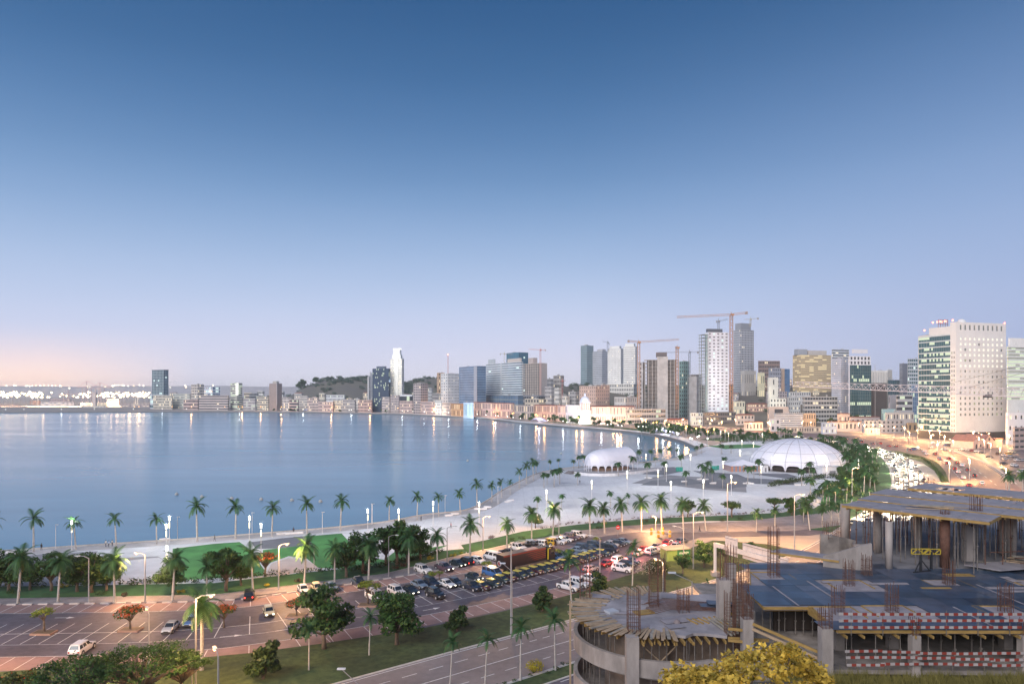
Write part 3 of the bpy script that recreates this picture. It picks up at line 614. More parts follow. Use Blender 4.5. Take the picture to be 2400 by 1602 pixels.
bld('podium_block', 'dark grey podium under the beige unfinished tower', 1217, 1262, 1279, 926, 1040, 30, (.3, .3, .32), 3, 8, 3, fw=.9, pl_lit=.02)
# --- uptown right of there
low = [('grey apartment block with a flat top right of the beige unfinished tower', 1277, 1300, 906, 980, (.52, .48, .46), 8), ('pale corner house behind the red-roofed arcade', 1299, 1316, 909, 960, (.72, .68, .62), 7), ('bright cream gable house behind the red-roofed arcade', 1317, 1335, 928, 930, (.76, .70, .62), 5), ('grey balconied block left of the big pink block', 1332, 1358, 917, 930, (.46, .44, .43), 8),
       ('yellowish house row behind the beige unfinished tower, low', 1230, 1280, 934, 985, (.58, .5, .4), 4), ('small flat block on the rise left of the blue-grey tower', 1297, 1322, 879, 1330, (.5, .46, .43), 3), ('narrow grey block on the rise beside the red crane', 1281, 1297, 887, 1320, (.46, .44, .44), 3)]
for l, a, c, tp, Y, w, n in low: bld('apartment_block', l, a, (a + c * 2) / 3, c, tp, Y, 35, w, n, 5, 3, fw=.6, pl_lit=.1)
bld('apartment_block', 'big pink stepped apartment block behind the domed bank', 1358, 1396, 1428, 904, 900, 38, (.64, .46, .38), 10, 8, 7, fw=.35, fh=.45, pl_lit=.06)
bld('apartment_block', 'upper step of flats on the big pink block', 1398, 1412, 1429, 901, 925, 38, (.60, .44, .37), 10, 4, 5, fw=.4, fh=.45, pl_lit=.06)
bld('apartment_block', 'white arcaded house row under the trees left of the orange crane mast', 1440, 1466, 1496, 930, 880, 40, (.7, .66, .62), 4, 7, 7, fw=.45, fh=.6, pl_lit=.05)
b = bld('office_tower', 'grey-green glass tower with two lit floors, leftmost on the rise', 1361, 1375, 1391, 809, 1310, 40, (.46, .54, .58), 22, 5, 6, M('grey_green_glass', (.2, .29, .33), .15, var=.2, scale=.05), lit_c, .96, .85, pl_lit=0)
b = bld('apartment_tower', 'grey gridded tower stepped at its left, second from left on the rise', 1389, 1411, 1424, 822, 1300, 38, (.55, .57, .62), 19, 8, 5, fw=.55, fh=.5, pl_lit=0); roofbox(b, 'crown', .4, .3, .6, .55, 3.5, PL((.5, .5, .52)))
WW = (.86, .84, .80)
b = bld('apartment_tower', 'left of two white twin towers on the rise', 1424, 1455, 1461, 816, 1210, 60, WW, 21, 9, 3, PL((.3, .27, .25)), lit_w, .38, .4, pl_lit=.02, plant=False); roofbox(b, 'crown', .5, .5, .75, .75, 4.5, PL(WW))
b = bld('apartment_tower', 'right of two white twin towers on the rise, with close rows of windows', 1461, 1489, 1493, 811, 1190, 62, WW, 22, 10, 2, PL((.3, .27, .25)), lit_w, .62, .42, pl_lit=.02, plant=False); roofbox(b, 'crown', .5, .5, .75, .75, 5, PL(WW))
bld('podium_block', 'white podium carrying the twin white towers on the rise', 1421, 1485, 1497, 899, 1170, 62, (.72, .69, .64), 3, 16, 3, fw=.5, pl_lit=.05)
# --- unfinished towers at the head of the bay
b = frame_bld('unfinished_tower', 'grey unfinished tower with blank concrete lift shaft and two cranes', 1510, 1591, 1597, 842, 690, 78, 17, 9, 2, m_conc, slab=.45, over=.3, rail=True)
sh = roofbox(b, 'lift_shaft', -.01, .47, .2, .31, 77, m_conc, -74); roofbox(b, 'rebar_crown', .5, .5, .5, .32, 5, PL((.16, .14, .14)), 2.5); roofbox(b, 'podium_deck', .4, .5, 1.5, 1.3, 8, m_conc2, -78)
b = bld('stair_tower', 'narrow grey concrete tower at the left flank of the grey unfinished tower', 1496, 1507, 1511, 848, 700, 60, m_conc2, 14, 1, 1, blankr=True, fw=.3, pl_lit=0, plant=False)
bld('wrapped_tower', 'green netted narrow tower behind the grey unfinished tower', 1592, 1602, 1616, 846, 760, 35, (.20, .32, .30), 14, 2, 3, fw=.5, pl_lit=.02)
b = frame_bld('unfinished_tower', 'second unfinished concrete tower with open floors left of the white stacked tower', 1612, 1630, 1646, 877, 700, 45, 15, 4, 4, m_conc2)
roofbox(b, 'shaft_wall', .1, .2, .5, 1.0, 55, m_conc2, -57)
# white stacked tower
b = bld('white_tower', 'tall white tower with windowed front and bare floor slabs sticking out at left', 1652, 1659, 1708, 778, 640, 12, (.80, .80, .84), 24, 1, 5, PL((.22, .22, .24)), lit_c, .5, .42, pl_lit=.12, blankl=True, base=962, plant=False)
wt = b
t, C, dr, dl, wr, wl, zt, z0 = b
for j in range(24):
    z = ZY(962, 851) + (zt - ZY(962, 851)) * j / 24; q = -dr * 2.6 + dl * 6; mb = MB(); mb.box((q.x, q.y, z - z0 + 1.2), (8.4, 15, .3), atan2(dr.y, dr.x)); mb.build('balcony_slab', PL((.5, .54, .53)), t)
cb = MB()
for a_, c_ in ((-5.3, 0), (-5.3, 6), (-5.3, 12), (-2.4, -.8), (-2.4, 12.5)):
    q = dr * a_ + dl * c_; cb.box((q.x, q.y, (zt - z0) / 2 - 1), (.45, .45, zt - z0 - 3), atan2(dr.y, dr.x))
cb.build('slab_post', PL((.5, .54, .53)), t, kind='stuff')
lb = MB(); q = -dr * .4 + dl * 3; lb.box((q.x, q.y, (zt - z0) / 2), (.3, 3.5, zt - z0 - 5), atan2(dr.y, dr.x)); lb.build('lit_stairwell', M('stairwell', (.3, .42, .42), .8, var=.5, scale=.6, emit=(.6, .9, .85), es=.25, sample=False), t)
roofbox(b, 'roof_frame', .35, .3, .7, .6, 3.2, PL((.12, .14, .17)))
b = bld('unfinished_tower', 'tall grey tower under construction behind the tall orange crane', 1719, 1735, 1767, 772, 1020, 25, (.48, .50, .55), 27, 6, 9, g_dark, lit_w, .62, .6, pl_lit=.025, blankl=False, plant=False); roofbox(b, 'crown', .45, .5, .75, .8, 10, PL((.3, .32, .36)))
bld('podium_block', 'plain pale podium under the tall grey tower under construction', 1736, 1745, 1772, 868, 990, 25, (.5, .48, .46), 2, 3, 6, fw=.3, pl_lit=.2, z0=20)
bld('office_block', 'brown slab office block with dark bands on the rise', 1777, 1780, 1828, 845, 1010, 8, (.27, .20, .19), 10, 1, 12, fw=.7, fh=.5, pl_lit=.01, z0=25)
bld('apartment_block', 'blue-grey apartment block before the brown slab office', 1801, 1806, 1831, 862, 950, 12, (.34, .36, .42), 9, 2, 6, fw=.5, pl_lit=.05, z0=22)
bld('white_house', 'white flat house lit by two floodlights below the blue-grey apartment block', 1799, 1803, 1824, 884, 900, 12, (.74, .72, .66), 3, 2, 1, fw=.15, pl_lit=0, z0=18)
bld('tower_wing', 'narrow slab with orange lit front beside the blue panel', 1831, 1833, 1840, 863, 960, 20, (.62, .48, .38), 1, 1, 1, blankl=True, blankr=True, plant=False, z0=22)
bld('tower_wing', 'dark slab with tall blue panel left of the sand coloured block', 1839, 1844, 1851, 864, 955, 20, (.08, .18, .34), 10, 2, 1, fw=.4, pl_lit=.03, blankr=True, plant=False, z0=22)
bld('apartment_block', 'cream floodlit house on the rise left of the brown slab office', 1775, 1779, 1792, 873, 985, 15, (.74, .70, .5), 2, 1, 3, fw=.4, pl_lit=.2, z0=24)
# --- right group
b = bld('office_block', 'sand coloured floodlit office block with close horizontal louvres', 1858, 1877, 1948, 831, 760, 14, (.66, .53, .36), 20, 4, 7, M('louvre_glass', (.42, .34, .22), .5), EM('louvre_light', (1, .8, .45), .85), .999, .5, fwl=.9, pl_lit=.3, plant=False)
roofbox(b, 'plant_room', .62, .5, .6, .5, 5.2, PL((.55, .5, .46))); roofbox(b, 'plant_room', .13, .5, .3, .5, 6.5, PL((.36, .38, .42)))
bld('white_tower', 'pale banded tower top behind the glass and white office tower', 1949, 1953, 1990, 818, 720, 14, (.66, .68, .70), 20, 2, 6, fw=.999, fh=.45, pl_lit=.04)
b = bld('office_tower', 'white gridded office wing left of the dark green glass tower', 1949, 1972, 1990, 838, 610, 30, (.66, .68, .74), 30, 9, 6, M('lilac_glass', (.16, .19, .27), .15, var=.3, scale=.08), lit_w, .72, .72, pl_lit=.04)
b = bld('office_tower', 'dark green glass office tower with white gridded top and lit floors', 1988, 1992, 2042, 855, 590, 12, (.10, .17, .18), 18, 2, 12, g_teal, lit_g, .94, .88, pl_lit=.02, rowlit=.22, plant=False)
t, C, dr, dl, wr, wl, zt, z0 = b
W, D, L = MB(), MB(), MB(); zt2 = ZY(834, 590 * 1.33)
fac(W, D, L, Vector((0, 0)), dr, Vector((dr.y, -dr.x)), wr * .97, zt - z0, zt2 - z0, 6, 2, .6, .62, .5, 0); fac(W, D, L, Vector((0, 0)), dl, Vector((-dl.y, dl.x)), wl, zt - z0, zt2 - z0, 2, 2, .6, .62, .5, 0)
W.poly([rel(b, 0, 0, zt2), rel(b, wr * .97, 0, zt2), rel(b, wr * .97, wl, zt2), rel(b, 0, wl, zt2)]); W.poly([rel(b, wr * .97, 0, zt), rel(b, wr * .97, wl, zt), rel(b, wr * .97, wl, zt2), rel(b, wr * .97, 0, zt2)])
W.build('top_storeys', PL((.78, .78, .79)), t); D.build('glazing', g_dark, t, kind='stuff')
roofbox(b, 'plant_room', .5, .5, .7, .6, 3.4, PL((.74, .74, .76)), zt2 - zt); roofbox(b, 'white_pier', -.04, -.02, .06, .1, 48, PL((.7, .7, .74)), -46)
b = bld('office_block', 'white block with slanting vertical fins under a flat roof', 2042, 2046, 2080, 868, 640, 10, (.76, .73, .68), 3, 2, 9, fw=.3, fh=.75, pl_lit=.05); bld('dark_block', 'dark brown windowless block below the white finned block', 2042, 2045, 2079, 897, 620, 10, (.085, .075, .075), 1, 1, 1, blankl=True, blankr=True, plant=False)
bld('office_block', 'end bay of the white finned block, with closer windows', 2079, 2081, 2091, 866, 650, 30, (.7, .68, .64), 5, 1, 4, fw=.5, pl_lit=.1)
bld('tower_block', 'slim dark grey tower left of the big white office tower', 2108, 2115, 2129, 851, 640, 30, (.22, .24, .28), 14, 2, 2, fw=.3, fh=.3, blankr=True, pl_lit=0)
bld('office_tower', 'dark glass tower with pale fins left of the big white office tower', 2127, 2131, 2156, 840, 610, 12, (.5, .55, .58), 18, 1, 5, g_teal, lit_c, .9, .55, pl_lit=.06)
bld('glass_block', 'blue glass slab at the foot of the big white office tower', 2136, 2139, 2154, 900, 585, 12, (.25, .36, .48), 10, 1, 3, g_blue, lit_g, .95, .85, pl_lit=.1, rowlit=.15)
bld('office_block', 'low dark glass block behind the lattice crane jib', 2080, 2083, 2110, 890, 640, 12, (.09, .14, .17), 8, 1, 6, g_teal, lit_c, .9, .7, pl_lit=.05)
bld('office_block', 'office block with a lit stair column below the lattice crane jib', 2100, 2104, 2139, 925, 560, 14, (.5, .5, .5), 6, 1, 6, fw=.999, fh=.5, pl_lit=.22, lit=lit_g)
bld('office_block', 'grey slab beside the office block with a lit stair column', 2082, 2086, 2103, 925, 570, 14, (.33, .34, .38), 3, 1, 2, blankr=True, pl_lit=0)
# --- the big white office tower at the right: every window built by itself
Yt = 560.; b = bld('office_tower', 'big white office tower with square windows and a green glass left wing, at the right', 2152, 2240, 2358, 754, Yt, 16, (.74, .71, .67), 1, 1, 1, blankl=True, blankr=True, zt=ZY(754, Yt), base=1013, plant=False)
t, C, dr, dl, wr, wl, zt, z0 = b
for o in KIDS[t]:
    bpy.data.objects.remove(o)
KIDS[t] = []
white = M('white_cladding', (.72, .69, .66), .7, var=.06, scale=.15); nrm = Vector((dr.y, -dr.x)); nlm = Vector((-dl.y, dl.x))
W, D, L = MB(), MB(), MB(); q0 = Vector((0, 0)); z_b, z_t = 0., zt - z0
ztopwin = ZY(786, Yt) - z0; zbot = ZY(977, Yt) - z0; NX, NY = 10, 15
tmpW, tmpD = MB(), MB()
def holes(W, o, d, n, w, zA, zB, rows, cols, rec):     # rows, cols: lists of (from, to); wall with every opening cut and lined, returns openings
    P = lambda a, z, e=0.: (o.x + d.x * a - n.x * e, o.y + d.y * a - n.y * e, z); zp = zA; out = []
    for b0, t0 in rows:
        W.poly([P(0, zp), P(w, zp), P(w, b0), P(0, b0)]); xp = 0; zp = t0
        for a, c in cols:
            W.poly([P(xp, b0), P(a, b0), P(a, t0), P(xp, t0)]); xp = c
            for q in (((a, b0), (a, t0)), ((c, t0), (c, b0)), ((c, b0), (a, b0)), ((a, t0), (c, t0))):
                W.poly([P(*q[0]), P(*q[0], rec), P(*q[1], rec), P(*q[1])])
            out.append((a, c, b0, t0))
        W.poly([P(xp, b0), P(w, b0), P(w, t0), P(xp, t0)])
    W.poly([P(0, zp), P(w, zp), P(w, zB), P(0, zB)]); return out
rh = (ztopwin - zbot) / NY; cw = wr * .9 / NX
rows = [(zbot + rh * j + rh * .22, zbot + rh * j + rh * .68) for j in range(NY)] + [(z_t - 6.4, z_t - 2.2)]
cols = [(wr * .055 + cw * (i + .28), wr * .055 + cw * (i + .72)) for i in range(NX)]
op = holes(W, q0, dr, nrm, wr, 0, z_t, rows, cols, .45)
W.poly([(p.x, p.y, z) for p, z in ((dr * wr, 0), (dr * wr + dl * wl, 0), (dr * wr + dl * wl, z_t), (dr * wr, z_t))]); W.poly([(p.x, p.y, z) for p, z in ((dr * wr + dl * wl, 0), (dl * wl, 0), (dl * wl, z_t - 9), (dr * wr + dl * wl, z_t))])
pw, ph = cols[0][1] - cols[0][0], rows[0][1] - rows[0][0]
pm = MB(); pm.poly([(-pw / 2, 0, -ph / 2), (pw / 2, 0, -ph / 2), (pw / 2, 0, ph / 2), (-pw / 2, 0, ph / 2)]); me_d = pm.mesh('window', M('grey_window', (.2, .22, .21), .2, var=.3, scale=.3)); me_l = pm.mesh('window', EM('white_room', (1, .97, .85), 1.05)); me_b = pm.mesh('window', PL((.55, .52, .48), .5)); me_g = pm.mesh('window', EM('dim_room', (.75, .78, .5), .45))
for k, (a, c, b0, t0) in enumerate(op):
    j = k // NX; p = dr * (a + c) / 2 - nrm * .44
    me = me_d if j == NY else (me_l if j >= NY - 6 and R.random() < .9 else (me_b if 4 <= j <= 8 and R.random() < .75 else (me_g if R.random() < .25 else me_d)))
    o = put('window', me, t, (p.x, p.y, (b0 + t0) / 2), atan2(dr.y, dr.x), sc=(1, 1, (t0 - b0) / ph))
# left green glass wing: one glazed band per storey
zl = ZY(783, Yt + wl * .5) - z0; nb = 17; hb = (zl - 10) / nb
W.poly([(p.x, p.y, z) for p, z in ((dl * wl, zl), (dl * 1.5, zl), (dl * 1.5, z_t - 1), (dl * wl, z_t - 1 - 5))]) if False else None
for s0, s1, zz in ((0, wl * .14, z_t), (wl * .14, wl * .7, z_t - 3), (wl * .7, wl, z_t - 9)):
    a_, c_ = dl * s0, dl * s1
    if s0 == 0:
        op = holes(W, a_, dl, nlm, s1, 0, zz, [(9 + 3.75 * j, 11 + 3.75 * j) for j in range(18)], [(s1 * .2, s1 * .42), (s1 * .6, s1 * .82)], .3)
        for k, q in enumerate(op): p = dl * (q[0] + q[1]) / 2 - nlm * .29; put('window', me_g if R.random() < .3 else me_d, t, (p.x, p.y, (q[2] + q[3]) / 2), atan2(-dl.y, -dl.x), sc=((q[1] - q[0]) / pw, 1, (q[3] - q[2]) / ph))
    else:
        # recessed glass behind spandrel bands
        for j in range(nb):
            zb_ = 9 + hb * j; sp = MB(); m_ = (a_ + c_) / 2
            sp.box((m_.x - nlm.x * .2, m_.y - nlm.y * .2, zb_ + hb * .9), ((c_ - a_).length, .5, hb * .2), atan2(dl.y, dl.x)); sp.build('spandrel', PL((.56, .60, .60)), t)
            gp, gl = MB(), MB(); n_ = 12 if s0 < wl * .5 else 4; rl = R.random() < .5
            for i in range(n_):
                u0, u1 = a_.lerp(c_, i / n_) - nlm * .4, a_.lerp(c_, (i + .95) / n_) - nlm * .4
                lit_ = R.random() < (.55 if rl else .07)
                z1_, z2_ = zb_ + (.35 * hb if lit_ else 0), zb_ + hb * .8
                (gl if lit_ else gp).poly([(u0.x, u0.y, z1_), (u1.x, u1.y, z1_), (u1.x, u1.y, z2_), (u0.x, u0.y, z2_)])
                if lit_: gp.poly([(u0.x, u0.y, zb_), (u1.x, u1.y, zb_), (u1.x, u1.y, z1_), (u0.x, u0.y, z1_)])
            if gp.f: gp.build('window_band', g_teal, t)
            if gl.f: gl.build('lit_window_band', lit_g, t)
        W.poly([(p.x, p.y, z) for p, z in ((a_ - nlm * .5, 0), (c_ - nlm * .5, 0), (c_ - nlm * .5, 9 + hb * nb), (a_ - nlm * .5, 9 + hb * nb))])
        W.poly([(p.x, p.y, z) for p, z in ((a_, 9 + hb * nb - .1), (c_, 9 + hb * nb - .1), (c_, zz), (a_, zz))])
        e = dr * wr * .6; W.poly([(p.x, p.y, zz) for p in (a_, c_, c_ + e, a_ + e)])
    e = dr * wr; W.poly([(p.x, p.y, zz) for p in (a_, c_, c_ + e, a_ + e)])
W.build('wall', white, t)
db = MB(); p = dr * wr * .5 + dl * wl * .5; db.box((p.x, p.y, 4.2), (wr + 1.2, wl + 1.2, 8), atan2(dr.y, dr.x)); db.build('plinth', M('dark_plinth', (.06, .055, .055), .6), t)
db = MB(); p = dr * wr * .24 + dl * 6; db.dome((p.x, p.y, z_t), 3.4, 12, 5); db.build('satellite_dish', PL((.75, .74, .72)), t)
db = MB(); p = dr * 5 + dl * wl * .45
for i in range(5): db.bar((p.x - 4 + 2 * i, p.y, z_t - 3), (p.x - 4 + 2 * i, p.y, z_t + 3.5), .35)
for z_ in (0, 2, 3.5): db.bar((p.x - 4, p.y, z_t + z_), (p.x + 4, p.y, z_t + z_), .35)
db.build('aerial_rack', PL((.3, .2, .2)), t)
for s in (.1, .3, .42, .5, .62, .85): q = dl * wl * s + dr * 1; redlamp((q.x, q.y, z_t + 2.5 - (6 if s > .7 else 0)), t, .75)
q = dr * wr * .97; redlamp((q.x, q.y, z_t + 1), t, .6)
for s in (.45, .55): q = dr * wr * .15 + dl * wl * s; redlamp((q.x, q.y, z_t + 3), t, .75)
# --- more at the right
b = bld('office_tower', 'greenish lit glass tower half cut off by the right edge of the photo', 2359, 2362, 2440, 812, 545, 14, (.66, .68, .66), 16, 1, 8, M('pale_lit_glass', (.45, .48, .40), .3), lit_g, .999, .6, pl_lit=.35, rowlit=.3, base=938, plant=False); roofbox(b, 'roof_step', .35, .5, .6, .7, 7, PL((.72, .72, .7)))
bld('office_block', 'white low block with two dark windows under the greenish lit tower', 2357, 2362, 2440, 966, 520, 14, (.66, .66, .68), 3, 1, 6, fw=.4, fh=.35, pl_lit=.1)
bld('apartment_block', 'grey banded block at the right edge beside the gabled warehouse', 2374, 2378, 2450, 1001, 470, 20, (.40, .32, .30), 4, 1, 6, fw=.85, fh=.4, pl_lit=.08)
# gabled warehouse
Y = 480.; C = Vector(((2281 - CX) / F * Y, Y)); a = radians(24); dr = Vector((cos(a), sin(a))); dl = Vector((-sin(a), cos(a)))
t = thing('warehouse', 'pink old warehouse with two arched gables below the big white tower', 'building', (C.x, C.y, 0)); gw = 11.5; W, Rf = MB(), MB()
for k in (0, 1):
    o = dr * (gw * k * 1.06); e = o + dr * gw; mid = (o + e) / 2; zz, zp = 5.2, 9.2
    W.poly([(o.x, o.y, 0), (e.x, e.y, 0), (e.x, e.y, zz), (mid.x, mid.y, zp), (o.x, o.y, zz)])
    bk = dl * 16
    W.poly([(o.x, o.y, 0), (o.x + bk.x, o.y + bk.y, 0), (o.x + bk.x, o.y + bk.y, zz), (o.x, o.y, zz)])
    for s_, p in ((o, -1), (e, 1)):
        u = s_ + dr * .5 * p - dl * .5
        Rf.poly([(u.x, u.y, zz - .1), (mid.x - dl.x * .5, mid.y - dl.y * .5, zp + .25), (mid.x + bk.x, mid.y + bk.y, zp + .25), (u.x + bk.x, u.y + bk.y, zz - .1)])
    n = Vector((dr.y, -dr.x))
    for (f, z_, w_, h_, nm) in ((.5, 5.3, 2.0, 2.2, 'arched_window'), (.3, 0, 1.8, 3.4, 'door'), (.72, 1, 1.6, 2.2, 'window')):
        q = o.lerp(e, f) + n * .04; db = MB(); pts = [(-w_ / 2, 0), (w_ / 2, 0), (w_ / 2, h_ * .6)] + [(w_ / 2 * cos(x), h_ * .6 + h_ * .4 * sin(x)) for x in (pi / 4, pi / 2, 3 * pi / 4)] + [(-w_ / 2, h_ * .6)]
        db.poly([(q.x + dr.x * u, q.y + dr.y * u, z_ + v) for u, v in pts]); db.build(nm, g_dark, t)
o = dr * gw * 2.06; e = o + dr * 9; zz = 6.0
W.box(((o + e).x / 2 + dl.x * 7, (o + e).y / 2 + dl.y * 7, zz / 2), (9, 14, zz), a); Rf.box(((o + e).x / 2 + dl.x * 7, (o + e).y / 2 + dl.y * 7, zz + .3), (10, 15, .6), a)
W.build('wall', PL((.56, .42, .38)), t); Rf.build('roof', M('brown_roof', (.26, .13, .11), .85, var=.2, scale=.5), t)
# --- old town below the rise, right of the white stacked tower
S = [('cream_house', 'cream villa with three tall windows at the foot of the orange crane', 1717, 1720, 1746, 940, 640, (.70, .66, .52), 2, 1, 4, 'flat', .3),
     ('red_roof_house', 'pink house with red roof and orange lit front on the slope', 1749, 1753, 1798, 946, 655, (.62, .40, .33), 2, 2, 9, 'hip', .5),
     ('white_block', 'greenish white flat block with few windows on the slope', 1801, 1805, 1842, 933, 630, (.76, .76, .70), 4, 2, 5, 'flat', .05),
     ('apartment_block', 'grey-white flats with small dark windows right of the greenish white block', 1845, 1849, 1876, 930, 640, (.56, .56, .56), 4, 2, 6, 'flat', .06),
     ('office_block', 'five storey grey office with long window bands before the sand coloured block', 1881, 1886, 1963, 929, 600, (.46, .46, .45), 6, 2, 12, 'flat', .07),
     ('red_roof_house', 'broad red hip-roofed hall right of the white stacked tower', 1723, 1728, 1768, 972, 590, (.6, .54, .5), 2, 2, 5, 'hip', .2),
     ('plain_block', 'plain beige gable wall block behind the lattice fronted block', 1799, 1803, 1848, 953, 580, (.60, .51, .45), 2, 1, 1, 'flat', 0),
     ('lattice_block', 'blue-white block with a fine lattice front', 1814, 1818, 1882, 968, 560, (.58, .62, .68), 7, 2, 26, 'flat', .02),
     ('ochre_house', 'ochre house with a row of small windows right of the lattice fronted block', 1881, 1884, 1912, 968, 570, (.62, .45, .30), 2, 1, 5, 'flat', 0),
     ('red_roof_house', 'white house with long red roof left of the lattice fronted block', 1744, 1748, 1788, 989, 530, (.66, .60, .56), 1, 1, 5, 'hip', .2),
     ('white_block', 'grey-white cube house near the square left of the lattice fronted block', 1803, 1806, 1829, 981, 520, (.60, .60, .63), 2, 1, 2, 'flat', .2),
     ('red_roof_hall', 'very long red roofed hall behind the dark trees', 1938, 1942, 2075, 988, 520, (.55, .48, .46), 1, 1, 14, 'hip', .1),
     ('shop', 'shop with blue-white neon outline left of the big dark trees', 1924, 1928, 1961, 990, 490, (.42, .5, .62), 2, 1, 5, 'flat', .5),
     ('shop_block', 'grey-blue shop block with dark window strip right of the big dark trees', 2020, 2026, 2118, 985, 500, (.36, .38, .42), 3, 2, 9, 'flat', .06),
     ('kiosk', 'small lit shop with white front on the red road', 2028, 2031, 2062, 1004, 480, (.62, .58, .5), 1, 1, 4, 'flat', .7),
     ('turquoise_roof_hall', 'hall with glowing turquoise roof edge below the dark brown block', 2066, 2070, 2099, 958, 560, (.40, .58, .58), 1, 1, 5, 'flat', .4),
     ('ochre_house', 'brown-yellow plain house at the foot of the green glass wing', 2125, 2128, 2150, 990, 500, (.42, .33, .22), 1, 1, 2, 'flat', 0),
     ('white_block', 'long white low wing with tall windows before the blue glass slab', 2075, 2079, 2142, 966, 530, (.62, .58, .54), 2, 1, 9, 'flat', .15),
     ('wall_block', 'old grey fortress-like wall on the slope left of the greenish white block', 1742, 1746, 1795, 918, 760, (.36, .34, .34), 1, 1, 3, 'flat', 0),
     ('white_block', 'white low house with lit porch above the old grey wall', 1770, 1774, 1806, 908, 1040, (.6, .62, .58), 2, 1, 6, 'flat', .5),
     ('white_block', 'white gabled house with bright strip below the narrow orange slab', 1806, 1810, 1852, 906, 800, (.64, .62, .62), 2, 1, 7, 'hip', .2),
     ('white_block', 'pale flats row below the sand coloured block', 1848, 1852, 1900, 918, 690, (.60, .58, .57), 3, 1, 9, 'flat', .1),
     ('apartment_block', 'pinkish flats with roof terrace below the sand coloured block', 1795, 1799, 1845, 917, 700, (.55, .48, .48), 4, 1, 8, 'flat', .08),
     ('red_roof_house', 'low red-roofed house right of the five storey grey office', 1962, 1966, 1992, 969, 560, (.62, .52, .46), 1, 1, 4, 'hip', .1),
     ('red_roof_house', 'brown-roofed shed behind the very long red roofed hall', 1990, 1994, 2062, 977, 555, (.46, .42, .42), 1, 1, 6, 'hip', .05),
     ('shop', 'long lit arcade at the road behind the dome', 1840, 1844, 1925, 1000, 500, (.5, .42, .36), 1, 1, 14, 'flat', .5),
     ('red_roof_house', 'red hip-roofed pavilion before the grey unfinished tower', 1556, 1562, 1612, 984, 610, (.66, .56, .5), 2, 2, 7, 'hip', .12),
     ('white_block', 'white arcaded block at the foot of the white stacked tower', 1617, 1620, 1647, 967, 615, (.72, .74, .70), 3, 1, 5, 'flat', .3),
     ('site_hall', 'dark open podium under the white stacked tower', 1648, 1651, 1725, 965, 605, (.16, .16, .17), 3, 2, 14, 'flat', .15),
     ('site_hall', 'pale open-framed podium left of the white stacked tower', 1466, 1470, 1560, 958, 640, (.5, .45, .41), 3, 2, 16, 'flat', .12),
     ('wall_block', 'pinkish enclosing wall and sheds before the white stacked tower', 1575, 1580, 1742, 1003, 545, (.55, .42, .36), 1, 1, 14, 'flat', .1)]
for nm, l, a, c, e, tp, Y, w, ny_, nl_, nr_, rf, li in S:
    kw = dict(fw=.45, fh=.5)
    if nm in ('office_block', 'site_hall'): kw = dict(fw=.9, fh=.5)
    if nm == 'lattice_block': kw = dict(fw=.8, fh=.62)
    bld(nm, l, a, c, e, tp, Y, 8, w, ny_, nl_, nr_, None, R.choice([lit_w, lit_g]), pl_lit=li, roof=rf, dep=10 if rf == 'hip' else 16, **kw)
# filler houses up the slope; each says between which landmarks it stands
fill = [(1722, 890), (1744, 899), (1762, 893), (1795, 897), (1832, 888), (1850, 903), (1866, 921), (1905, 916), (1925, 922), (1700, 905), (1716, 922)]
for k, (px, tp) in enumerate(fill):
    Y = R.uniform(1090, 1180) if tp < 908 else R.uniform(950, 1010); c = R.choice([WH, CR, PK, GY, (.6, .58, .6)])
    bld('hillside_house', f'{nth(k + 1)} small house counted along the slope below the tall grey tower', px, px + 3, px + R.randint(14, 24), tp, Y, R.choice([8, 20, 30]), c, 2, 1, 4, roof=R.choice(['flat', 'flat', 'hip']), pl_lit=.25, dep=9, group='small houses on the slope')
# --- waterfront arcades with red roofs
A = [('orange floodlit arcade with a red roof left of the white lit portico', 1057, 1084, 1087, 946, 1110, (.66, .38, .2), 8), ('long arcade with a red roof right of the white lit portico', 1109, 1202, 1206, 945, 1010, (.64, .42, .36), 24), ('low flat shop row with yellow lit sign between the two red-roofed arcades', 1205, 1250, 1253, 950, 960, (.52, .42, .38), 10), ('tall columned arcade with a dark red roof left of the domed bank', 1252, 1303, 1308, 950, 920, (.62, .40, .32), 14)]
for l, a, c, e, tp, Y, w, n in A: bld('arcade', l, a, c, e, tp, Y, 32, w, 2, n, 2, fw=.45, fh=.72, pl_lit=.3, roof='flat' if 'flat' in l else 'hip', dep=14)
b = bld('portico', 'white and blue lit portico on the shore road below the blue glass tower', 1086, 1107, 1110, 943, 1060, 32, (.62, .72, .84), 1, 7, 1, PL((.3, .45, .5)), lit_c, .6, .75, pl_lit=.25)
# domed bank
b1 = bld('bank_building', 'pink and white bank with red roofs and lit white dome on the waterfront', 1306, 1358, 1362, 951, 880, 32, (.70, .50, .46), 2, 14, 2, lit=lit_w, fw=.45, fh=.7, pl_lit=.35, roof='hip', dep=14)
t, C, dr, dl, wr, wl, zt, z0 = b1
tb = MB(); Dm = AT(1371, 951, 850); c = Vector((Dm.x - C.x, Dm.y - C.y)); zz = Dm.z - z0
tb.tube([(c.x, c.y, 0), (c.x, c.y, zz - 6)], 7.2, 12); tb.tube([(c.x, c.y, zz - 6), (c.x, c.y, zz - 5.2)], 7.6, 12); tb.build('pavilion', M('bank_white', (.8, .76, .74), .7), t)
for k in range(12):
    cbm = MB(); a_ = 2 * pi * k / 12; cbm.tube([(c.x + 6 * cos(a_), c.y + 6 * sin(a_), zz - 5.2), (c.x + 6 * cos(a_), c.y + 6 * sin(a_), zz + 4)], .45, 6); cbm.build('column', PL((.8, .76, .74)), t)
tb = MB(); tb.tube([(c.x, c.y, zz - 5.2), (c.x, c.y, zz + 4)], 4.6, 12); tb.build('drum', PL((.66, .44, .36)), t)
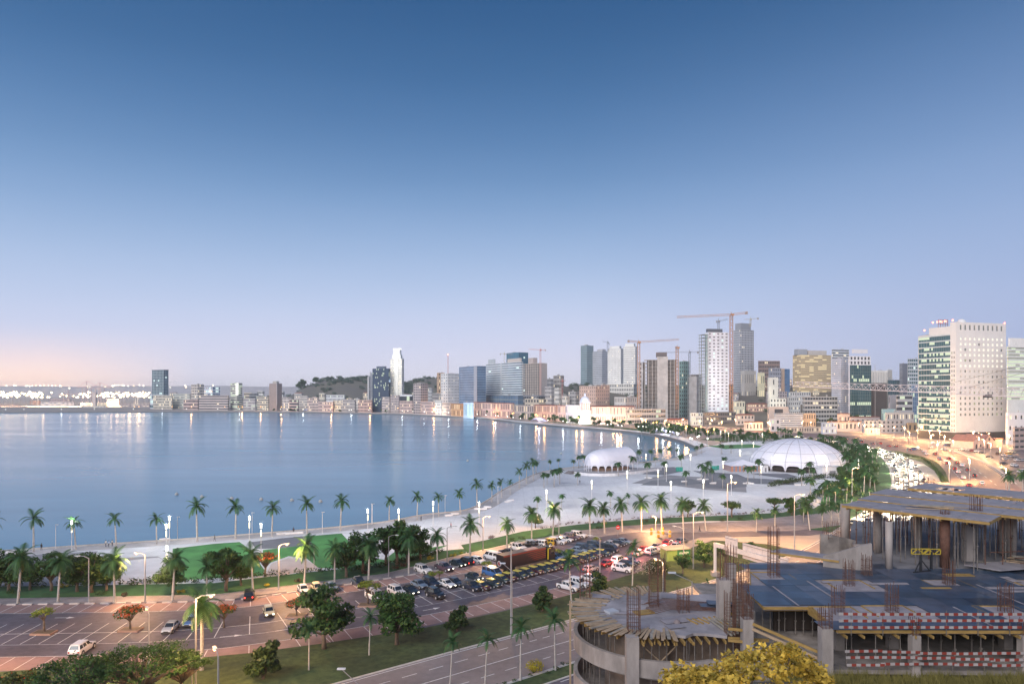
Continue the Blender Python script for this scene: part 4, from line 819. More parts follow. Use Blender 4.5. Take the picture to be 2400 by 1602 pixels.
tb = MB(); tb.tube([(c.x, c.y, zz + 4), (c.x, c.y, zz + 5)], 7.6, 16); tb.dome((c.x, c.y, zz + 5), 6.3, 16, 6, sz=1.15); tb.tube([(c.x, c.y, zz + 12), (c.x, c.y, zz + 14.5)], 1.3, 8); tb.dome((c.x, c.y, zz + 14.5), 1.5, 8, 3); tb.build('dome', M('bank_dome', (.74, .78, .88), .5), t, smooth=False)
bld('bank_wing', 'long right wing of the domed bank with white colonnade and red roof', 1382, 1385, 1490, 953, 850, 9, (.74, .56, .5), 2, 1, 26, lit=lit_w, fw=.5, fh=.75, pl_lit=.45, roof='hip', dep=18)
bld('bank_wing', 'white gabled front part beside the dome of the bank', 1326, 1356, 1360, 949, 858, 28, (.8, .76, .8), 2, 8, 1, lit=lit_w, fw=.45, fh=.7, pl_lit=.5, dep=8)

# --- cranes
def crane(label, px, pb, pt, Y, jl, jr, m, w=2., cj='left', dz=0, z0=None):
    if 1440 < px < 2150 and Y < 830: Y *= 1.33; w *= 1.25
    p = AT(px, pt, Y); zb = ZY(pb, Y); t = thing('tower_crane', label, 'crane', (p.x, p.y, zb), group='tower cranes over the city'); h = p.z - zb
    mb = MB(); lattice(mb, (0, 0, 0), (0, 0, h), w, max(6, int(h / w / 1.1))); mb.build('mast', m, t)
    mb = MB(); mb.box((w * .2, -w * .7, h + .6), (w * 1.1, w * 1.2, 2.2)); mb.build('cab', m, t)
    k = Y / F; L = (jl[0] - px) * k; Rr = (jr[0] - px) * k; zl, zr = ZY(jl[1], Y) - zb, ZY(jr[1], Y) - zb
    mb = MB(); lattice(mb, (0, 0, h + 1), (L, 8 * (1 if abs(L) > abs(Rr) else -.5), zl), w * .62, max(5, int(abs(L) / w))); lattice(mb, (0, 0, h + 1), (Rr, 8 * (1 if abs(Rr) > abs(L) else -.5), zr), w * .62, max(5, int(abs(Rr) / w))); mb.build('jib', m, t)
    mb = MB(); mb.bar((0, 0, h), (0, 0, h + 4.2), .5); mb.build('apex', m, t)
    s_ = L if abs(L) < abs(Rr) else Rr; zs = zl if abs(L) < abs(Rr) else zr
    mb = MB(); mb.box((s_ * .92, -3, zs - .6), (abs(s_) * .16, 1.8, 2.6)); mb.build('counterweight', PL((.4, .36, .34)), t); return t
m_or = M('orange_crane_steel', (.46, .25, .15), .6, var=.15); m_gc = PL((.28, .31, .36), .6); m_yc = PL((.5, .46, .36), .6)
crane('tallest orange tower crane beside the white stacked tower', 1714, 985, 739, 615, (1590, 741), (1750, 733), m_or, 2.5)
crane('orange tower crane with long jib left of the grey unfinished tower', 1497, 978, 803, 660, (1470, 799), (1595, 794), m_or, 2.4)
crane('short orange tower crane seen end-on over the grey unfinished tower', 1587, 960, 816, 668, (1582, 814), (1595, 813), m_or, 2.4)
crane('dark slim tower crane with level jib between the two unfinished towers', 1616, 875, 826, 720, (1546, 825), (1636, 825), m_gc, 1.8)
crane('small blue-grey crane between the grey gridded tower and the white twin towers', 1424, 822, 803, 1220, (1414, 799), (1428, 806), m_gc, 2.)
crane('pale crane with work lamp on the white stacked tower roof', 1684, 778, 754, 650, (1677, 753), (1711, 746), m_gc, 1.6)
crane('thin crane standing on the tall grey tower under construction', 1759, 765, 749, 1010, (1742, 749), (1776, 746), m_yc, 1.8)
crane('thin red-topped crane over the beige unfinished tower', 1266.5, 925, 821, 1050, (1240, 817), (1279, 820), m_redw, 2.2)
crane('low pale crane on the roof of the banded grey tower', 1182, 847, 830, 1090, (1172, 829), (1202, 830), m_yc, 1.6)
crane('rust coloured crane mast in the houses right of the beige unfinished tower', 1318, 935, 893, 960, (1312, 893), (1326, 892), m_redw, 1.6)

# --- port at the left edge
m_port = EM('port_floodlight', (1., .72, .36), 14); m_portw = EM('port_floodlight_white', (1., .88, .62), 14)
ph = [(-40, 45, 947, 2050, (.5, .3, .25)), (70, 95, 938, 2150, (.5, .28, .22)), (95, 175, 942, 1990, (.66, .6, .6)), (115, 165, 934, 2200, (.34, .28, .32)), (188, 216, 943, 1900, (.66, .6, .54)), (227, 252, 943, 1880, (.62, .58, .48)), (250, 280, 934, 1950, (.58, .44, .46)), (190, 250, 951, 1740, (.62, .58, .52)), (0, 60, 951, 1850, (.5, .42, .42)), (285, 352, 946, 1800, (.5, .42, .4))]
for k, (a, c, tp, Y, w) in enumerate(ph): bld('port_shed', f'{nth(k + 1)} low shed of the hazy port at the left, beyond the bay', a, c - 2, c, tp, Y, 80, w, 2, 8, 1, fw=.5, fh=.35, pl_lit=.3, group='sheds of the port', plant=False)
bld('port_tower', 'slim pale tower block standing in the port lights', 216, 224, 227, 919, 1760, 60, (.68, .56, .5), 8, 2, 1, fw=.2, pl_lit=.1, plant=False)
def quay_crane(px, top, Y, label):
    p = G(px, HY + F * H / Y); h = ZY(top, Y); t = thing('quay_crane', label, 'crane', (p.x, p.y, 0), group='quay cranes'); m = PL((.56, .42, .42), .7); mb = MB()
    for x in (-9, 9):
        for y in (-9, 9): mb.bar((x, y, 0), (x * .9, y, h * .72), 1.6)
        mb.bar((x, -9, h * .35), (x, 9, h * .35), 1.3)
    mb.bar((-9, -9, h * .7), (9, -9, h * .7), 1.6); mb.build('portal', m, t); mb = MB(); mb.bar((-30, 0, h * .74), (38, 0, h * .8), 2.2); mb.bar((0, 0, h * .72), (0, 0, h), 1.6); mb.bar((0, 0, h), (34, 0, h * .8), .7); mb.bar((0, 0, h), (-28, 0, h * .74), .7); mb.build('boom', m, t)
quay_crane(203, 893, 2150, 'left tall quay crane of the port behind the slim pale tower'); quay_crane(234, 896, 2150, 'right tall quay crane of the port behind the slim pale tower'); quay_crane(160, 915, 2080, 'low luffing quay crane left in the port')
n = 0
for k, px in enumerate(sorted(R.choice([R.uniform(-60, 170), R.uniform(168, 352), R.uniform(200, 352), R.uniform(0, 100)]) for _ in range(190))):
    Y = R.uniform(1900, 2900); py = R.choice([R.uniform(921, 931), R.uniform(918, 928)])
    p = AT(px, py, Y); n += 1; t = thing('port_floodlight', f'{nth(k + 1)} glaring floodlight mast from the left in the hazy port', 'floodlight', (p.x, p.y, 0), group='port floodlights')
    mb = MB(); mb.bar((0, 0, 0), (0, 0, p.z), .5); mb.build('mast', m_gc, t); mb = MB(); r = R.uniform(1.2, 3.6); mb.dome((0, 0, p.z), r, 6, 4, half=False); mb.build('lamp_head', R.choice([m_port, m_port, m_portw]), t)
    if k % 8 == 0: lamp((p.x, p.y - 20, p.z + 10), 2.6e4, (1., .62, .32), 4)
for k, px in enumerate(sorted(R.uniform(-60, 340) if q_ < 45 else R.uniform(340, 560) for q_ in range(55))):
    Y = R.uniform(6300, 7300); X = (px - CX) / F * Y; z = terr(X, Y) + 8
    t = thing('ridge_lamp', f'{nth(k + 1)} tiny street light from the left on the far ridge above the port', 'street light', (X, Y, z - 8), group='lights on the far ridge'); mb = MB(); mb.dome((0, 0, 8), R.uniform(2.6, 5.5), 6, 4, half=False); mb.bar((0, 0, -2), (0, 0, 8), .6); mb.build('lamp', m_portw if k % 3 else m_port, t)

for k in range(9):
    px = -20 + 42 * k; Y = 1900; o = lamp(((px - CX) / F * Y, Y, 55), 1.6e6, (1., .68, .4), 4, 'SPOT', 130)

# second row of the old town, peeping between the shore-front blocks
k = 0; px = 398.
while px < 1345:
    k += 1; Y = 1720 if px < 660 else 1590 if px < 900 else 1430 if px < 1050 else 1300 if px < 1200 else 1120
    w = R.uniform(11, 22); tp = R.uniform(916, 936); c = R.choice([CR, PK, (.7, .68, .64), (.6, .55, .5), (.66, .56, .44), (.55, .55, .56), (.74, .7, .66)])
    bld('town_house', f'{nth(k)} small pale house from the left in the back row of the old town', px, px + w * .8, px + w, tp, Y + R.uniform(-40, 60), R.choice([60, 72]), c, R.randint(3, 5), R.randint(4, 6), 2, fw=R.choice([.45, .6, .8]), fh=.5, pl_lit=.16, lit=R.choice([lit_w, lit_g]), roof=R.choice(['flat', 'flat', 'hip']), dep=12, group='back row of the old town')
    px += w + R.uniform(0, 9)
# ================================================================ PALMS, TREES, PLANTS
m_trunk = M('palm_trunk', (.40, .38, .36), .85, var=.25, scale=2.5, detail=6); m_shaft = M('palm_crownshaft', (.09, .20, .07), .6, var=.25, scale=2)
m_frond = LEAF('palm_frond', (.022, .075, .028), (.05, .13, .045), .5); m_frond2 = LEAF('palm_frond_dry', (.05, .075, .022), (.11, .12, .04), .5)
m_leaf = LEAF('tree_leaves', (.022, .06, .018), (.055, .12, .03), .55); m_leaf2 = LEAF('tree_leaves_olive', (.045, .075, .02), (.10, .13, .035), .55)
m_leafy = LEAF('fresh_leaves', (.12, .19, .02), (.22, .27, .04), .8); m_red = LEAF('flame_blossom', (.36, .05, .02), (.5, .11, .03), 1.2); m_bark = M('tree_bark', (.14, .11, .09), .9, var=.3, scale=2)
m_shrub = LEAF('shrub_leaves', (.02, .05, .016), (.05, .085, .025), .9); m_yel = LEAF('yellow_shrub_leaves', (.26, .24, .02), (.42, .36, .04), 1.2); m_wine = LEAF('dark_red_shrub_leaves', (.05, .022, .018), (.09, .04, .03), 1)
def frond_mb(mb, base, az, el, L, droop, nl, wl, wind=Vector((0, 0, 0)), m=0):
    # one pinnate leaf: arching rib with leaflets either side
    p = Vector(base); d = Vector((cos(az) * cos(el), sin(az) * cos(el), sin(el))); st = L / nl; pts = [p.copy()]
    for i in range(nl):
        d = (d + Vector((0, 0, -droop / nl)) + wind / nl).normalized(); p = p + d * st; pts.append(p.copy())
    for i in range(nl):
        a, b = pts[i], pts[i + 1]; t = (b - a).normalized(); s = t.cross(Vector((0, 0, 1)));
        if s.length < .05: s = Vector((1, 0, 0))
        s.normalize(); u = s.cross(t); f = sin(pi * min(1, (i + .8) / nl) ** .8) * .85 + .15
        for k in (-1, 1):
            tip = a + s * k * wl * f + t * wl * .55 * f + u * (-.25 * wl * f)
            mb.poly([a + u * .02, tip, b + u * .02], m) if nl > 8 else mb.poly([a, tip, tip + t * st * .8, b], m)
    if nl > 8:
        for i in range(0, nl, 3): mb.bar(pts[i], pts[min(i + 3, nl)], .06 * (1.2 - i / nl), m=m)
def frond_mesh(L, droop, el, seed): mb = MB(); frond_mb(mb, (0, 0, 0), 0, el, L, droop, 17, L * .25); return mb.mesh('frond', m_frond)
fronds = [frond_mesh(3.7, dr_, el, 0) for dr_, el in ((1.7, 1.2), (2.3, .85), (2.5, .5), (2.1, .1), (1.2, -.4))]
dryf = [frond_mesh(3.2, 1.2, -.7, 0)]; dryf[0].materials[0] = m_frond2
def trunk_mesh(h, r=.2): mb = MB(); mb.tube([(0, 0, -.3), (0, 0, .25), (.02, .02, h * .35), (.03, 0, h * .7), (0, 0, h)], [r * 1.6, r * 1.25, r * 1.15, r, r * .78], 8); return mb.mesh('trunk', m_trunk, True)
def shaft_mesh(z0, z1, r=.16): mb = MB(); mb.tube([(0, 0, z0), (0, 0, z0 + (z1 - z0) * .3), (0, 0, z1)], [r, r * 1.15, r * .5], 7); return mb.mesh('crown_shaft', m_shaft, True)
def make_palm(h, seed, big=True, dry=0, wind=0, tr=.2, fs=1.):
    r = random.Random(seed); t = put('palm_tree', None, None); put('trunk', trunk_mesh(h * .78, tr), t); put('crown_shaft', shaft_mesh(h * .77, h, tr * .8), t)
    n = 22 if big else 14
    for k in range(n):
        a = k * 2.399 + r.uniform(-.25, .25); fi = min(len(fronds) - 1, int(k / n * 5)) if big else min(3, int(k / n * 4))
        if wind: a = a + wind * .55 * sin(wind * a + (0 if wind > 0 else pi))
        put('frond', fronds[fi], t, (0, 0, h - .05 - .25 * (k / n)), (r.uniform(-.12, .12), r.uniform(-.12, .12), a), sc=fs * r.uniform(.9, 1.12))
    for k in range(dry): put('frond', dryf[0], t, (0, 0, h - .3), (0, 0, r.uniform(0, 6.3)), sc=r.uniform(.8, 1))
    return t
def far_crown(h, seed, nf=11, nl=5):
    r = random.Random(seed); mb = MB()
    for k in range(nf):
        frond_mb(mb, (0, 0, h - .1), k * 2.399 + r.uniform(-.3, .3), 1.15 - 1.5 * k / nf, r.uniform(3.2, 4.0), 2.2, nl, .85)
    return mb.mesh('crown', m_frond)
def make_far_palm(h, seed):
    t = put('palm_tree', None, None); mb = MB(); mb.tube([(0, 0, -.3), (0, 0, h * .4), (0, 0, h * .75), (0, 0, h)], [.24, .2, .17, .1], 5); put('trunk', mb.mesh('trunk', m_trunk, True), t); put('crown', far_crown(h, seed), t); return t
SRC = []
def park(o): SRC.append(o); return o
big = [park(make_palm(8.6, s, True, 2)) for s in (1, 2, 3, 4, 5)]; sea = [park(make_palm(9, s, False, 0, w)) for s, w in ((11, 1), (12, -1), (13, 0), (14, 1), (15, 0))]
farp = [park(make_far_palm(8, s)) for s in (21, 22, 23, 24)]; young = [park(make_palm(6.5, s, False, 0, 0, .1, .55)) for s in (31, 32)]
# every source tree is itself placed first, later ones are copies
usedsrc = set()
def place(src, loc, rz, label, cat, group, sc=1.):
    if src.name not in usedsrc:
        usedsrc.add(src.name); src.location = loc; src.rotation_euler = (0, 0, rz) if isinstance(rz, (int, float)) else rz; src.scale = (sc,) * 3; tag(src, label, cat, group); return src
    o = dup(src, loc, rz, label, sc, group); o['category'] = cat; return o
def palms(L, srcs, h0, fmt, group, cr_=None, hh=None):
    L = sorted(L, key=lambda q: q[0])
    for k, (px, pb, pt) in enumerate(L):
        p = G(px, pb); h = ZY(pt, p.y); s = max(.45, min(1.5, (h - 1.2) / h0)) * R.uniform(.95, 1.06); place(srcs[k % len(srcs)], p, (R.gauss(0, .035), R.gauss(0, .035), R.uniform(0, 6.28)), fmt % nth(k + 1), 'palm tree', group, s)
S1 = lambda L: [(a / 3.47, 1150 + b / 3.47, 1150 + c / 3.47) for a, b, c in L]; S2 = lambda L: [(400 + a / 3.47, 1150 + b / 3.47, 1150 + c / 3.47) for a, b, c in L]; S3 = lambda L: [(850 + a / 3.47, 1150 + b / 3.47, 1150 + c / 3.47) for a, b, c in L]
S4 = lambda L: [(1250 + a / 4.698, 1000 + b / 4.698, 1000 + c / 4.698) for a, b, c in L]; S5 = lambda L: [(1650 + a / 4.612, 960 + b / 4.612, 960 + c / 4.612) for a, b, c in L]
palms(S1([(-60, 510, 195), (272, 495, 190), (617, 475, 210), (945, 455, 195), (1275, 430, 180)]) + S2([(216, 410, 85), (527, 390, 80), (822, 370, 110), (1108, 345, 55), (1378, 320, 55)]) + S3([(215, 245, 40), (442, 235, 10), (617, 205, 20), (795, 190, -5)]) + [(1118, 1188, 1128), (1153, 1176, 1130), (1176, 1165, 1120), (1196, 1158, 1121), (1217, 1143, 1098), (1234, 1132, 1083), (1250, 1125, 1078)],
      sea, 9., '%s royal palm from the left in the seafront row along the promenade wall', 'palms along the sea promenade')
palms(S1([(145, 915, 490), (470, 905, 510), (932, 910, 530), (1403, 890, 520)]) + S2([(292, 850, 560), (670, 810, 470), (1087, 770, 400), (1333, 750, 420), (1610, 730, 400)]) + S3([(48, 730, 410), (375, 675, 330), (608, 600, 320), (873, 538, 240), (1172, 488, 225), (1375, 415, 150), (1545, 380, 110)]) + S4([(625, 1205, 840), (785, 1175, 840), (980, 1155, 800), (1190, 1145, 790), (1415, 1130, 760), (1655, 1140, 810), (1900, 1145, 810)]) + S5([(565, 1320, 1060), (765, 1260, 1030), (1145, 1300, 1000), (1280, 1270, 1000), (1375, 1240, 1000), (1460, 1220, 990)]),
      big, 8.4, '%s large royal palm from the left in the row on the car park pavement', 'palms on the car park pavement')
palms(S4([(30, 520, 350), (183, 470, 340), (278, 440, 330), (443, 470, 340), (498, 455, 290), (565, 440, 290), (117, 670, 480), (150, 635, 490), (228, 662, 450), (270, 575, 440), (290, 632, 440), (490, 642, 480), (307, 895, 700), (38, 950, 740), (850, 872, 680), (1040, 862, 705), (1045, 400, 240), (1165, 395, 235), (1285, 380, 235), (1397, 370, 230), (1497, 345, 210), (1585, 330, 220), (1095, 500, 300), (1075, 470, 350), (935, 545, 365), (1250, 570, 370), (1345, 430, 310), (1448, 545, 350), (1630, 460, 290), (1682, 655, 470), (1850, 575, 390), (1885, 645, 410), (1970, 602, 440), (2085, 675, 490), (2105, 440, 310), (1930, 540, 360), (1800, 320, 190), (1855, 300, 170), (2070, 302, 180), (2180, 290, 180)]) + S5([(470, 802, 585), (600, 712, 510), (540, 748, 590), (1055, 822, 610), (1140, 732, 550), (1170, 780, 600), (215, 612, 490), (195, 480, 360), (290, 470, 370), (640, 400, 340), (530, 360, 310)]),
      farp, 8., '%s palm from the left among those scattered over the pale plaza', 'palms on the plaza')
# palms and thick green between the plaza and the bright curve of the avenue
palms(S5([(1210, 1000, 830), (1290, 1000, 760), (1300, 900, 770), (1370, 880, 780), (1510, 690, 590), (1540, 1000, 840), (1640, 880, 750), (1700, 900, 770), (1850, 880, 700), (1880, 700, 560), (1780, 640, 520), (1740, 560, 440), (1870, 560, 400), (1820, 520, 400), (1690, 480, 380), (1600, 430, 350), (1500, 420, 320), (1560, 450, 350), (1640, 440, 370), (1420, 380, 300), (1480, 1080, 920), (1590, 1060, 900), (1400, 1120, 960), (1700, 1010, 860), (1790, 960, 820)]),
      farp, 8., '%s palm from the left in the green belt along the bright curve of the avenue', 'palms along the curve of the avenue')
rowb = []
for i in range(64):
    f = i / 63; px = 1500 + 470 * f + R.uniform(-8, 8); pb = 1003 + 20 * f + 26 * f * f + R.uniform(-4, 8); rowb.append((px, pb + 12, pb - 9 + R.uniform(-3, 3)))
palms(rowb, farp, 8., '%s palm from the left in the dark double row between plaza and far road', 'palms of the boulevard behind the dome')
shp = []
for i in range(46):
    f = i / 45; k = f * (len(farS) - 20); j = int(k); q = offset(farS, R.choice([17, 30]))[min(j + 2, len(farS) - 1)]
    if q.y < 620: continue
    shp.append((q.x / q.y * F + CX, HY + F * H / q.y, q.y))
shp = sorted(shp)[:70]
for k, (px, pb, Y) in enumerate(shp):
    p = G(px, pb); place(farp[k % 4], p, R.uniform(0, 6), f'{nth(k + 1)} small palm from the left in the line along the far shore', 'palm tree', 'palms along the far shore', R.uniform(.9, 1.35))
palms([(1055, 1602, 1482), (1137, 1602, 1476), (1220, 1595, 1455), (1302, 1571, 1423), (1655, 1397, 1342), (1380, 1478, 1340)][:4] + [(1655, 1397, 1345)], young, 6.5, '%s young thin palm from the left in the verge of the avenue', 'young palms by the avenue')
palms([(724, 1570, 1450), (865, 1535, 1430), (1340, 1422, 1300), (1482, 1372, 1270), (450, 1610, 1520)], young, 6.5, '%s thin palm from the left on the grass slope below the car park', 'thin palms on the slope')
place(big[0], G(473, 1570), .4, 'big drooping palm behind the tall sodium lamp at lower left', 'palm tree', 'palms on the slope', 1.12)
place(big[1], (G(2365, 1165)), 1., 'dark palm at the right edge by the orange street lamp', 'palm tree', 'palms on the slope', 1.); place(big[2], G(2397, 1160), 2., 'dark palm cut by the right edge of the photo', 'palm tree', 'palms on the slope', .95)

def leafcloud(mb, blobs, n, s, m=0, r=R, ms=None):
    tot = sum(b[1] ** 2 for b in blobs)
    for c, rad in blobs:
        c = Vector(c)
        for _ in range(int(n * rad ** 2 / tot)):
            d = Vector((r.gauss(0, 1), r.gauss(0, 1), r.gauss(0, 1))).normalized(); p = c + Vector((d.x, d.y, d.z * .72)) * rad * r.uniform(.35, 1.05) ** .6
            a = Vector((r.gauss(0, 1), r.gauss(0, 1), r.gauss(0, .6))).normalized(); b = a.cross(d + Vector((0, 0, .3)))
            if b.length < .1: continue
            b.normalize(); q = s * r.uniform(.6, 1.3); mm = m if ms is None else (ms[1] if r.random() < ms[2] and d.z > -.1 else ms[0])
            mb.poly([p - a * q * .5, p + b * q * .32, p + a * q * .5, p - b * q * .32], mm)
def make_tree(name, h, cr, seed, leaves, n=1500, s=.5, nb=9, spread=1., clear=.35, mats=None, blossom=0., flat=1.):
    r = random.Random(seed); t = put(name, None, None); T = MB(); blobs = []
    T.tube([(0, 0, -.3), (r.uniform(-.1, .1), 0, h * clear * .6), (r.uniform(-.2, .2), r.uniform(-.2, .2), h * clear)], [cr * .075 + .06, cr * .055 + .05, cr * .05 + .04], 7)
    for k in range(nb):
        a = k * 2.4 + r.uniform(-.4, .4); rr = cr * spread * sqrt((k + .6) / nb) * r.uniform(.6, .95); z = h * (clear + (1 - clear) * (r.uniform(.12, .95) * (1 - .35 * (rr / cr) ** 2) if flat > .9 else .5 + .4 * (1 - rr / cr) * flat + r.uniform(-.14, .1)))
        p = Vector((cos(a) * rr, sin(a) * rr, z)); q = p * .5; q.z = h * clear + (z - h * clear) * .55
        T.tube([(0, 0, h * clear - .1), q, p], [cr * .035 + .03, cr * .02 + .02, .02], 5); blobs.append((p, cr * r.uniform(.26, .46) * min(1, sqrt(17 / nb))))
    put('trunk', T.mesh('trunk', m_bark, True), t); C = MB(); leafcloud(C, blobs, n, s, r=r, ms=(0, 1, blossom) if blossom else None)
    put('crown', C.mesh('crown', [leaves] + ([m_red] if blossom else [])), t); return t
broad = [park(make_tree('broad_tree', 6.2, 3.1, s, m_leaf, 3400, .42, 17, .95, .24)) for s in (5, 6)]; airy = [park(make_tree('airy_tree', 6.6, 3.0, s, m_leaf, 2000, .46, 15, .95, .26)) for s in (7, 8)]
ball = [park(make_tree('round_tree', 3.6, 1.7, 9, m_shrub, 2000, .34, 13, .85, .14))]; flame = [park(make_tree('flame_tree', 4.2, 2.3, s, m_leaf2, 900, .36, 11, 1., .38, blossom=.55, flat=.7)) for s in (14,)]
sap = [park(make_tree('sapling', 3.6, 1.6, s, m_leafy, 320, .34, 6, 1., .5, flat=.6)) for s in (16, 17)]; flat_ = [park(make_tree('umbrella_tree', 5.5, 3.6, 18, m_leaf, 1300, .5, 14, 1., .5, flat=.35))]
fart = [park(make_tree('dark_tree', 9, 5.2, s, m_leaf, 900, 1.3, 9, .9, .2)) for s in (19, 20)]
def trees(L, srcs, cat='tree', group=None):
    for k, (px, pb, hh, label) in enumerate(L):
        s = srcs[k % len(srcs)]; p = G(px, pb); h0 = max(o.bound_box[6][2] for o in KIDS[s] if o.data); place(s, p, R.uniform(0, 6.28), label, cat, group, (1.04 if group == 'trees along the hedge' else 1) * hh * p.y / F / h0)
trees([(760, 1520, 150, 'broad dark tree on the slope, left of a pair, with lit leaves'), (930, 1510, 132, 'broad dark tree on the slope, right one of the pair, fullest crown')], broad, group='broad trees on the slope')
trees([(617, 1590, 90, 'two-headed dark tree standing alone on the slope at lower left'), (1071, 1480, 62, 'ball shaped dark tree between the broad trees and the tall lamp'), (1270, 1432, 58, 'ball shaped dark tree on the slope right of the tall grey lamp'), (1408, 1396, 56, 'ball shaped dark tree beside the white pickup')], ball, group='round trees on the slope')
trees([(-25, 1386, 96, 'dark tree cut by the left edge behind the pavement lawn'), (120, 1384, 88, 'dense dark tree left of the second big palm'), (180, 1386, 90, 'dense dark tree right of the second big palm'), (850, 1338, 96, 'dense tree between two big palms at the lawn end'), (930, 1322, 102, 'tallest dark tree in the clump at the lawn end'), (20, 1385, 90, 'airy tree behind the first big palm at the left edge'), (70, 1382, 82, 'airy dark tree between the first and second big palms at left'), (215, 1388, 92, 'tall airy tree between the second and third big palms'), (250, 1384, 80, 'airy tree just left of the third big palm'), (405, 1388, 84, 'tree with light leaves around the fourth big palm'), (530, 1385, 104, 'tall airy tree in front of the bright lawn'), (565, 1372, 70, 'dark low tree left of the sixth big palm'), (812, 1352, 92, 'dark tree with yellow blossom spots left of a big palm'), (905, 1325, 92, 'large dark tree right of the bright lawn, before the lamp'), (955, 1320, 88, 'twin of the large dark tree at the end of the lawn'), (985, 1312, 80, 'dark tree farthest right in the hedge by the lawn')], airy + broad[:1], group='trees along the hedge')
trees([(622, 1350, 58, 'flame tree with red blossom behind the slim lamp by the sand court'), (305, 1476, 60, 'small flame tree in full red blossom standing in a planter of the car park'), (525, 1470, 56, 'red flame tree half hidden behind the big drooping palm'), (695, 1443, 42, 'small reddish flame tree in a planter beside the yellowish car')], flame, group='flame trees')
trees([(103, 1483, 62, 'light green sapling in a brick planter at the left of the car park'), (862, 1418, 60, 'light green sapling in the planter beside the white van'), (1012, 1366, 28, 'bright sapling left of the white car with headlights'), (1030, 1362, 26, 'bright sapling among the dark cars'), (1142, 1348, 36, 'bright sapling in front of the truck rear'), (1305, 1310, 26, 'bright sapling beside the truck cab'), (1335, 1312, 28, 'bright sapling between parked cars right of the truck'), (1398, 1278, 22, 'pale sapling far right in the car park')], sap, group='saplings in the car park')
trees([(1715, 1212, 40, 'umbrella shaped tree standing on the plaza edge'), (1255, 1237, 40, 'thin little tree between two big palms by the plaza'), (1612, 1212, 44, 'sparse tree between the big palms beyond the roundabout road'), (1815, 1200, 36, 'sparse tree between palms near the unfinished building'), (1650, 1330, 66, 'spreading tree with lit top behind the green booth'), (1600, 1345, 50, 'low tree right of the white flowering bush'), (1700, 1330, 55, 'dark spreading tree under the sign gantry'), (1760, 1300, 34, 'dark tree behind the sign gantry boards'), (1985, 1160, 40, 'bright green tree in the belt beside the avenue')], flat_ + airy, group='trees near the roundabout')
L = [(2010, 1000, 30, 'dark big tree in front of the shops, right one'), (1980, 1002, 34, 'dark big tree before the very long red roofed hall'), (1950, 1003, 26, 'dark tree left of the big trees by the shops'), (1905, 1000, 24, 'dark tree beside the lattice fronted block'), (1890, 1001, 20, 'lower dark tree beside the lattice fronted block'), (2098, 985, 18, 'dark tree on the roofline before the white long wing'), (1725, 935, 24, 'dark tree on the slope at the foot of the tall orange crane'), (1745, 930, 22, 'second dark tree on the slope by the orange crane'), (1715, 925, 26, 'pointed dark tree beside the orange crane mast'), (1775, 905, 14, 'dark tree below the cream floodlit house')]
trees(L, fart, group='dark town trees')
# woods on the two hills: one mass
mb = MB()
for k in range(600):
    w = R.random()
    if w < .45: x, y = R.uniform(-640, -260), R.uniform(1680, 1980)
    elif w < .65: x, y = R.uniform(-340, -120), R.uniform(1800, 2060)
    else:
        u = R.uniform(1290, 1900); y = R.uniform(980 if u < 1690 else 800, 1330); x = (u - CX) / F * y
    z = terr(x, y)
    if z < 6: continue
    if w < .45 and z < 45 and R.random() < .6: continue
    r_ = R.uniform(4, 9) * (1 if w < .65 else .6); leafcloud(mb, [((x, y, z + r_ * .35), r_), ((x + r_ * .7, y, z + r_ * .2), r_ * .7)], 75, r_ * .55)
mb.build('hillside_wood', M('wood_foliage', (.055, .1, .065), .8, var=.4, scale=.06, rgb2=(.075, .12, .075)), kind='stuff')
trees([(707, 906, 26, 'big round tree on the crest of the wooded hill, left one'), (740, 906, 20, 'smaller round tree on the crest of the wooded hill')], fart)
for o, (x, y) in zip([o for o in bpy.data.objects if o.get('label', '').endswith(('hill, left one', 'crest of the wooded hill'))], ((707, 1930), (740, 1940))):
    X = (x - CX) / F * y; o.location = (X, y, terr(X, y) - 1); o.scale = (3.2 if x == 707 else 2.4,) * 3
# hedges and shrubs beside the pavement
def bush(px, pb, w, h, mat, label, group='shrubs by the pavement', n=160, s=.32, name='shrub'):
    p = G(px, pb); mb = MB(); bl = [((R.uniform(-.35, .35) * w, R.uniform(-.2, .2) * w, h * .45), h * R.uniform(.38, .55)) for _ in range(max(2, int(w / h) + 2))]
    leafcloud(mb, bl, n, s); return put(name, mb.mesh('shrub', mat), None, p, label=label, cat='shrub', group=group)
def hedge(L, mat, label, h=1., n=26, s=.32):
    P = W2(L); mb = MB()
    for a, b in zip(P, P[1:]):
        k = max(2, int((b - a).length / 1.1))
        for i in range(k):
            if R.random() < .12: continue
            q = a.lerp(b, (i + R.uniform(-.4, .4)) / k); leafcloud(mb, [((q.x + R.uniform(-.5, .5), q.y + R.uniform(-.7, .7), h * R.uniform(.3, .55)), h * R.uniform(.5, .8))], n, s)
    return mb.build('hedge', mat, label=label, cat='hedge', kind='stuff')
hedge([(-60, 1378), (100, 1372), (230, 1372), (380, 1366), (520, 1362), (640, 1350), (760, 1340), (880, 1330), (960, 1316), (1040, 1292)], m_shrub, 'dark uneven hedge between lawn strip and park', 1.5, 40, .4)
hedge([(820, 1338), (930, 1318), (1000, 1305), (1035, 1296)], m_shrub, 'thick dark hedge at the end of the lawn', 1.6, 40, .4)
hedge([(1275, 1238), (1330, 1228), (1390, 1226), (1470, 1216), (1560, 1214), (1650, 1206), (1740, 1205), (1830, 1195), (1905, 1185)], m_wine, 'dark red low hedge between plaza and lawn strip', .9, 22, .3)
hedge([(1800, 1140), (1860, 1130), (1925, 1120), (1985, 1118), (2030, 1120), (2050, 1140)], m_shrub, 'thick green belt along the avenue', 2.6, 50, .6)
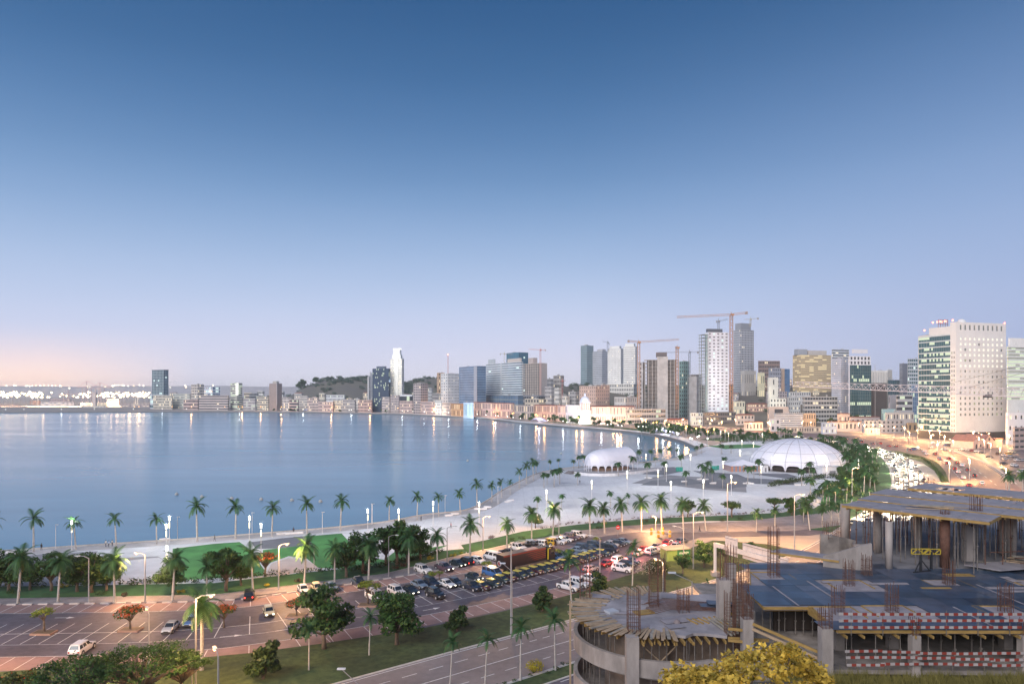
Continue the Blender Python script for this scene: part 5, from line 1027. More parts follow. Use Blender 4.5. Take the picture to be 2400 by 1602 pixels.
hedge([(1905, 1168), (1960, 1150), (2010, 1130), (2045, 1100), (2030, 1078), (1990, 1060), (1940, 1050)], m_leaf, 'leafy green belt beside the bright curve', 2.8, 50, .6)
hedge([(2075, 1060), (2120, 1066), (2165, 1076), (2185, 1092), (2202, 1112), (2212, 1130)], m_shrub, 'planted strip between bright curve and red road', 1.3, 30, .4)
hedge([(1170, 1610), (1250, 1582), (1340, 1556), (1420, 1530)], m_shrub, 'low planted strip in the avenue median', .55, 40, .22)
hedge([(1690, 1036), (1800, 1033), (1900, 1040), (1960, 1055)], m_shrub, 'dark planting behind the dome', 1.6, 30, .5)
bush(1242, 1578, 3.0, 2.3, m_yel, 'round yellow-green shrub in the avenue median', n=700, s=.24); bush(1525, 1350, 6.5, 4.6, m_shrub, 'big white flowering bush beside the parked cars', n=2600, s=.3)
p = G(1525, 1350); mb = MB(); leafcloud(mb, [((0, -.6, 2.2), 2.2), ((1.6, -.4, 1.8), 1.9), ((-1.6, -.4, 1.8), 1.9)], 420, .26); fo = [o for o in bpy.data.objects if o.get('label', '').startswith('big white flowering')][0]; put('blossom', mb.mesh('blossom', LEAF('white_blossom', (.45, .45, .36), (.6, .58, .48), 2)), fo, kind='stuff')
sh = [(150, 1376, 'yellow', m_yel), (290, 1398, 'wine', m_wine), (430, 1388, 'yellow', m_yel), (347, 1368, 'tall dark', m_shrub), (630, 1374, 'yellow', m_yel), (700, 1364, 'brownish', m_wine), (850, 1346, 'wine', m_wine), (925, 1334, 'dark red', m_wine), (950, 1328, 'brown', m_wine), (1005, 1312, 'yellow', m_yel), (1062, 1304, 'yellow-green', m_yel), (1075, 1300, 'orange-green', m_leafy), (1155, 1262, 'wine', m_wine), (1200, 1268, 'dark ball', m_shrub), (1222, 1264, 'dark', m_shrub), (1296, 1250, 'dark ball', m_shrub), (1405, 1240, 'dark', m_shrub), (1415, 1230, 'light green', m_leafy), (1510, 1222, 'dark red', m_wine), (1550, 1222, 'dark red wide', m_wine), (1690, 1222, 'dark', m_shrub), (1735, 1218, 'dark small', m_shrub), (1955, 1118, 'bright round', m_leafy), (1975, 1126, 'yellow clipped', m_yel), (233, 1396, 'dark ball', m_shrub), (30, 1392, 'dark low', m_shrub)]
for k, (px, pb, c, mt) in enumerate(sh): bush(px, pb, R.uniform(1.6, 2.6), R.uniform(.9, 1.5), mt, f'{c} shrub, {nth(k + 1)} from the left on the lawn strip behind the pavement', n=150, s=.26)

bp = []; bt_ = []
for d_ in (-9, -13.5, -19):
    o_ = offset(belt, d_); acc = R.uniform(0, 6)
    for a, b in zip(o_, o_[1:]):
        acc += (b - a).length
        if acc > 13: acc = R.uniform(0, 5); (bp if R.random() < .55 else bt_).append(b + Vector((R.uniform(-2, 2), R.uniform(-2, 2))))
for k, q in enumerate(sorted(bp, key=lambda v: -v.y)[:60]): place(farp[k % 4], (q.x, q.y, 0), (R.gauss(0, .04), R.gauss(0, .04), R.uniform(0, 6)), f'{nth(k + 1)} palm from the far end in the dense belt edging the bright curve', 'palm tree', 'palms edging the bright curve', R.uniform(.85, 1.15))
for k, q in enumerate(sorted(bt_, key=lambda v: -v.y)): place(fart[k % 2], (q.x, q.y, 0), R.uniform(0, 6), f'{nth(k + 1)} leafy tree from the far end in the dense belt edging the bright curve', 'tree', 'trees edging the bright curve', R.uniform(.38, .6))
bl_ = []
for k in range(52):
    f = k / 51; px = 1490 + 470 * f + R.uniform(-6, 6); bl_.append((px, 1006 + 18 * f + 24 * f * f + R.uniform(-2, 12)))
for k, (px, pb) in enumerate(sorted(bl_)): place(fart[k % 2], G(px, pb), R.uniform(0, 6), f'{nth(k + 1)} dark leafy tree from the left in the band behind plaza and dome', 'tree', 'trees of the boulevard', R.uniform(.45, .7))
# ================================================================ PLAZA: dome, stage, lamps, furniture
m_mem = M('white_membrane', (.76, .76, .84), .5, var=.05, scale=.3); m_seam = PL((.42, .42, .48), .6)
Dc = G(1868, 1097); Rd, Hd = 23.4, 15.6; t = thing('dome_tent', 'large white ribbed event dome with arched openings on the plaza', 'dome tent', Dc); NG = 20
def dpt(a, f, k=1.): rr = Rd * k; th = f * 1.35; zz = 4.3 + (Hd - 4.3) * (cos(th) - cos(1.35)) / (1 - cos(1.35)); return Vector((rr * sin(th) / sin(1.35) * cos(a), rr * sin(th) / sin(1.35) * sin(a), zz * k + (.0)))
for g in range(NG):
    mb = MB(); a0, a1 = 2 * pi * g / NG, 2 * pi * (g + 1) / NG; nr_, nc = 9, 4
    for i in range(nr_):
        for j in range(nc):
            q = []
            for (ii, jj) in ((i, j), (i, j + 1), (i + 1, j + 1), (i + 1, j)):
                a = a0 + (a1 - a0) * jj / nc; sag = 1 - .012 * sin(pi * jj / nc) * (ii / nr_); q.append(dpt(a, ii / nr_, sag))
            mb.poly(q)
    # scalloped skirt down to the legs
    for j in range(10):
        q = []
        for jj, top in ((j, 1), (j + 1, 1), (j + 1, 0), (j, 0)):
            a = a0 + (a1 - a0) * jj / 10; z = 4.3 if top else max(0, 3.3 - 3.3 * abs(2 * jj / 10 - 1) ** 6); q.append((Rd * cos(a), Rd * sin(a), z))
        mb.poly(q)
    mb.build('membrane_panel', m_mem, t, smooth=True)
    mb = MB(); mb.tube([dpt(a0, i / 8, 1.004) for i in range(9)] + [(Rd * cos(a0) * 1.012, Rd * sin(a0) * 1.012, 0)], .13, 5); mb.build('rib', m_seam, t)
for f in (.42, .72, .95):
    mb = MB(); mb.tube([dpt(2 * pi * i / 60, f, 1.003) for i in range(61)], .07, 4); mb.build('ring_seam', m_seam, t)
mb = MB(); mb.tube([(Rd * .86 * cos(x / 30 * pi), Rd * .86 * sin(x / 30 * pi), 1.2) for x in range(61)], 1.1, 4); mb.build('inner_barrier', PL((.07, .065, .07)), t)
mb = MB(); mb.tube([(0, 0, 0), (0, 0, .2)], Rd * .95, 30); mb.build('floor_deck', PL((.1, .095, .1)), t)
mb = MB(); mb.tube([(Rd * .8 * cos(x / 30 * pi), Rd * .8 * sin(x / 30 * pi), 3.6) for x in range(61)], .7, 4); mb.build('inner_gallery', PL((.12, .11, .12)), t)
# vaulted stage tent on its curved terrace
Sc = G(1424, 1106); a = radians(38); ax = Vector((cos(a), sin(a), 0)); sy = Vector((-sin(a), cos(a), 0)); t = thing('stage_tent', 'white vaulted stage tent with scalloped arches on a curved terrace', 'tent', Sc, group=None)
LT, WT, HT, Z0 = 26., 8.2, 10.2, 1.3
def vpt(u, v):      # u along 0..1, v across -1..1
    e = max(0, 1 - u / .42); k = sqrt(max(0., 1 - e * e)) if e > 0 else 1.; th = v * pi / 2; x = -LT / 2 + LT * u
    w = WT * (.15 + .85 * k) ; h = (HT - 3.4) * (.42 + .58 * k) * (1 + .1 * u)
    return ax * x + sy * (w * sin(th) * (abs(sin(th)) ** .0)) + Vector((0, 0, Z0 + 3.4 + h * cos(th)))
nu, nv = 12, 14
for i in range(6):
    mb = MB()
    for k in range(2):
        for j in range(nv):
            u0, u1 = (i * 2 + k) / nu, (i * 2 + k + 1) / nu; mb.poly([vpt(u0, -1 + 2 * j / nv), vpt(u0, -1 + 2 * (j + 1) / nv), vpt(u1, -1 + 2 * (j + 1) / nv), vpt(u1, -1 + 2 * j / nv)])
    mb.build('membrane_panel', m_mem, t, smooth=True)
out = [vpt(u / 16, 1) for u in range(16, -1, -1)] + [vpt(0, v / 4) for v in (2, 0, -2)] + [vpt(u / 16, -1) for u in range(17)]
L = [0]
for i in range(1, len(out)): L.append(L[-1] + (out[i] - out[i - 1]).length)
mb = MB(); N = int(L[-1] / .5)
def along(s):
    for i in range(1, len(L)):
        if L[i] >= s - 1e-6: return out[i - 1].lerp(out[i], (s - L[i - 1]) / max(L[i] - L[i - 1], 1e-6))
    return out[-1]
for k in range(N):
    s0, s1 = L[-1] * k / N, L[-1] * (k + 1) / N; p, q = along(s0), along(s1); f = lambda s: max(Z0, Z0 + 2.9 - 2.9 * abs(2 * ((s / 3.6) % 1) - 1) ** 5)
    mb.poly([(p.x, p.y, p.z + .02), (q.x, q.y, q.z + .02), (q.x, q.y, f(s1)), (p.x, p.y, f(s0))])
mb.build('scalloped_skirt', m_mem, t)
for k in range(int(L[-1] / 3.6) + 1): p = along(k * 3.6); mb = MB(); mb.tube([(p.x, p.y, 0), (p.x, p.y, Z0 + 3.4)], .16, 6); mb.build('post', m_mem, t)
mb = MB(); mb.prism([(p.x * .72, p.y * .72) for p in out[::2]], Z0, Z0 + 1.6, 0); mb.build('stage_floor', PL((.30, .20, .15)), t)
# terrace: curved deck, white fascia, railing
ter = [Vector((x, y)) for x, y in [(cos(q) * 21 - 2, sin(q) * 15 - 4) for q in [radians(v) for v in range(150, 372, 12)]]]
T0 = G(1424, 1106); tt = thing('stage_terrace', 'curved terrace with white fascia and grey railing round the stage tent', 'terrace', T0)
ter2 = [ax.to_2d() * p.x + sy.to_2d() * p.y for p in [Vector((-17, 9)), Vector((-19, 2)), Vector((-18, -5)), Vector((-14, -10)), Vector((-8, -12.6)), Vector((0, -13.2)), Vector((8, -13)), Vector((18, -12)), Vector((28, -11)), Vector((28, -9)), Vector((18, -4)), Vector((15, 9))]]
mb = MB(); mb.prism([(p.x, p.y) for p in ter2], 0, Z0 - .02, 0, 1); mb.build('deck', [PL((.33, .33, .36)), PL((.7, .7, .73))], tt)
mb = MB()
for i in range(0, 8):
    p, q = ter2[i], ter2[i + 1]; n_ = int((q - p).length / 1.4)
    for k in range(n_): w = p.lerp(q, k / n_); mb.bar((w.x * .98, w.y * .98, Z0), (w.x * .98, w.y * .98, Z0 + 1.1), .07)
    for z in (.4, .75, 1.1): mb.bar((p.x * .98, p.y * .98, Z0 + z), (q.x * .98, q.y * .98, Z0 + z), .06)
mb.build('railing', PL((.36, .37, .42)), tt)
mb = MB()
for i in range(9): p = ter2[0] * 1.02 + (ter2[1] - ter2[0]) * .3 + (ter2[1] * .5) * 0 - ax.to_2d() * .35 * i; mb.box((p.x, p.y, Z0 - .07 - i * .14), (.36, 4.5, .14), a)
mb.build('steps', PL((.2, .19, .2)), tt)
# small striped pavilion and white boxes by the dome
p = G(1740, 1102); t = thing('pavilion_tent', 'white peaked tent with orange and grey striped walls left of the dome', 'tent', p, .1); mb = MB(); w = 8
for i in range(16):
    x0, x1 = -w + i, -w + i + 1
    mb.poly([(x0, -5, 0), (x1, -5, 0), (x1, -5, 3), (x0, -5, 3)], i % 2); mb.poly([(-w, -5 + i * .62, 0), (-w, -5 + (i + 1) * .62, 0), (-w, -5 + (i + 1) * .62, 3), (-w, -5 + i * .62, 3)], i % 2)
mb.build('striped_wall', [PL((.45, .22, .15)), PL((.2, .24, .32))], t); mb = MB(); c = (0, 0, 5.6); e = [(-w - .4, -5.4, 2.9), (w + .4, -5.4, 2.9), (w + .4, 5.4, 2.9), (-w - .4, 5.4, 2.9)]
for i in range(4): mb.poly([e[i], e[(i + 1) % 4], c])
mb.build('roof', m_mem, t)
for (px, pb, d, h, l) in ((1945, 1112, (11, 4), 4.0, 'white box building at the right foot of the dome'), (1965, 1085, (9, 5), 3.2, 'pale flat pavilion behind the right foot of the dome'), (1792, 1105, (2.8, 2), 3, 'white panel stand at the left foot of the dome')):
    p = G(px, pb); t = thing('kiosk', l, 'kiosk', p, .2); mb = MB(); mb.box((0, 0, h / 2), (d[0], d[1], h)); mb.build('wall', PL((.7, .7, .73)), t); mb = MB(); mb.box((0, 0, h + .12), (d[0] + .5, d[1] + .5, .24)); mb.build('roof', PL((.6, .6, .64)), t); mb = MB(); mb.box((0, -d[1] / 2 - .02, 1.1), (d[0] * .3, .06, 2.1)); mb.build('door', PL((.2, .2, .22)), t)
for k, (px, pb) in enumerate([(1587, 1104), (1592, 1104), (1597, 1104), (1671, 1101), (1677, 1101), (1682, 1100)]):
    p = G(px, pb); t = thing('cabin', f'{nth(k + 1)} green plastic cabin from the left on the grey plaza paving', 'cabin', p, group='green cabins'); mb = MB(); mb.box((0, 0, 1.15), (1.15, 1.15, 2.2)); mb.build('wall', PL((.02, .26, .20), .5), t); mb = MB(); mb.box((0, 0, 2.33), (1.25, 1.25, .16)); mb.build('roof', PL((.6, .66, .64)), t); mb = MB(); mb.box((0, -.6, 1.05), (.7, .05, 1.8)); mb.build('door', PL((.03, .33, .27), .5), t)
# low white block benches round the plaza palms, and on the promenade
bench = MB(); bench.box((0, 0, .25), (2.6, .7, .5)); bm_ = bench.mesh('white_bench', PL((.74, .74, .76)))
BL = S4([(1250, 562, 0), (1280, 568, 0), (1660, 605, 0), (1830, 580, 0), (1985, 620, 0), (1900, 582, 0)]) + S5([(455, 800, 0), (500, 800, 0), (95, 800, 0), (1010, 815, 0), (1070, 815, 0)]) + S1([(100, 500, 0), (190, 492, 0), (1340, 400, 0)]) + S2([(900, 352, 0), (972, 350, 0), (1040, 345, 0)]) + S3([(700, 203, 0), (750, 190, 0), (940, 150, 0), (980, 150, 0), (1015, 135, 0), (1180, 90, 0), (1200, 80, 0)])
for k, (px, pb, _) in enumerate(sorted(BL)): p = G(px, pb); put('white_bench', bm_, None, (p.x, p.y, .05), R.choice([0., .3, .5, -.2]), label=f'{nth(k + 1)} white block bench from the left along promenade and plaza', cat='bench', group='white block benches')
# arched white boat-shaped shelters along the far quay
for px, pb, l in ((728, 963, 'lilac arched shelter on the far quay, left one under the hill'), (1080, 972, 'lilac arched shelter on the far quay before the blue tower'), (1263, 987, 'lilac arched shelter on the far quay before the bank'), (1561, 1016, 'lilac arched shelter on the quay at the head of the bay')):
    p = G(px, pb); t = thing('quay_shelter', l, 'shelter', p, .0 if px < 900 else -.9 + pi / 2 * 0); mb = MB(); n_ = 12; Ls, Ws = 17, 5
    for i in range(n_):
        for j in range(6):
            q = []
            for ii, jj in ((i, j), (i + 1, j), (i + 1, j + 1), (i, j + 1)):
                u = -1 + 2 * ii / n_; v = -1 + 2 * jj / 6; q.append((u * Ls * (1 - .1 * abs(v)), v * Ws * (1 - .5 * u * u), .4 + 5.2 * (1 - u * u) * (1 - .55 * v * v)))
            mb.poly(q)
    mb.build('shell', M('lilac_shell', (.66, .66, .9), .5, var=0), t, smooth=True); mb = MB(); mb.box((0, 0, .2), (Ls * 1.7, Ws * 1.2, .4)); mb.build('plinth', PL((.35, .35, .42)), t)
    if px > 1000: lamp((p.x, p.y - 8, 3), 9000, (.75, .75, 1.), 1)

# ---------------------------------------------------------------- lamps
m_pole = M('galvanised_pole', (.38, .38, .40), .5, metal=.4, var=.1); m_polew = PL((.62, .62, .64), .5); m_bulbs = EM('sodium_bulb', (1., .5, .13), 7); m_bulbc = EM('white_bulb', (1., .98, .88), 5); m_bulbw = EM('warm_bulb', (1., .86, .55), 3)
def pl_src():
    t = put('plaza_lamp', None, None); mb = MB(); mb.tube([(0, 0, 0), (0, 0, 4.6)], [.11, .08], 6); put('pole', mb.mesh('pole', m_polew), t); mb = MB(); mb.tube([(0, 0, 0), (0, 0, .12)], .3, 8); put('base', mb.mesh('base', m_polew), t)
    mb = MB(); mb.tube([(0, 0, 4.5), (0, 0, 6.0)], [.14, .14], 8); put('lit_tube', mb.mesh('lit_tube', m_bulbw), t); mb = MB(); mb.tube([(0, 0, 6.45), (0, 0, 7.5)], [.22, .22], 8); put('lit_head', mb.mesh('lit_head', m_bulbc), t); mb = MB(); mb.tube([(0, 0, 5.95), (0, 0, 6.5)], [.06, .06], 5); mb.tube([(0, 0, 7.5), (0, 0, 7.6)], [.34, .2], 8); put('cap', mb.mesh('cap', m_polew), t); return t
pls = pl_src(); PLL = S4([(643, 820, 0), (1033, 690, 0), (1373, 675, 0), (1465, 600, 0), (1515, 835, 0), (1873, 810, 0), (2180, 750, 0), (1680, 375, 0), (1730, 460, 0), (2275, 400, 0), (1240, 455, 0), (145, 950, 0), (2090, 560, 0)]) + S1([(583, 480, 0), (1377, 440, 0), (1352, 520, 0), (1356, 740, 0)]) + S2([(640, 440, 0), (735, 515, 0), (1603, 370, 0)]) + S3([(573, 290, 0), (947, 300, 0), (1495, 180, 0), (293, 370, 0)]) + S5([(735, 675, 0), (617, 795, 0), (1300, 690, 0), (1325, 770, 0), (390, 590, 0), (410, 450, 0), (535, 480, 0), (265, 350, 0), (180, 330, 0), (630, 360, 0), (1670, 700, 0)])
for k, (px, pb, _) in enumerate(sorted(PLL)):
    p = G(px, pb); place(pls, p, 0, f'{nth(k + 1)} white glowing post lamp from the left on promenade and plaza', 'post lamp', 'white post lamps'); lamp(p + Vector((0, 0, 8.2)), 1300 if (p - Dc).length > 34 else 350, (1., .96, .84), .4)
# small promenade posts, unlit, on the sea side
pp = put('promenade_post', None, None); mb = MB(); mb.tube([(0, 0, 0), (0, 0, 6.2)], [.09, .06], 6); put('pole', mb.mesh('pole', m_polew), pp); mb = MB(); mb.box((.25, 0, 6.2), (.75, .3, .12)); put('lamp_head', mb.mesh('lamp_head', m_polew), pp)
PP = S1([(453, 470, 0), (1443, 395, 0)]) + S2([(55, 395, 0), (662, 355, 0), (1233, 350, 0), (1635, 270, 0)]) + S3([(78, 270, 0), (670, 190, 0), (1100, 105, 0)]) + S4([(1565, 330, 0), (1130, 380, 0)])
for k, (px, pb, _) in enumerate(sorted(PP)): p = G(px, pb); place(pp, p, 0, f'{nth(k + 1)} slim unlit white lamp post from the left by the sea wall', 'lamp post', 'slim unlit posts by the sea')
# street lamps: pole, arm, head, glowing lens
def street(h, arm, lit=True, m=m_pole):
    t = put('street_lamp', None, None); mb = MB(); mb.tube([(0, 0, 0), (0, 0, 1.2), (0, 0, h)], [.17, .15, .09], 7); put('pole', mb.mesh('pole', m), t); mb = MB(); mb.tube([(0, 0, h - .1), (arm * .5, 0, h + .35), (arm, 0, h + .4)], [.08, .06, .05], 5); put('arm', mb.mesh('arm', m), t)
    mb = MB(); mb.box((arm + .35, 0, h + .42), (1.0, .34, .16)); put('lamp_head', mb.mesh('lamp_head', PL((.6, .62, .66), .5)), t); mb = MB(); mb.dome((arm + .4, 0, h + .28), .21 if lit else .12, 8, 4, half=False); put('lens', mb.mesh('lens', m_bulbs if lit else PL((.6, .62, .66), .3)), t); return t
sl = {('t', 1): street(12.5, 1.6), ('m', 1): street(9.5, 1.3), ('t', 0): street(12.5, 2.2, False), ('m', 0): street(9.5, 2., False)}
SL = [(459, 1620, 't', 1, 0., 1, 'tall sodium street lamp shining at lower left beside the big drooping palm', 6500), (653, 1383, 'm', 1, .1, .95, 'slim sodium street lamp on the pavement before the flame tree', 3800), (340, 1410, 'm', 1, pi, .95, 'slim lit street lamp between the third and fourth big palm', 3000),
      (1132, 1292, 'm', 1, .1, .9, 'sodium lamp at the end of the path beside the plaza', 3500), (1310, 1258, 'm', 1, pi, .9, 'sodium lamp behind the eighth palm of the car park pavement', 5500), (1625, 1333, 't', 1, .05, 1, 'tall sodium lamp behind the green booth with a strong star glow', 6500), (1705, 1246, 't', 1, .0, 1.1, 'tall lamp with two lit heads at the roundabout road', 6500),
      (1862, 1290, 't', 1, .1, 1.1, 'tall sodium lamp left of the unfinished building', 6500), (1997, 1180, 't', 1, .0, 1., 'tall star-bright sodium lamp in the green belt before the bright curve', 6500), (1537, 1250, 'm', 1, pi, .5, 'low sodium lamp by the yellow bollards', 3000),
      (1198, 1485, 't', 0, .1, 1.2, 'very tall unlit grey lamp mast on the slope', 0), (1602, 1325, 'm', 0, 2.6, .9, 'unlit twin-armed pole beside the green booth', 0), (911, 1351, 't', 0, .05, .7, 'unlit grey lamp on the pavement before the dark trees', 0), (208, 1412, 'm', 0, pi, .9, 'unlit pole with a small box on the pavement at left', 0), (1048, 1316, 'm', 0, .1, .85, 'thin unlit pole at the pavement bend', 0), (736, 1333, 'm', 0, pi, .6, 'thin unlit pole on the lawn beside the sand court', 0), (1406, 1352, 'm', 0, pi * .9, .9, 'thin unlit pole in front of the taxis', 0)]
for px, pb, k, l, rz, s, lab, pw in SL:
    p = G(px, pb); o = place(sl[(k, l)], p, rz, lab, 'street lamp', 'street lamps', s)
    if pw: h = (12.5 if k == 't' else 9.5) * s; d = (2.6 if k == 't' else 2.2) * s; lamp((p.x + cos(rz) * d, p.y + sin(rz) * d, h - .4), pw * (1. if px == 459 else 3.2), SODIUM, .35)
SR = c6([(820, 1500), (993, 1480), (720, 1290), (663, 1210), (853, 1260), (780, 1210), (1175, 1300), (1253, 1340), (1305, 1575), (1120, 1260), (1073, 1230), (1333, 1200), (1157, 1180), (1027, 1165), (95, 1090), (170, 1080), (347, 1110), (437, 1110), (548, 1140), (652, 1150), (480, 1170), (738, 1150), (883, 1130), (245, 1090)]) + [(1760, 1012), (1800, 1010), (1880, 1008), (1900, 1010), (1965, 1006), (1985, 1008), (2012, 1012), (1690, 1008), (1725, 1003), (1668, 1000), (1560, 1003), (1512, 1003), (1505, 1000), (2300, 1045), (1640, 1005), (1600, 1000)]
for k, (px, pb) in enumerate(sorted(SR)):
    p = G(px, pb); place(sl[('m', 1)], p, R.uniform(-.5, 3.5), f'{nth(k + 1)} orange street lamp from the left along the far roads at right', 'street lamp', 'street lamps of the far roads', 1.); lamp(p + Vector((0, -.6, 8.6)), 17000, SODIUM, .5)
# warm lamps along the far shore road and white ones on the quay
fl = put('shore_lamp', None, None); mb = MB(); mb.bar((0, 0, 0), (0, 0, 9), .25); put('pole', mb.mesh('pole', m_pole), fl); mb = MB(); mb.dome((0, 0, 9.2), .6, 6, 4, half=False); put('lens', mb.mesh('lens', m_bulbs), fl)
fw = put('quay_lamp', None, None); mb = MB(); mb.bar((0, 0, 0), (0, 0, 5), .2); put('pole', mb.mesh('pole', m_pole), fw); mb = MB(); mb.dome((0, 0, 5.2), .55, 6, 4, half=False); put('lens', mb.mesh('lens', m_bulbc), fw)
oS = offset(farS, 22); oQ = offset(farS, 4); nS = len([q for q in oS if q.y > 500])
for k in range(60):
    q = oS[3:][min(int(k / 60 * (len(oS) - 6) + R.uniform(-.5, .5)), len(oS) - 5)].copy() + Vector((R.uniform(-14, 14), R.uniform(-10, 10)))
    place(fl, (q.x, q.y, 0), 0, f'{nth(k + 1)} tiny sodium lamp along the far shore road, counted from the head of the bay', 'street lamp', 'sodium lamps of the far shore'); 
    if k % 2 == 0: lamp((q.x, q.y - 1, 9.5), 4000 + 3 * max(q.y - 600, 0), SODIUM, .9)
for k in range(60):
    q = oQ[min(int(k / 60 * len(oQ)), len(oQ) - 1)] + Vector((R.uniform(-8, 8), R.uniform(-3, 3))); place(fw, (q.x, q.y, 0), 0, f'{nth(k + 1)} tiny white lamp on the far quay, counted from the head of the bay', 'street lamp', 'white lamps of the far quay')
    if k % 3 == 0: lamp((q.x, q.y, 6), 900 + .8 * q.y, COOL, .7)
# floods on the bright white tower, bank and sand coloured block (lit in the photograph)
t, C, dr, dl, wr, wl, zt, z0 = tw
for f, z, pw_ in ((.15, 18, 1.6e4), (.85, 18, 1.6e4), (.5, 62, 1.8e4), (.5, 100, 1.6e4)):
    v = Vector((-dl.y, dl.x)); q = C + dl * wl * f + v * 26; o = lamp((q.x, q.y, z), pw_, (1., .95, .82), 2, 'SPOT', 120); o.rotation_euler = (radians(100), 0, atan2(-v.y, -v.x) - pi / 2)
for px, Y, z, pw_, c_ in ((1350, 842, 6, 1.3e5, (1., .82, .7)), (1375, 822, 8, 1.6e5, (.92, .9, 1.)), (1420, 825, 6, 1.3e5, (1., .72, .5)), (1460, 825, 6, 1.2e5, (1., .7, .45)), (1290, 890, 6, 6e4, (1., .7, .5)), (1095, 1040, 6, 1.2e5, (.75, .9, 1.)), (1065, 1080, 6, 6e4, (1., .55, .25)), (1150, 1000, 6, 6e4, (1., .7, .5)), (1893, 705, 22, 1.6e5, (1., .82, .55)), (1930, 705, 50, 1.4e5, (1., .82, .55)), (1772, 640, 8, 3e4, (1., .55, .25)), (1820, 615, 16, 3e4, (.95, 1., .85)), (1680, 622, 30, 3e4, COOL), (1690, 622, 62, 3e4, COOL), (1030, 1160, 5, 5e4, (1., .95, .85)), (1810, 880, 34, 4e4, (1., .92, .7)), (1836, 940, 36, 2e4, (1., .5, .2))):
    Y *= 1.33 if px > 1500 and px != 1810 and px != 1836 else 1; o = lamp(((px - CX) / F * Y, Y, z), pw_ * .28, c_, 2, 'SPOT', 150); o.rotation_euler = (radians(95), 0, 0)
for X_, Y_, z_, pw_ in ((150, 545, 45, 1.2e5), (150, 0, 0, 0)):
    if pw_: lamp(AT(2300, 870, 500), pw_ * .3, (1., .93, .82), 4)
# bollards, signs, cones at the roundabout
for k, (px, pb) in enumerate([(1526.5, 1252), (1543, 1259), (1554, 1251), (1570, 1258)]):
    p = G(px, pb); t = thing('bollard', f'{nth(k + 1)} yellow traffic bollard from the left at the roundabout', 'bollard', p, group='yellow bollards'); mb = MB(); mb.tube([(0, 0, 0), (0, 0, 1.6), (0, 0, 1.85)], [.36, .36, .2], 8); mb.build('body', PL((.6, .33, .03), .5), t); mb = MB(); mb.tube([(0, 0, .9), (0, 0, 1.15)], .37, 8); mb.build('band', PL((.75, .7, .6)), t)
p = G(1448, 1256); t = thing('no_entry_sign', 'round red no entry sign on a post at the car park exit', 'road sign', p, .3); mb = MB(); mb.bar((0, 0, 0), (0, 0, 2.8), .08); mb.build('post', m_pole, t); mb = MB(); mb.tube([(0, -.06, 2.5), (0, -.1, 2.5)], .62, 16); mb.build('disc', PL((.55, .03, .03), .4), t); mb = MB(); mb.box((0, -.12, 2.5), (.8, .02, .2)); mb.build('bar', PL((.8, .78, .75)), t)
# distant birds of the bay: round mooring buoys
for k, (px, py) in enumerate([(414, 1159), (473, 1165), (543, 1169), (612, 1171), (684, 1173), (751, 1176), (1096, 1080), (1315, 1063)]):
    Yb = F * 42 / (py - HY); X = (px - CX) / F * Yb; t = thing('mooring_buoy', f'{nth(k + 1)} small round buoy from the left floating in the bay', 'buoy', (X, Yb, -2), group='buoys in the bay'); mb = MB(); mb.dome((0, 0, .2), .75, 8, 5, half=False); mb.build('float', PL((.42, .42, .40)), t); mb = MB(); mb.tube([(0, 0, .8), (0, 0, 1.25)], [.12, .08], 5); mb.build('ring_post', PL((.3, .3, .3)), t)
# unseen lit street lamps; avenue pair added to warm the road, left pair assumed
for x, y, l in ((-34, 79, 'added sodium street lamp warming the avenue, below the bottom edge'), (27, 122, 'added sodium street lamp warming the avenue behind the round slab'), (-76, 93, 'assumed sodium street lamp at the grass edge, beyond the left edge'), (-50, 94, 'assumed sodium street lamp hidden in the foliage at lower left')):
    place(sl[('m', 1)], (x, y, 0), 2.2, l, 'street lamp', 'street lamps', 1.); lamp((x - .8, y + 1.2, 9), 10000, SODIUM, .4)

# leafy trees between the palms of the far shore road
ft_ = []
for k in range(70):
    f = k / 70; j = int(f * (len(farS) - 12)) + 3; q = offset(farS, R.uniform(22, 48))[j] + Vector((R.uniform(-12, 12), 0))
    if q.y > 640: ft_.append(q)
for k, q in enumerate(sorted(ft_, key=lambda v: v.x / v.y)): place(fart[k % 2], (q.x, q.y, 0), R.uniform(0, 6), f'{nth(k + 1)} round dark tree from the left in the line along the far shore road', 'tree', 'trees along the far shore road', R.uniform(.55, .95))
# ================================================================ VEHICLES
m_glass = M('car_glass', (.02, .03, .04), .08, var=0, coat=1); m_tyre = PL((.02, .02, .02), .9); m_rim = PL((.4, .4, .42), .35); m_hl = M('headlamp_glass', (.65, .68, .7), .1, var=0); m_hlon = EM('headlamp_lit', (1., .93, .75), 5); m_tl = M('tail_lamp', (.35, .01, .01), .2, var=0); m_tlon = EM('tail_lamp_lit', (1., .05, .03), 5); m_blk = PL((.025, .025, .028), .6)
PAINT = {k: M('paint_' + k, c, .28, var=0, coat=.8, metal=.0) for k, c in dict(white=(.72, .72, .74), silver=(.42, .44, .47), black=(.012, .013, .016), navy=(.015, .025, .05), grey=(.12, .13, .15), blue=(.05, .14, .36), teal=(.02, .035, .045), red=(.28, .02, .02), maroon=(.07, .012, .014), yellow=(.62, .40, .03), cream=(.66, .58, .38), purple=(.1, .06, .08), bluegrey=(.16, .22, .30)).items()}
m_taxi = M('taxi_yellow', (.55, .50, .10), .35, var=0)
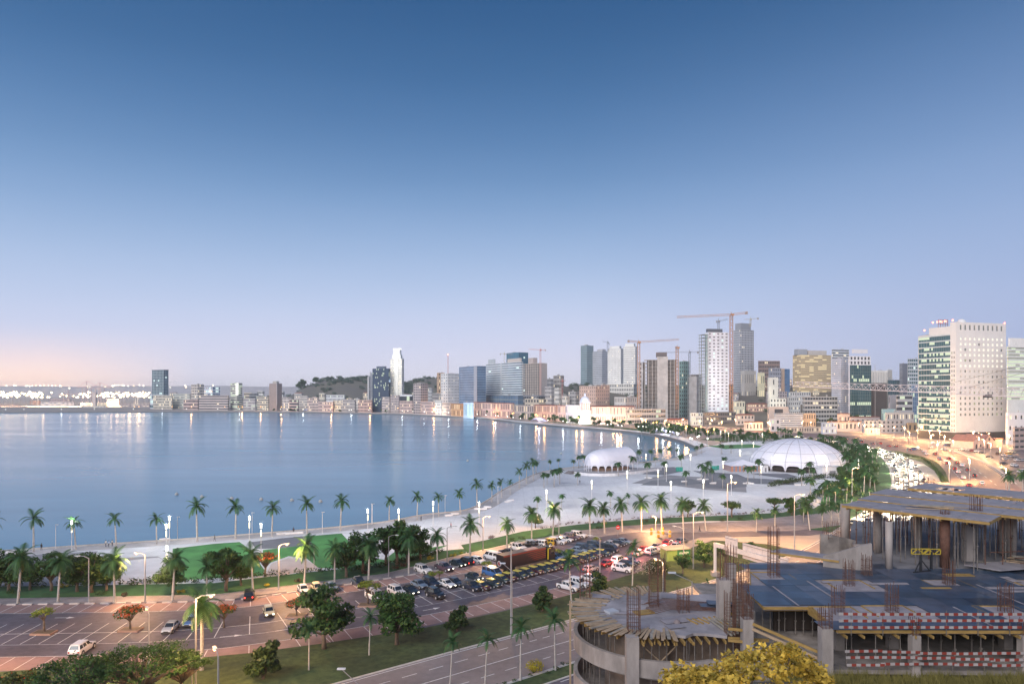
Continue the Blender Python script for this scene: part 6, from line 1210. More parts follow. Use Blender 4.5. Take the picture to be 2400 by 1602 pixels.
SPEC = dict(sedan=(4.5, .87, .9, .86, 1.45, (-1.75, -1.05, .2, 1.0), .95, .32), hatch=(4.0, .85, .94, .9, 1.5, (-1.95, -1.55, .15, 1.05), .94, .31), suv=(4.75, .94, 1.08, 1.05, 1.8, (-2.3, -2.0, .3, .95), 1.08, .38), pickup=(5.2, .92, 1.08, 1.05, 1.76, (-.95, -.75, .4, 1.1), 1.05, .39), van=(4.9, .92, 1.15, .95, 2.05, (-2.4, -2.3, 1.25, 2.1), 1.15, .34), jeep=(4.0, .88, 1.1, 1.1, 1.85, (-1.9, -1.85, .45, .6), 1.1, .42))
def car_src(kind):
    L, w, belt, hood, roof, (gr, rr, rf, gf), trunk, wr = SPEC[kind]; t = put(kind if kind != 'hatch' else 'hatchback', None, None); h = L / 2; zb = .28; mb = MB()
    st = [(-h, trunk - .22, .86), (-h + .12, trunk - .03, .97), (gr, trunk if kind != 'pickup' else trunk, 1), ((gr + gf) / 2, belt, 1), (gf, belt, 1), (gf + (h - gf) * .6, hood, .97), (h - .12, hood - .14, .9), (h, hood - .36, .8)]
    rings = [[(x, -w * k * .92, zb), (x, -w * k, zb + .18), (x, -w * k, z - .13), (x, -w * k * .9, z), (x, w * k * .9, z), (x, w * k, z - .13), (x, w * k, zb + .18), (x, w * k * .92, zb)] for x, z, k in st]
    b = len(mb.v)
    for q in rings: mb.v += q
    for i in range(len(rings) - 1):
        for j in range(8): a, c = b + i * 8 + j, b + i * 8 + (j + 1) % 8; mb.f.append((a, c, c + 8, a + 8)); mb.m.append(0)
    mb.f.append(tuple(b + j for j in range(8))); mb.m.append(0); e = b + (len(rings) - 1) * 8; mb.f.append(tuple(e + j for j in range(8))[::-1]); mb.m.append(0)
    if kind == 'pickup': mb.box((-1.75, 0, trunk + .01), (1.45, w * 1.5, .02), m=1)
    # cabin pillars and sides
    wb, wt = w * .92, w * .74 if kind not in ('van', 'jeep') else w * .86
    B4 = [Vector((gr, -wb, belt - .02)), Vector((gf, -wb, belt - .02)), Vector((gf, wb, belt - .02)), Vector((gr, wb, belt - .02))]; T4 = [Vector((rr, -wt, roof - .06)), Vector((rf, -wt, roof - .06)), Vector((rf, wt, roof - .06)), Vector((rr, wt, roof - .06))]
    for i in range(4): mb.poly([B4[i], B4[(i + 1) % 4], T4[(i + 1) % 4], T4[i]])
    put('body', mb.mesh('body', [PAINT['white'], m_blk], False), t)
    mb = MB(); k = 4
    ov = [(rr - .04, wt * .94), (rr + .12, wt), (rf - .15, wt), (rf + .05, wt * .9)]
    pts = [(x, -y) for x, y in ov] + [(x, y) for x, y in ov[::-1]]; mb.prism(pts, roof - .07, roof - .01); mb.prism([(x * .9 + (rr + rf) / 2 * .1, y * .8) for x, y in pts], roof - .02, roof + .03); put('roof', mb.mesh('roof', PAINT['white']), t)
    def pane(nm, i, u0, u1, v0, v1):
        a, b_, c, d = B4[i], B4[(i + 1) % 4], T4[(i + 1) % 4], T4[i]; f = lambda u, v: a.lerp(b_, u).lerp(d.lerp(c, u), v); n = (b_ - a).cross(d - a).normalized() * .012
        mb = MB(); mb.poly([f(u0, v0) + n, f(u1, v0) + n, f(u1, v1) + n, f(u0, v1) + n]); put(nm, mb.mesh(nm, m_glass), t)
    for i in (0, 2):
        n_ = 2 if kind not in ('van', 'suv', 'jeep') else 3
        if kind == 'pickup': n_ = 2
        for q in range(n_): pane('side_window', i, q / n_ + .03, (q + 1) / n_ - .03, .12, .9)
    pane('windscreen', 1, .05, .95, .08, .94); pane('rear_window', 3, .08, .92, .15, .9)
    for x in (h - .78, -h + .85):
        for y in (-1, 1):
            mb = MB(); mb.tube([(x, y * (w - .04), wr + .02), (x, y * (w + .012), wr + .02)], wr + .08, 12); mb.f = mb.f; put('wheel_arch', mb.mesh('wheel_arch', m_blk), t)
            mb = MB(); mb.tube([(x, y * (w - .2), wr), (x, y * (w + .03), wr)], wr, 12); o = put('wheel', mb.mesh('wheel', m_tyre), t); mb = MB(); mb.tube([(x, y * (w + .02), wr), (x, y * (w + .045), wr)], wr * .62, 10); put('rim', mb.mesh('rim', m_rim), o)
    zf = hood - .32
    for y in (-1, 1):
        mb = MB(); mb.box((h - .07, y * w * .66, zf + .02), (.16, w * .36, .17)); put('headlight', mb.mesh('headlight', m_hl), t); mb = MB(); mb.box((-h + .06, y * w * .74, trunk - .3), (.16, w * .22, .24)); put('taillight', mb.mesh('taillight', m_tl), t)
        mb = MB(); mb.box((gf - .3, y * (wb + .12), belt + .06), (.16, .2, .13)); put('mirror', mb.mesh('mirror', m_blk), t)
    mb = MB(); mb.box((h - .0, 0, .42), (.14, w * 1.5, .2)); mb.box((-h + .0, 0, .45), (.14, w * 1.5, .2)); mb.box((h - .03, 0, zf + .02), (.1, w * .8, .13)); put('bumper', mb.mesh('bumper', m_blk), t)
    if kind == 'pickup':
        for x in (-1.05, -1.25): mb = MB(); mb.tube([(x, -w * .72, belt), (x, -w * .66, roof - .05), (x, w * .66, roof - .05), (x, w * .72, belt)], .05, 5); put('roll_bar', mb.mesh('roll_bar', m_rim), t)
    if kind == 'jeep': mb = MB(); mb.tube([(-h - .02, 0, .95), (-h - .22, 0, .95)], .36, 12); put('spare_wheel', mb.mesh('spare_wheel', m_tyre), t)
    return t
srcs = {k: car_src(k) for k in SPEC}; used = set()
def car(kind, paint, px, py, label, ang=None, face=1, group='parked cars', lights=0, roofm=None, z=.03, skew=8, pos=None):
    p = G(px, py) if pos is None else pos
    if ang is None: s, n = KN(p.to_2d()); ang = atan2(n.y * face, n.x * face) + radians(skew if px > 850 else 0)
    src = srcs[kind]
    if kind not in used: used.add(kind); o = src; o.location = (p.x, p.y, z); o.rotation_euler = (0, 0, ang); tag(o, label, 'car', group)
    else: o = dup(src, (p.x, p.y, z), ang, label, None, group)
    o['category'] = {'van': 'van', 'pickup': 'pickup truck', 'suv': 'suv', 'jeep': 'jeep'}.get(kind, 'car')
    for c in KIDS[o]:
        nm = c.name.split('.')[0]; m = None
        if nm == 'body': m = PAINT[paint]
        elif nm == 'roof': m = roofm or PAINT[paint]
        elif nm == 'headlight' and lights & 1: m = m_hlon
        elif nm == 'taillight' and lights & 2: m = m_tlon
        if nm in ('body', 'roof', 'headlight', 'taillight'):
            sl_ = c.material_slots[0]; sl_.link = 'OBJECT'; sl_.material = m or {'headlight': m_hl, 'taillight': m_tl}[nm]
    return o
Q1 = lambda x, y: (900 + x / 7.83, 1280 + y / 7.83); Q2 = lambda x, y: (1150 + x / 6.711, 1230 + y / 6.711)
for k, (r_, kind, pc, lab, fc, li) in enumerate([
    (Q1(720, 480), 'suv', 'white', 'white SUV parked at the kerb left of the black pickup', 1, 0), (Q1(1100, 435), 'pickup', 'purple', 'black-brown pickup with roll bar parked at the kerb', 1, 1), (Q1(1345, 355), 'sedan', 'teal', 'dark sedan with headlights on right of the kerb pickup', 1, 1), (Q1(1480, 325), 'suv', 'black', 'black SUV seen from behind with lit tail lamps at the kerb', -1, 2), (Q1(1725, 300), 'hatch', 'white', 'white hatchback at the kerb left of the minibus', 1, 0), (Q1(1985, 240), 'van', 'white', 'white minibus with dark windows at the kerb above the truck', -1, 0),
    (Q1(235, 885), 'suv', 'white', 'white SUV with black roof panel behind the right broad tree', 1, 0), (Q1(480, 855), 'sedan', 'teal', 'dark sedan with both headlights shining right of the roof-panelled white SUV', 1, 1), (Q1(860, 725), 'suv', 'navy', 'dark SUV second row behind the big black SUV', 1, 0), (Q1(645, 745), 'sedan', 'bluegrey', 'low grey-blue sedan left of the second row dark SUV', 1, 0), (Q1(940, 930), 'suv', 'black', 'big black SUV parked alone at the front, facing the camera', 1, 0), (Q1(1150, 735), 'sedan', 'white', 'white sedan with headlights on in the middle of the car park', 1, 1), (Q1(1305, 705), 'sedan', 'navy', 'dark blue sedan right of the white one with headlights', 1, 0), (Q1(1610, 790), 'suv', 'navy', 'dark blue SUV left of the row of taxis', 1, 0), (Q1(1650, 605), 'sedan', 'teal', 'dark sedan with lit headlights behind the first taxi', 1, 1),
    (Q2(1040, 545), 'sedan', 'blue', 'blue sedan right of the truck cab', 1, 0), (Q2(1125, 520), 'hatch', 'bluegrey', 'blue-grey hatchback behind the taxis by the saplings', 1, 0), (Q2(1260, 480), 'sedan', 'grey', 'grey sedan half hidden by a sapling behind the taxis', 1, 0), (Q2(1390, 430), 'sedan', 'bluegrey', 'blue-grey sedan right of the saplings behind the taxis', 1, 0), (Q2(1475, 405), 'suv', 'navy', 'boxy dark blue SUV behind the taxi row, right part', 1, 0), (Q2(1600, 395), 'sedan', 'navy', 'dark sedan just right of the boxy dark blue SUV', 1, 0), (Q2(1650, 360), 'suv', 'black', 'black SUV with blue windows above the last taxis', 1, 0), (Q2(1860, 420), 'van', 'navy', 'long dark blue minivan at the end of the taxi row', 1, 0), (Q2(1905, 330), 'sedan', 'silver', 'silver sedan in the last group of the car park', 1, 0), (Q2(1965, 305), 'sedan', 'navy', 'dark blue sedan second in the last group', 1, 0), (Q2(2090, 290), 'sedan', 'bluegrey', 'blue sedan rightmost in the last group of the car park', 1, 0), (Q2(2010, 330), 'hatch', 'black', 'black hatchback third in the last group', 1, 0),
    (Q2(430, 395), 'suv', 'white', 'pale SUV at the kerb above the truck roof', 1, 0), (Q2(620, 355), 'jeep', 'black', 'black jeep with a spare wheel at the kerb', -1, 0), (Q2(765, 335), 'jeep', 'white', 'white off-roader with square windows at the kerb', -1, 0), (Q2(905, 312), 'jeep', 'yellow', 'yellow jeep at the kerb beside the white off-roader', -1, 0), (Q2(1050, 295), 'suv', 'white', 'white SUV right of the yellow jeep', 1, 0), (Q2(1170, 258), 'sedan', 'white', 'white sedan second right of the yellow jeep', 1, 0), (Q2(1285, 225), 'suv', 'purple', 'dark purple SUV under the seventh kerb palm', 1, 0), (Q2(1385, 195), 'suv', 'white', 'pale SUV last at the kerb, under sodium light', 1, 0), (Q2(250, 455), 'sedan', 'black', 'dark car with red tail lamps beside the minibus', -1, 2),
    (Q2(1225, 1015), 'pickup', 'white', 'white double-cab pickup with roll bar at the lower edge', 1, 0), (Q2(1395, 965), 'suv', 'white', 'pale SUV right of the white double-cab pickup', 1, 0), (Q2(1570, 880), 'sedan', 'white', 'white car half behind the ball shaped tree', 1, 0), (Q2(2070, 730), 'suv', 'white', 'white car with a busy shiny roof left of the flowering bush', 1, 0), (Q2(2130, 645), 'sedan', 'black', 'black sedan behind the flowering bush', 1, 0), (Q2(2200, 600), 'sedan', 'navy', 'dark sedan farthest behind the flowering bush', 1, 0),
    ((584, 1401), 'suv', 'black', 'black crossover alone on the left half, near the kerb', -1, 2), ((711, 1387), 'sedan', 'white', 'pinkish white sedan left of three at the kerb', 1, 1), ((743, 1384), 'hatch', 'cream', 'cream hatchback middle of three at the kerb', 1, 1), ((778, 1381), 'sedan', 'bluegrey', 'blue-grey sedan right of three at the kerb', 1, 0), ((841, 1372), 'pickup', 'navy', 'dark blue pickup before the broad hedge at the kerb', 1, 0), ((878, 1405), 'van', 'white', 'small white van with roof load beside a planter', 1, 0), ((630, 1440), 'hatch', 'cream', 'yellowish white hatchback driving down the middle of the car park', 1, 1), ((400, 1477), 'sedan', 'silver', 'silver sedan parked beside the big drooping palm', 1, 0), ((447, 1462), 'sedan', 'blue', 'blue car hidden behind the big drooping palm', 1, 0), ((193, 1527), 'suv', 'white', 'white SUV half hidden by the near foliage at lower left', -1, 0), ((733, 1416), 'sedan', 'grey', 'grey car lost among the leaves left of the broad trees', 1, 0)]):
    car(kind, pc, r_[0], r_[1], lab, face=fc, lights=li)
tx = [Q1(1800, 785), Q1(2005, 735)] + [Q2(x + 45, y + 55) for x, y in ((130, 845), (250, 810), (410, 775), (530, 735), (660, 705), (790, 675), (900, 650), (1000, 615), (1110, 590), (1210, 560), (1310, 535), (1430, 505), (1500, 480), (1590, 450), (1720, 425))]
for k, (a, b) in enumerate(tx):
    o = car('hatch', 'teal' if k % 3 else 'maroon', a, b, f'{nth(k + 1)} black taxi with yellow roof from the left in the taxi row', roofm=m_taxi, group='black taxis with yellow roofs')
    mb = MB() if k == 0 else None
    if k == 0: mb.box((1.35, 0, .93), (.5, .6, .03)); hm = mb.mesh('bonnet_stripe', m_taxi)
    put('bonnet_stripe', hm, o, (0, 0, 0))
car('van', 'blue', *Q1(1985, 545), 'blue and white van with white roof in front of the truck rear', roofm=PAINT['white'])
# articulated show truck
a0, b0 = G(1180, 1343), G(1279, 1320); d = (b0 - a0).normalized(); ang = atan2(d.y, d.x); n = Vector((-d.y, d.x, 0)); Lt = (b0 - a0).length
t = thing('trailer_truck', 'long dark show truck with red-orange striped trailer among the taxis', 'truck', a0 + n * 1.25, ang); mb = MB(); mb.box((Lt / 2, 0, 2.35), (Lt, 2.5, 2.9)); mb.build('trailer', M('dark_trailer', (.022, .016, .018), .4, var=0), t)
mb = MB(); mb.box((Lt / 2, 0, 3.83), (Lt, 2.5, .05)); mb.build('trailer_roof', PL((.13, .13, .13), .6), t); mb = MB(); mb.box((Lt * .68, -.5, 3.98), (3.2, 1.1, .28)); mb.build('roof_hatch', PL((.55, .4, .36)), t)
mb = MB(); mb.box((Lt / 2, -1.262, 3.62), (Lt, .02, .34)); mb.build('side_band', PL((.24, .05, .035)), t)
for k in range(5): mb = MB(); z = 3.3 - .42 * k; mb.poly([(Lt * (.5 + .05 * k), -1.27, z - .35 * (1 if k < 4 else .6)), (Lt, -1.27, z - .06), (Lt, -1.27, z + .1), (Lt * (.62 + .03 * k), -1.27, z - .1)]); mb.build('side_stripe', PL((.21, .05, .03)), t)
for k in range(3): mb = MB(); mb.tube([(.5 + 1.2 * k, -1.1, .5), (.5 + 1.2 * k, -1.3, .5)], .5, 12); mb.build('wheel', m_tyre, t)
mb = MB(); mb.box((Lt + 2.0, 0, 1.95), (2.1, 2.4, 2.7)); mb.box((Lt + 1.9, 0, 3.4), (1.5, 2.2, .5)); mb.build('cab', PL((.02, .022, .026), .4), t); mb = MB(); mb.box((Lt + 3.06, 0, 2.5), (.04, 2.0, .9)); mb.box((Lt + 2.3, -1.21, 2.4), (.9, .03, .8)); mb.build('cab_window', m_glass, t)
mb = MB(); mb.tube([(Lt + .75, -1.28, .9), (Lt + .75, -1.28, 3.4), (Lt + 1.5, -1.28, 3.4)], .12, 5); mb.build('yellow_rail', PL((.6, .5, .02)), t)
for x in (Lt + .9, Lt + 2.6): mb = MB(); mb.tube([(x, -1.0, .5), (x, -1.25, .5)], .5, 12); mb.build('wheel', m_tyre, t)
mb = MB(); mb.tube([(-.02, .15, 1.9), (-.05, .15, 1.9)], .62, 14); mb.build('rear_emblem', PL((.6, .55, .55)), t); mb = MB(); mb.tube([(-.05, .15, 1.9), (-.07, .15, 1.9)], .42, 12); mb.build('emblem_core', PL((.3, .05, .04)), t)
# planters in the car park
for k, (px, py) in enumerate([(103, 1484), (306, 1477), (695, 1444), (862, 1419), (1012, 1367), (1142, 1349)]):
    p = G(px, py); mb = MB(); mb.box((0, 0, .16), (3.4, 2.0, .32)); mb.box((0, 0, .33), (3.0, 1.6, .04), m=1); mb.build('planter', [PL((.34, .22, .17)), PL((.12, .09, .06))], label=f'{nth(k + 1)} low brick planter from the left in the car park', cat='planter', group='brick planters').location = (p.x, p.y, 0)
# right-hand town car park
q = cr(2200, 980, 8.71)
RC = [((450, 650), 'white'), ((580, 652), 'white'), ((700, 680), 'red'), ((795, 692), 'white'), ((885, 712), 'grey'), ((1040, 800), 'grey'), ((1245, 745), 'black'), ((1345, 768), 'white'), ((1425, 750), 'yellow'), ((1530, 700), 'cream'), ((1440, 785), 'silver'), ((1570, 825), 'grey'), ((1680, 870), 'silver'), ((1330, 945), 'teal'), ((1550, 980), 'white'), ((1690, 1110), 'white'), ((160, 560), 'blue'), ((110, 650), 'white'), ((240, 565), 'grey'), ((1345, 845), 'silver'), ((860, 610), 'grey'), ((1480, 690), 'white'), ((1600, 870), 'white'), ((-150, 600), 'white'), ((-430, 640), 'white'), ((-500, 650), 'blue')]
for k, ((a, b), pc) in enumerate(sorted(RC)):
    (px, py), = q([(a, b)]); car(['sedan', 'suv', 'hatch', 'sedan'][k % 4], pc, px, py, f'{pc} {["sedan", "SUV", "hatchback", "saloon"][k % 4]}, {nth(k + 1)} car from the left in the far town car park', ang=R.choice([.35, .35, .25, 3.5]), group='cars in the far car park')
# traffic: cars with headlights down the bright curve, tail lamps up the red road
avS = [p for p in ave if 200 < p.y < 640]; Lc = []
pts = offset(ave, 0); n_ = 0
def along_path(P, d):
    s = 0
    for a, b in zip(P, P[1:]):
        l = (b - a).length
        if s + l >= d: return a.lerp(b, (d - s) / l), (b - a).normalized()
        s += l
    return P[-1], (P[-1] - P[-2]).normalized()
total = sum((b - a).length for a, b in zip(avS, avS[1:]))
for lane, off in enumerate((1.9, 5.3, 8.8, 12.2)):
    P = offset(avS, off); d = 6 + 4 * lane
    while d < total - 20:
        p, dr_ = along_path(P, d); n_ += 1
        car(R.choice(['sedan', 'hatch', 'suv', 'van']), R.choice(['white', 'silver', 'grey', 'black', 'cream']), 0, 0, f'car with shining headlights in lane {["one", "two", "three", "four"][lane]} of the bright curve, {nth(n_)} in the stream', ang=atan2(-dr_.y, -dr_.x), group='traffic on the bright curve', lights=1, pos=Vector((p.x, p.y, 0)), z=.04)
        if n_ % 2 == 0: lamp((p.x - dr_.x * 5, p.y - dr_.y * 5, 2.4), 4200, (1., .88, .62), .5)
        d += R.uniform(16, 34)
RP = smooth(W2([(2275, 1145), (2235, 1098), (2180, 1068), (2100, 1050), (2000, 1034), (1900, 1022), (1780, 1010)]), 6); n_ = 0
for off in (0, 5.5):
    P = offset(RP, off); d = 8 + off * 2
    while d < 330:
        p, dr_ = along_path(P, d); n_ += 1
        car(R.choice(['sedan', 'hatch', 'suv']), R.choice(['white', 'grey', 'black', 'red']), 0, 0, f'car with red tail lamps on the pinkish road, {nth(n_)} of that stream', ang=atan2(dr_.y, dr_.x), group='traffic on the pinkish road', lights=2, pos=Vector((p.x, p.y, 0)), z=.04)
        d += R.uniform(16, 34)
# jam of tail lamps at the car park exit
for k, (px, py) in enumerate([(1498, 1300), (1512, 1292), (1530, 1298), (1540, 1285), (1557, 1290), (1568, 1278), (1585, 1283), (1598, 1272), (1450, 1318), (1425, 1325), (1385, 1338)]):
    car(['sedan', 'hatch', 'suv'][k % 3], ['white', 'red', 'silver', 'grey'][k % 4], px, py, f'{nth(k + 1)} car from the front of the queue with red tail lamps at the exit', ang=.85 + R.uniform(-.1, .1), group='queue at the exit', lights=2)
for px, py, pw in ((1440, 1325, 900), (1500, 1300, 1200), (1560, 1288, 1200), (1380, 1345, 600)): lamp(G(px, py) + Vector((0, 0, 2.2)), pw, (1., .25, .2), .6)
# ================================================================ FOREGROUND: the unfinished building below the viewpoint
m_c = M('site_concrete', (.29, .25, .225), .9, var=.3, scale=.9, detail=10, bump=.15, var2=.35, scale2=.35); m_cl = M('site_concrete_light', (.37, .32, .295), .9, var=.22, scale=1.2, detail=10, bump=.12, var2=.3, scale2=.3, stretch=(1, 1, .35))
m_ply = M('grey_plywood', (.29, .265, .285), .6, var=.22, scale=.9, detail=9); m_ply2 = M('worn_plywood', (.33, .29, .30), .7, var=.25, scale=1.2, detail=9)
m_pb = [M('blue_plywood_%s' % k, c, .36, var=.3, scale=.7, detail=10) for k, c in (('deep', (.035, .058, .095)), ('mid', (.045, .075, .125)), ('pale', (.075, .09, .13)), ('dark', (.025, .04, .068)))]
m_ty = M('yellow_timber', (.36, .225, .07), .7, var=.25, scale=1.5, stretch=(1, 1, 3)); m_tb = M('board_timber', (.40, .285, .185), .8, var=.3, scale=1.2, detail=8); m_tg = M('grey_timber', (.31, .275, .23), .85, var=.3, scale=1.2)
m_rust = M('rusty_rebar', (.13, .06, .04), .8, var=.35, scale=3); m_steel = M('prop_steel', (.22, .19, .17), .6, metal=.3, var=.3, scale=3); m_rw = PL((.42, .38, .37), .6); m_rr = PL((.27, .045, .03), .6)
bs = thing('unfinished_building', 'unfinished concrete building with blue formwork decks and props, lower right', 'building', (30, 58, 10)); bz = -10
def part(mb, name, m, parent=None, kind=None, smooth=False):
    mb.v = [(x - 30, y - 58, z - 10) for x, y, z in mb.v]; return mb.build(name, m, parent or bs, kind=kind, smooth=smooth)
def cage(x, y, z0, z1, w=.7, n=3, ties=.5, parent=None, r=.016):
    mb = MB()
    for i in range(n):
        for j in range(n):
            if 0 < i < n - 1 and 0 < j < n - 1: continue
            px, py = x - w / 2 + w * i / (n - 1), y - w / 2 + w * j / (n - 1); mb.bar((px, py, z0), (px + R.uniform(-.05, .05), py + R.uniform(-.05, .05), z1 + R.uniform(-.35, .1)), r * 2)
    z = z0 + .15
    while z < z1 - (z1 - z0) * .25:
        for a, b in (((-1, -1), (1, -1)), ((1, -1), (1, 1)), ((1, 1), (-1, 1)), ((-1, 1), (-1, -1))): mb.bar((x + a[0] * w / 2, y + a[1] * w / 2, z), (x + b[0] * w / 2, y + b[1] * w / 2, z), r * 1.4)
        z += ties * R.uniform(.5, 1.2)
    return part(mb, 'rebar_cage', m_rust, parent)
def pillar(x, y, z0, z1, w=.7, d=None, m=None): mb = MB(); mb.box((x, y, (z0 + z1) / 2), (w, d or w, z1 - z0)); return part(mb, 'column', m or m_cl)
def prop(x, y, z0, z1, m=None): mb = MB(); mb.tube([(x, y, z0), (x, y, (z0 + z1) / 2)], .055, 5); mb.tube([(x, y, (z0 + z1) / 2), (x, y, z1)], .04, 5); mb.box((x, y, (z0 + z1) / 2), (.16, .16, .1)); return part(mb, 'prop', m or m_steel)
def beam(a, b, w=.16, h=.24, m=None, name='beam'): mb = MB(); mb.bar(a, b, w, h); return part(mb, name, m or m_ty)
ZD = 22.7
# --- blue deck, sheet by sheet
deck = [(20.3, 55.1), (24.2, 55.1), (23.7, 49.8), (62, 49.4), (62, 66.5), (38, 66.5), (34.5, 69.6), (24.2, 69.6), (20.6, 58.8)]
def inside(x, y, P=deck):
    c = False
    for i in range(len(P)):
        (x0, y0), (x1, y1) = P[i], P[i - 1]
        if (y0 > y) != (y1 > y) and x < (x1 - x0) * (y - y0) / (y1 - y0) + x0: c = not c
    return c
cols_d = [(24.6, 64.2, 27.4), (30.3, 61.4, 24.9), (25.6, 53.6, 24.9), (30.0, 53.9, 24.9), (38.9, 53.8, 25.0), (39.4, 61.6, 25.0), (46.5, 53.8, 24.8), (47.5, 61.6, 24.8)]
rec = [(x - 1.7, y - 1.2, x + 1.7, y + 1.5) for x, y, _ in cols_d]
sheets = {}
for i in range(17):
    for j in range(11):
        x, y = 20.3 + 2.5 * i + 1.25, 49.7 + 1.9 * j + .95
        if not inside(x, y): continue
        if any(a - .2 < x < c + .2 and b - .2 < y < d_ + .2 for a, b, c, d_ in rec): continue
        key = R.choice([0, 0, 1, 1, 1, 2, 3]) if y > 54 else R.choice([2, 2, 0, 1])
        if y > 63 and R.random() < .4: key = 2
        if key not in sheets: mb = MB(); mb.box((0, 0, 0), (2.485, 1.885, .03)); sheets[key] = mb.mesh('plywood_sheet', m_pb[key])
        put('plywood_sheet', sheets[key], bs, (x - 30, y - 58, ZD - 10 + R.uniform(-.006, .012)), R.uniform(-.004, .004))
mb = MB(); mb.prism([(x, y) for x, y in deck], ZD - .3, ZD - .06); part(mb, 'deck_frame', m_ply2)
# pale filler strips on the deck
for x, y, lx, ly, m in ((27, 60, .16, 5, m_ply2), (23.2, 58, .14, 5.5, m_ply2), (34, 61.6, 3.4, .5, m_ply2), (44.2, 60.2, 4.6, .55, m_ply2), (44.8, 59.2, 4.6, .45, m_ply2), (52, 60, 4, .6, m_ply2), (37.4, 60.2, 2.6, .4, m_ty), (42.2, 64.5, 2.6, .9, m_ty), (28.6, 62.2, .8, .7, m_ply2), (46, 63, .8, 1.7, m_ply2), (35.5, 52.5, .15, 4.8, m_ply2), (41.7, 58.2, .12, 6.2, m_ply2)):
    mb = MB(); mb.box((x, y, ZD + .035), (lx, ly, .03)); part(mb, 'filler_board', m)
for (x, y, zt), (a, b, c, d_) in zip(cols_d, rec):
    mb = MB(); mb.box(((a + c) / 2, (b + d_) / 2, ZD - .62), (c - a, d_ - b, .05)); part(mb, 'drop_panel', R.choice([m_ply, m_pb[1], m_ply2]))
    for q in (((a, d_), (c, d_)), ((a, b), (a, d_)), ((c, b), (c, d_))): beam((q[0][0], q[0][1], ZD - .28), (q[1][0], q[1][1], ZD - .28), .06, .6, m_ty)
    for dx, dy in ((-.9, .1), (1., .2)): mb = MB(); mb.box((x + dx, y + dy, ZD - .58), (1.0, 1.7, .03)); part(mb, 'filler_board', R.choice([m_ty, m_ply2, m_ply]))
    pillar(x, y, ZD - 3, ZD - .3, .7); cage(x, y, ZD - .6, zt, .72 if zt < 26 else .85, 4, .45)
# deck edges: yellow timber
for a, b in (((20.3, 55.08), (24.2, 55.08)), ((20.6, 58.8), (20.3, 55.1)), ((23.75, 49.75), (62, 49.35)), ((24.2, 55.1), (23.7, 49.8)), ((20.6, 58.8), (24.2, 69.6))): beam((*a, ZD - .13), (*b, ZD - .13), .08, .22)
for k in range(30): beam((24.2 + k * 1.25, 49.3, ZD - .42), (24.2 + k * 1.25, 52.5, ZD - .42), .09, .2)
for k in range(4): beam((20.6, 55.6 + 1.1 * k, ZD - .42), (26, 55.6 + 1.1 * k, ZD - .42), .09, .2)
# props under the blue deck and the storeys below
for k in range(34): prop(24.5 + (k % 17) * 2.1 + R.uniform(-.4, .4), 50.2 + (k // 17) * 2.4 + R.uniform(-.4, .4), 19.9, ZD - .5)
for k in range(8): prop(20.9 + k * .65, 56.2 + R.uniform(0, 2), 19.9, ZD - .5)
for z in (19.85, 16.9, 13.9):
    mb = MB(); mb.prism([(19, 54), (23.2, 49.6), (64, 48.6), (64, 72), (19, 72)], z - .3, z); part(mb, 'floor_slab', m_c)
mb = MB(); mb.box((46, 69, 18), (40, .3, 9)); mb.box((42, 57.5, 21.3), (40, .25, 2.6)); mb.box((42, 57, 18.2), (40, .25, 2.6)); part(mb, 'back_wall', M('dark_wall', (.045, .033, .027), .95, var=.3, scale=.5))  # wall colour kept near black to hold the shade inside the storeys
for x, y, w in ((29.3, 49.7, .62), (37.2, 49.6, .62), (45.5, 49.5, .62)):
    pillar(x, y, 10, ZD - .35, w)
cage(29.3, 49.7, ZD - .35, ZD + 1.0, .55, 3, .3); cage(37.2, 49.6, ZD - .3, ZD + .9, .55, 3, .3)
pillar(22.45, 48.9, 12, 23.15, .78); cage(22.45, 48.9, 23.1, 24.7, .7, 4, .4)
pillar(18.3, 53.2, 13, 22.4, .78); cage(18.3, 53.2, 22.3, 24.4, .7, 4, .3)
# --- red and white barriers on deck edge and on the storey below
br = MB()
for k in range(8): br.box((k * .34 - 1.19, 0, 0), (.34, .03, .19), m=k % 2)
bme = br.mesh('board', [m_rw, m_rr]); bt = thing('barrier', 'three-rail red and white barrier along the front edge of the blue deck', 'barrier', (24, 49.45, ZD)); bl = thing('barrier', 'sagging red and white barrier on the dark storey under the blue deck', 'barrier', (24, 49.2, 19.9))
for t_, z_, xs, y_ in ((bt, (.28, .76, 1.22), 0, 0), (bl, (.55, 1.02, 1.45), .3, 0)):
    for q, z in enumerate(z_):
        for k in range(11):
            if t_ is bt and q == 0 and k in (5,): continue
            put('board', bme, t_, (xs + 1.1 + k * 2.62 + R.uniform(-.1, .1), y_ - .03 * (q % 2), z + (0 if t_ is bt else -.1 + .09 * sin(k * .9 + q)) + R.uniform(-.015, .015)), (0, R.uniform(-.018, .018), R.uniform(-.01, .01)))
    for k in range(13): mb = MB(); mb.tube([(xs + .6 + k * 2.3, .06, -.35 if t_ is bt else 0), (xs + .6 + k * 2.3, .06, 1.45)], .03, 5); mb.build('post', m_steel, t_)
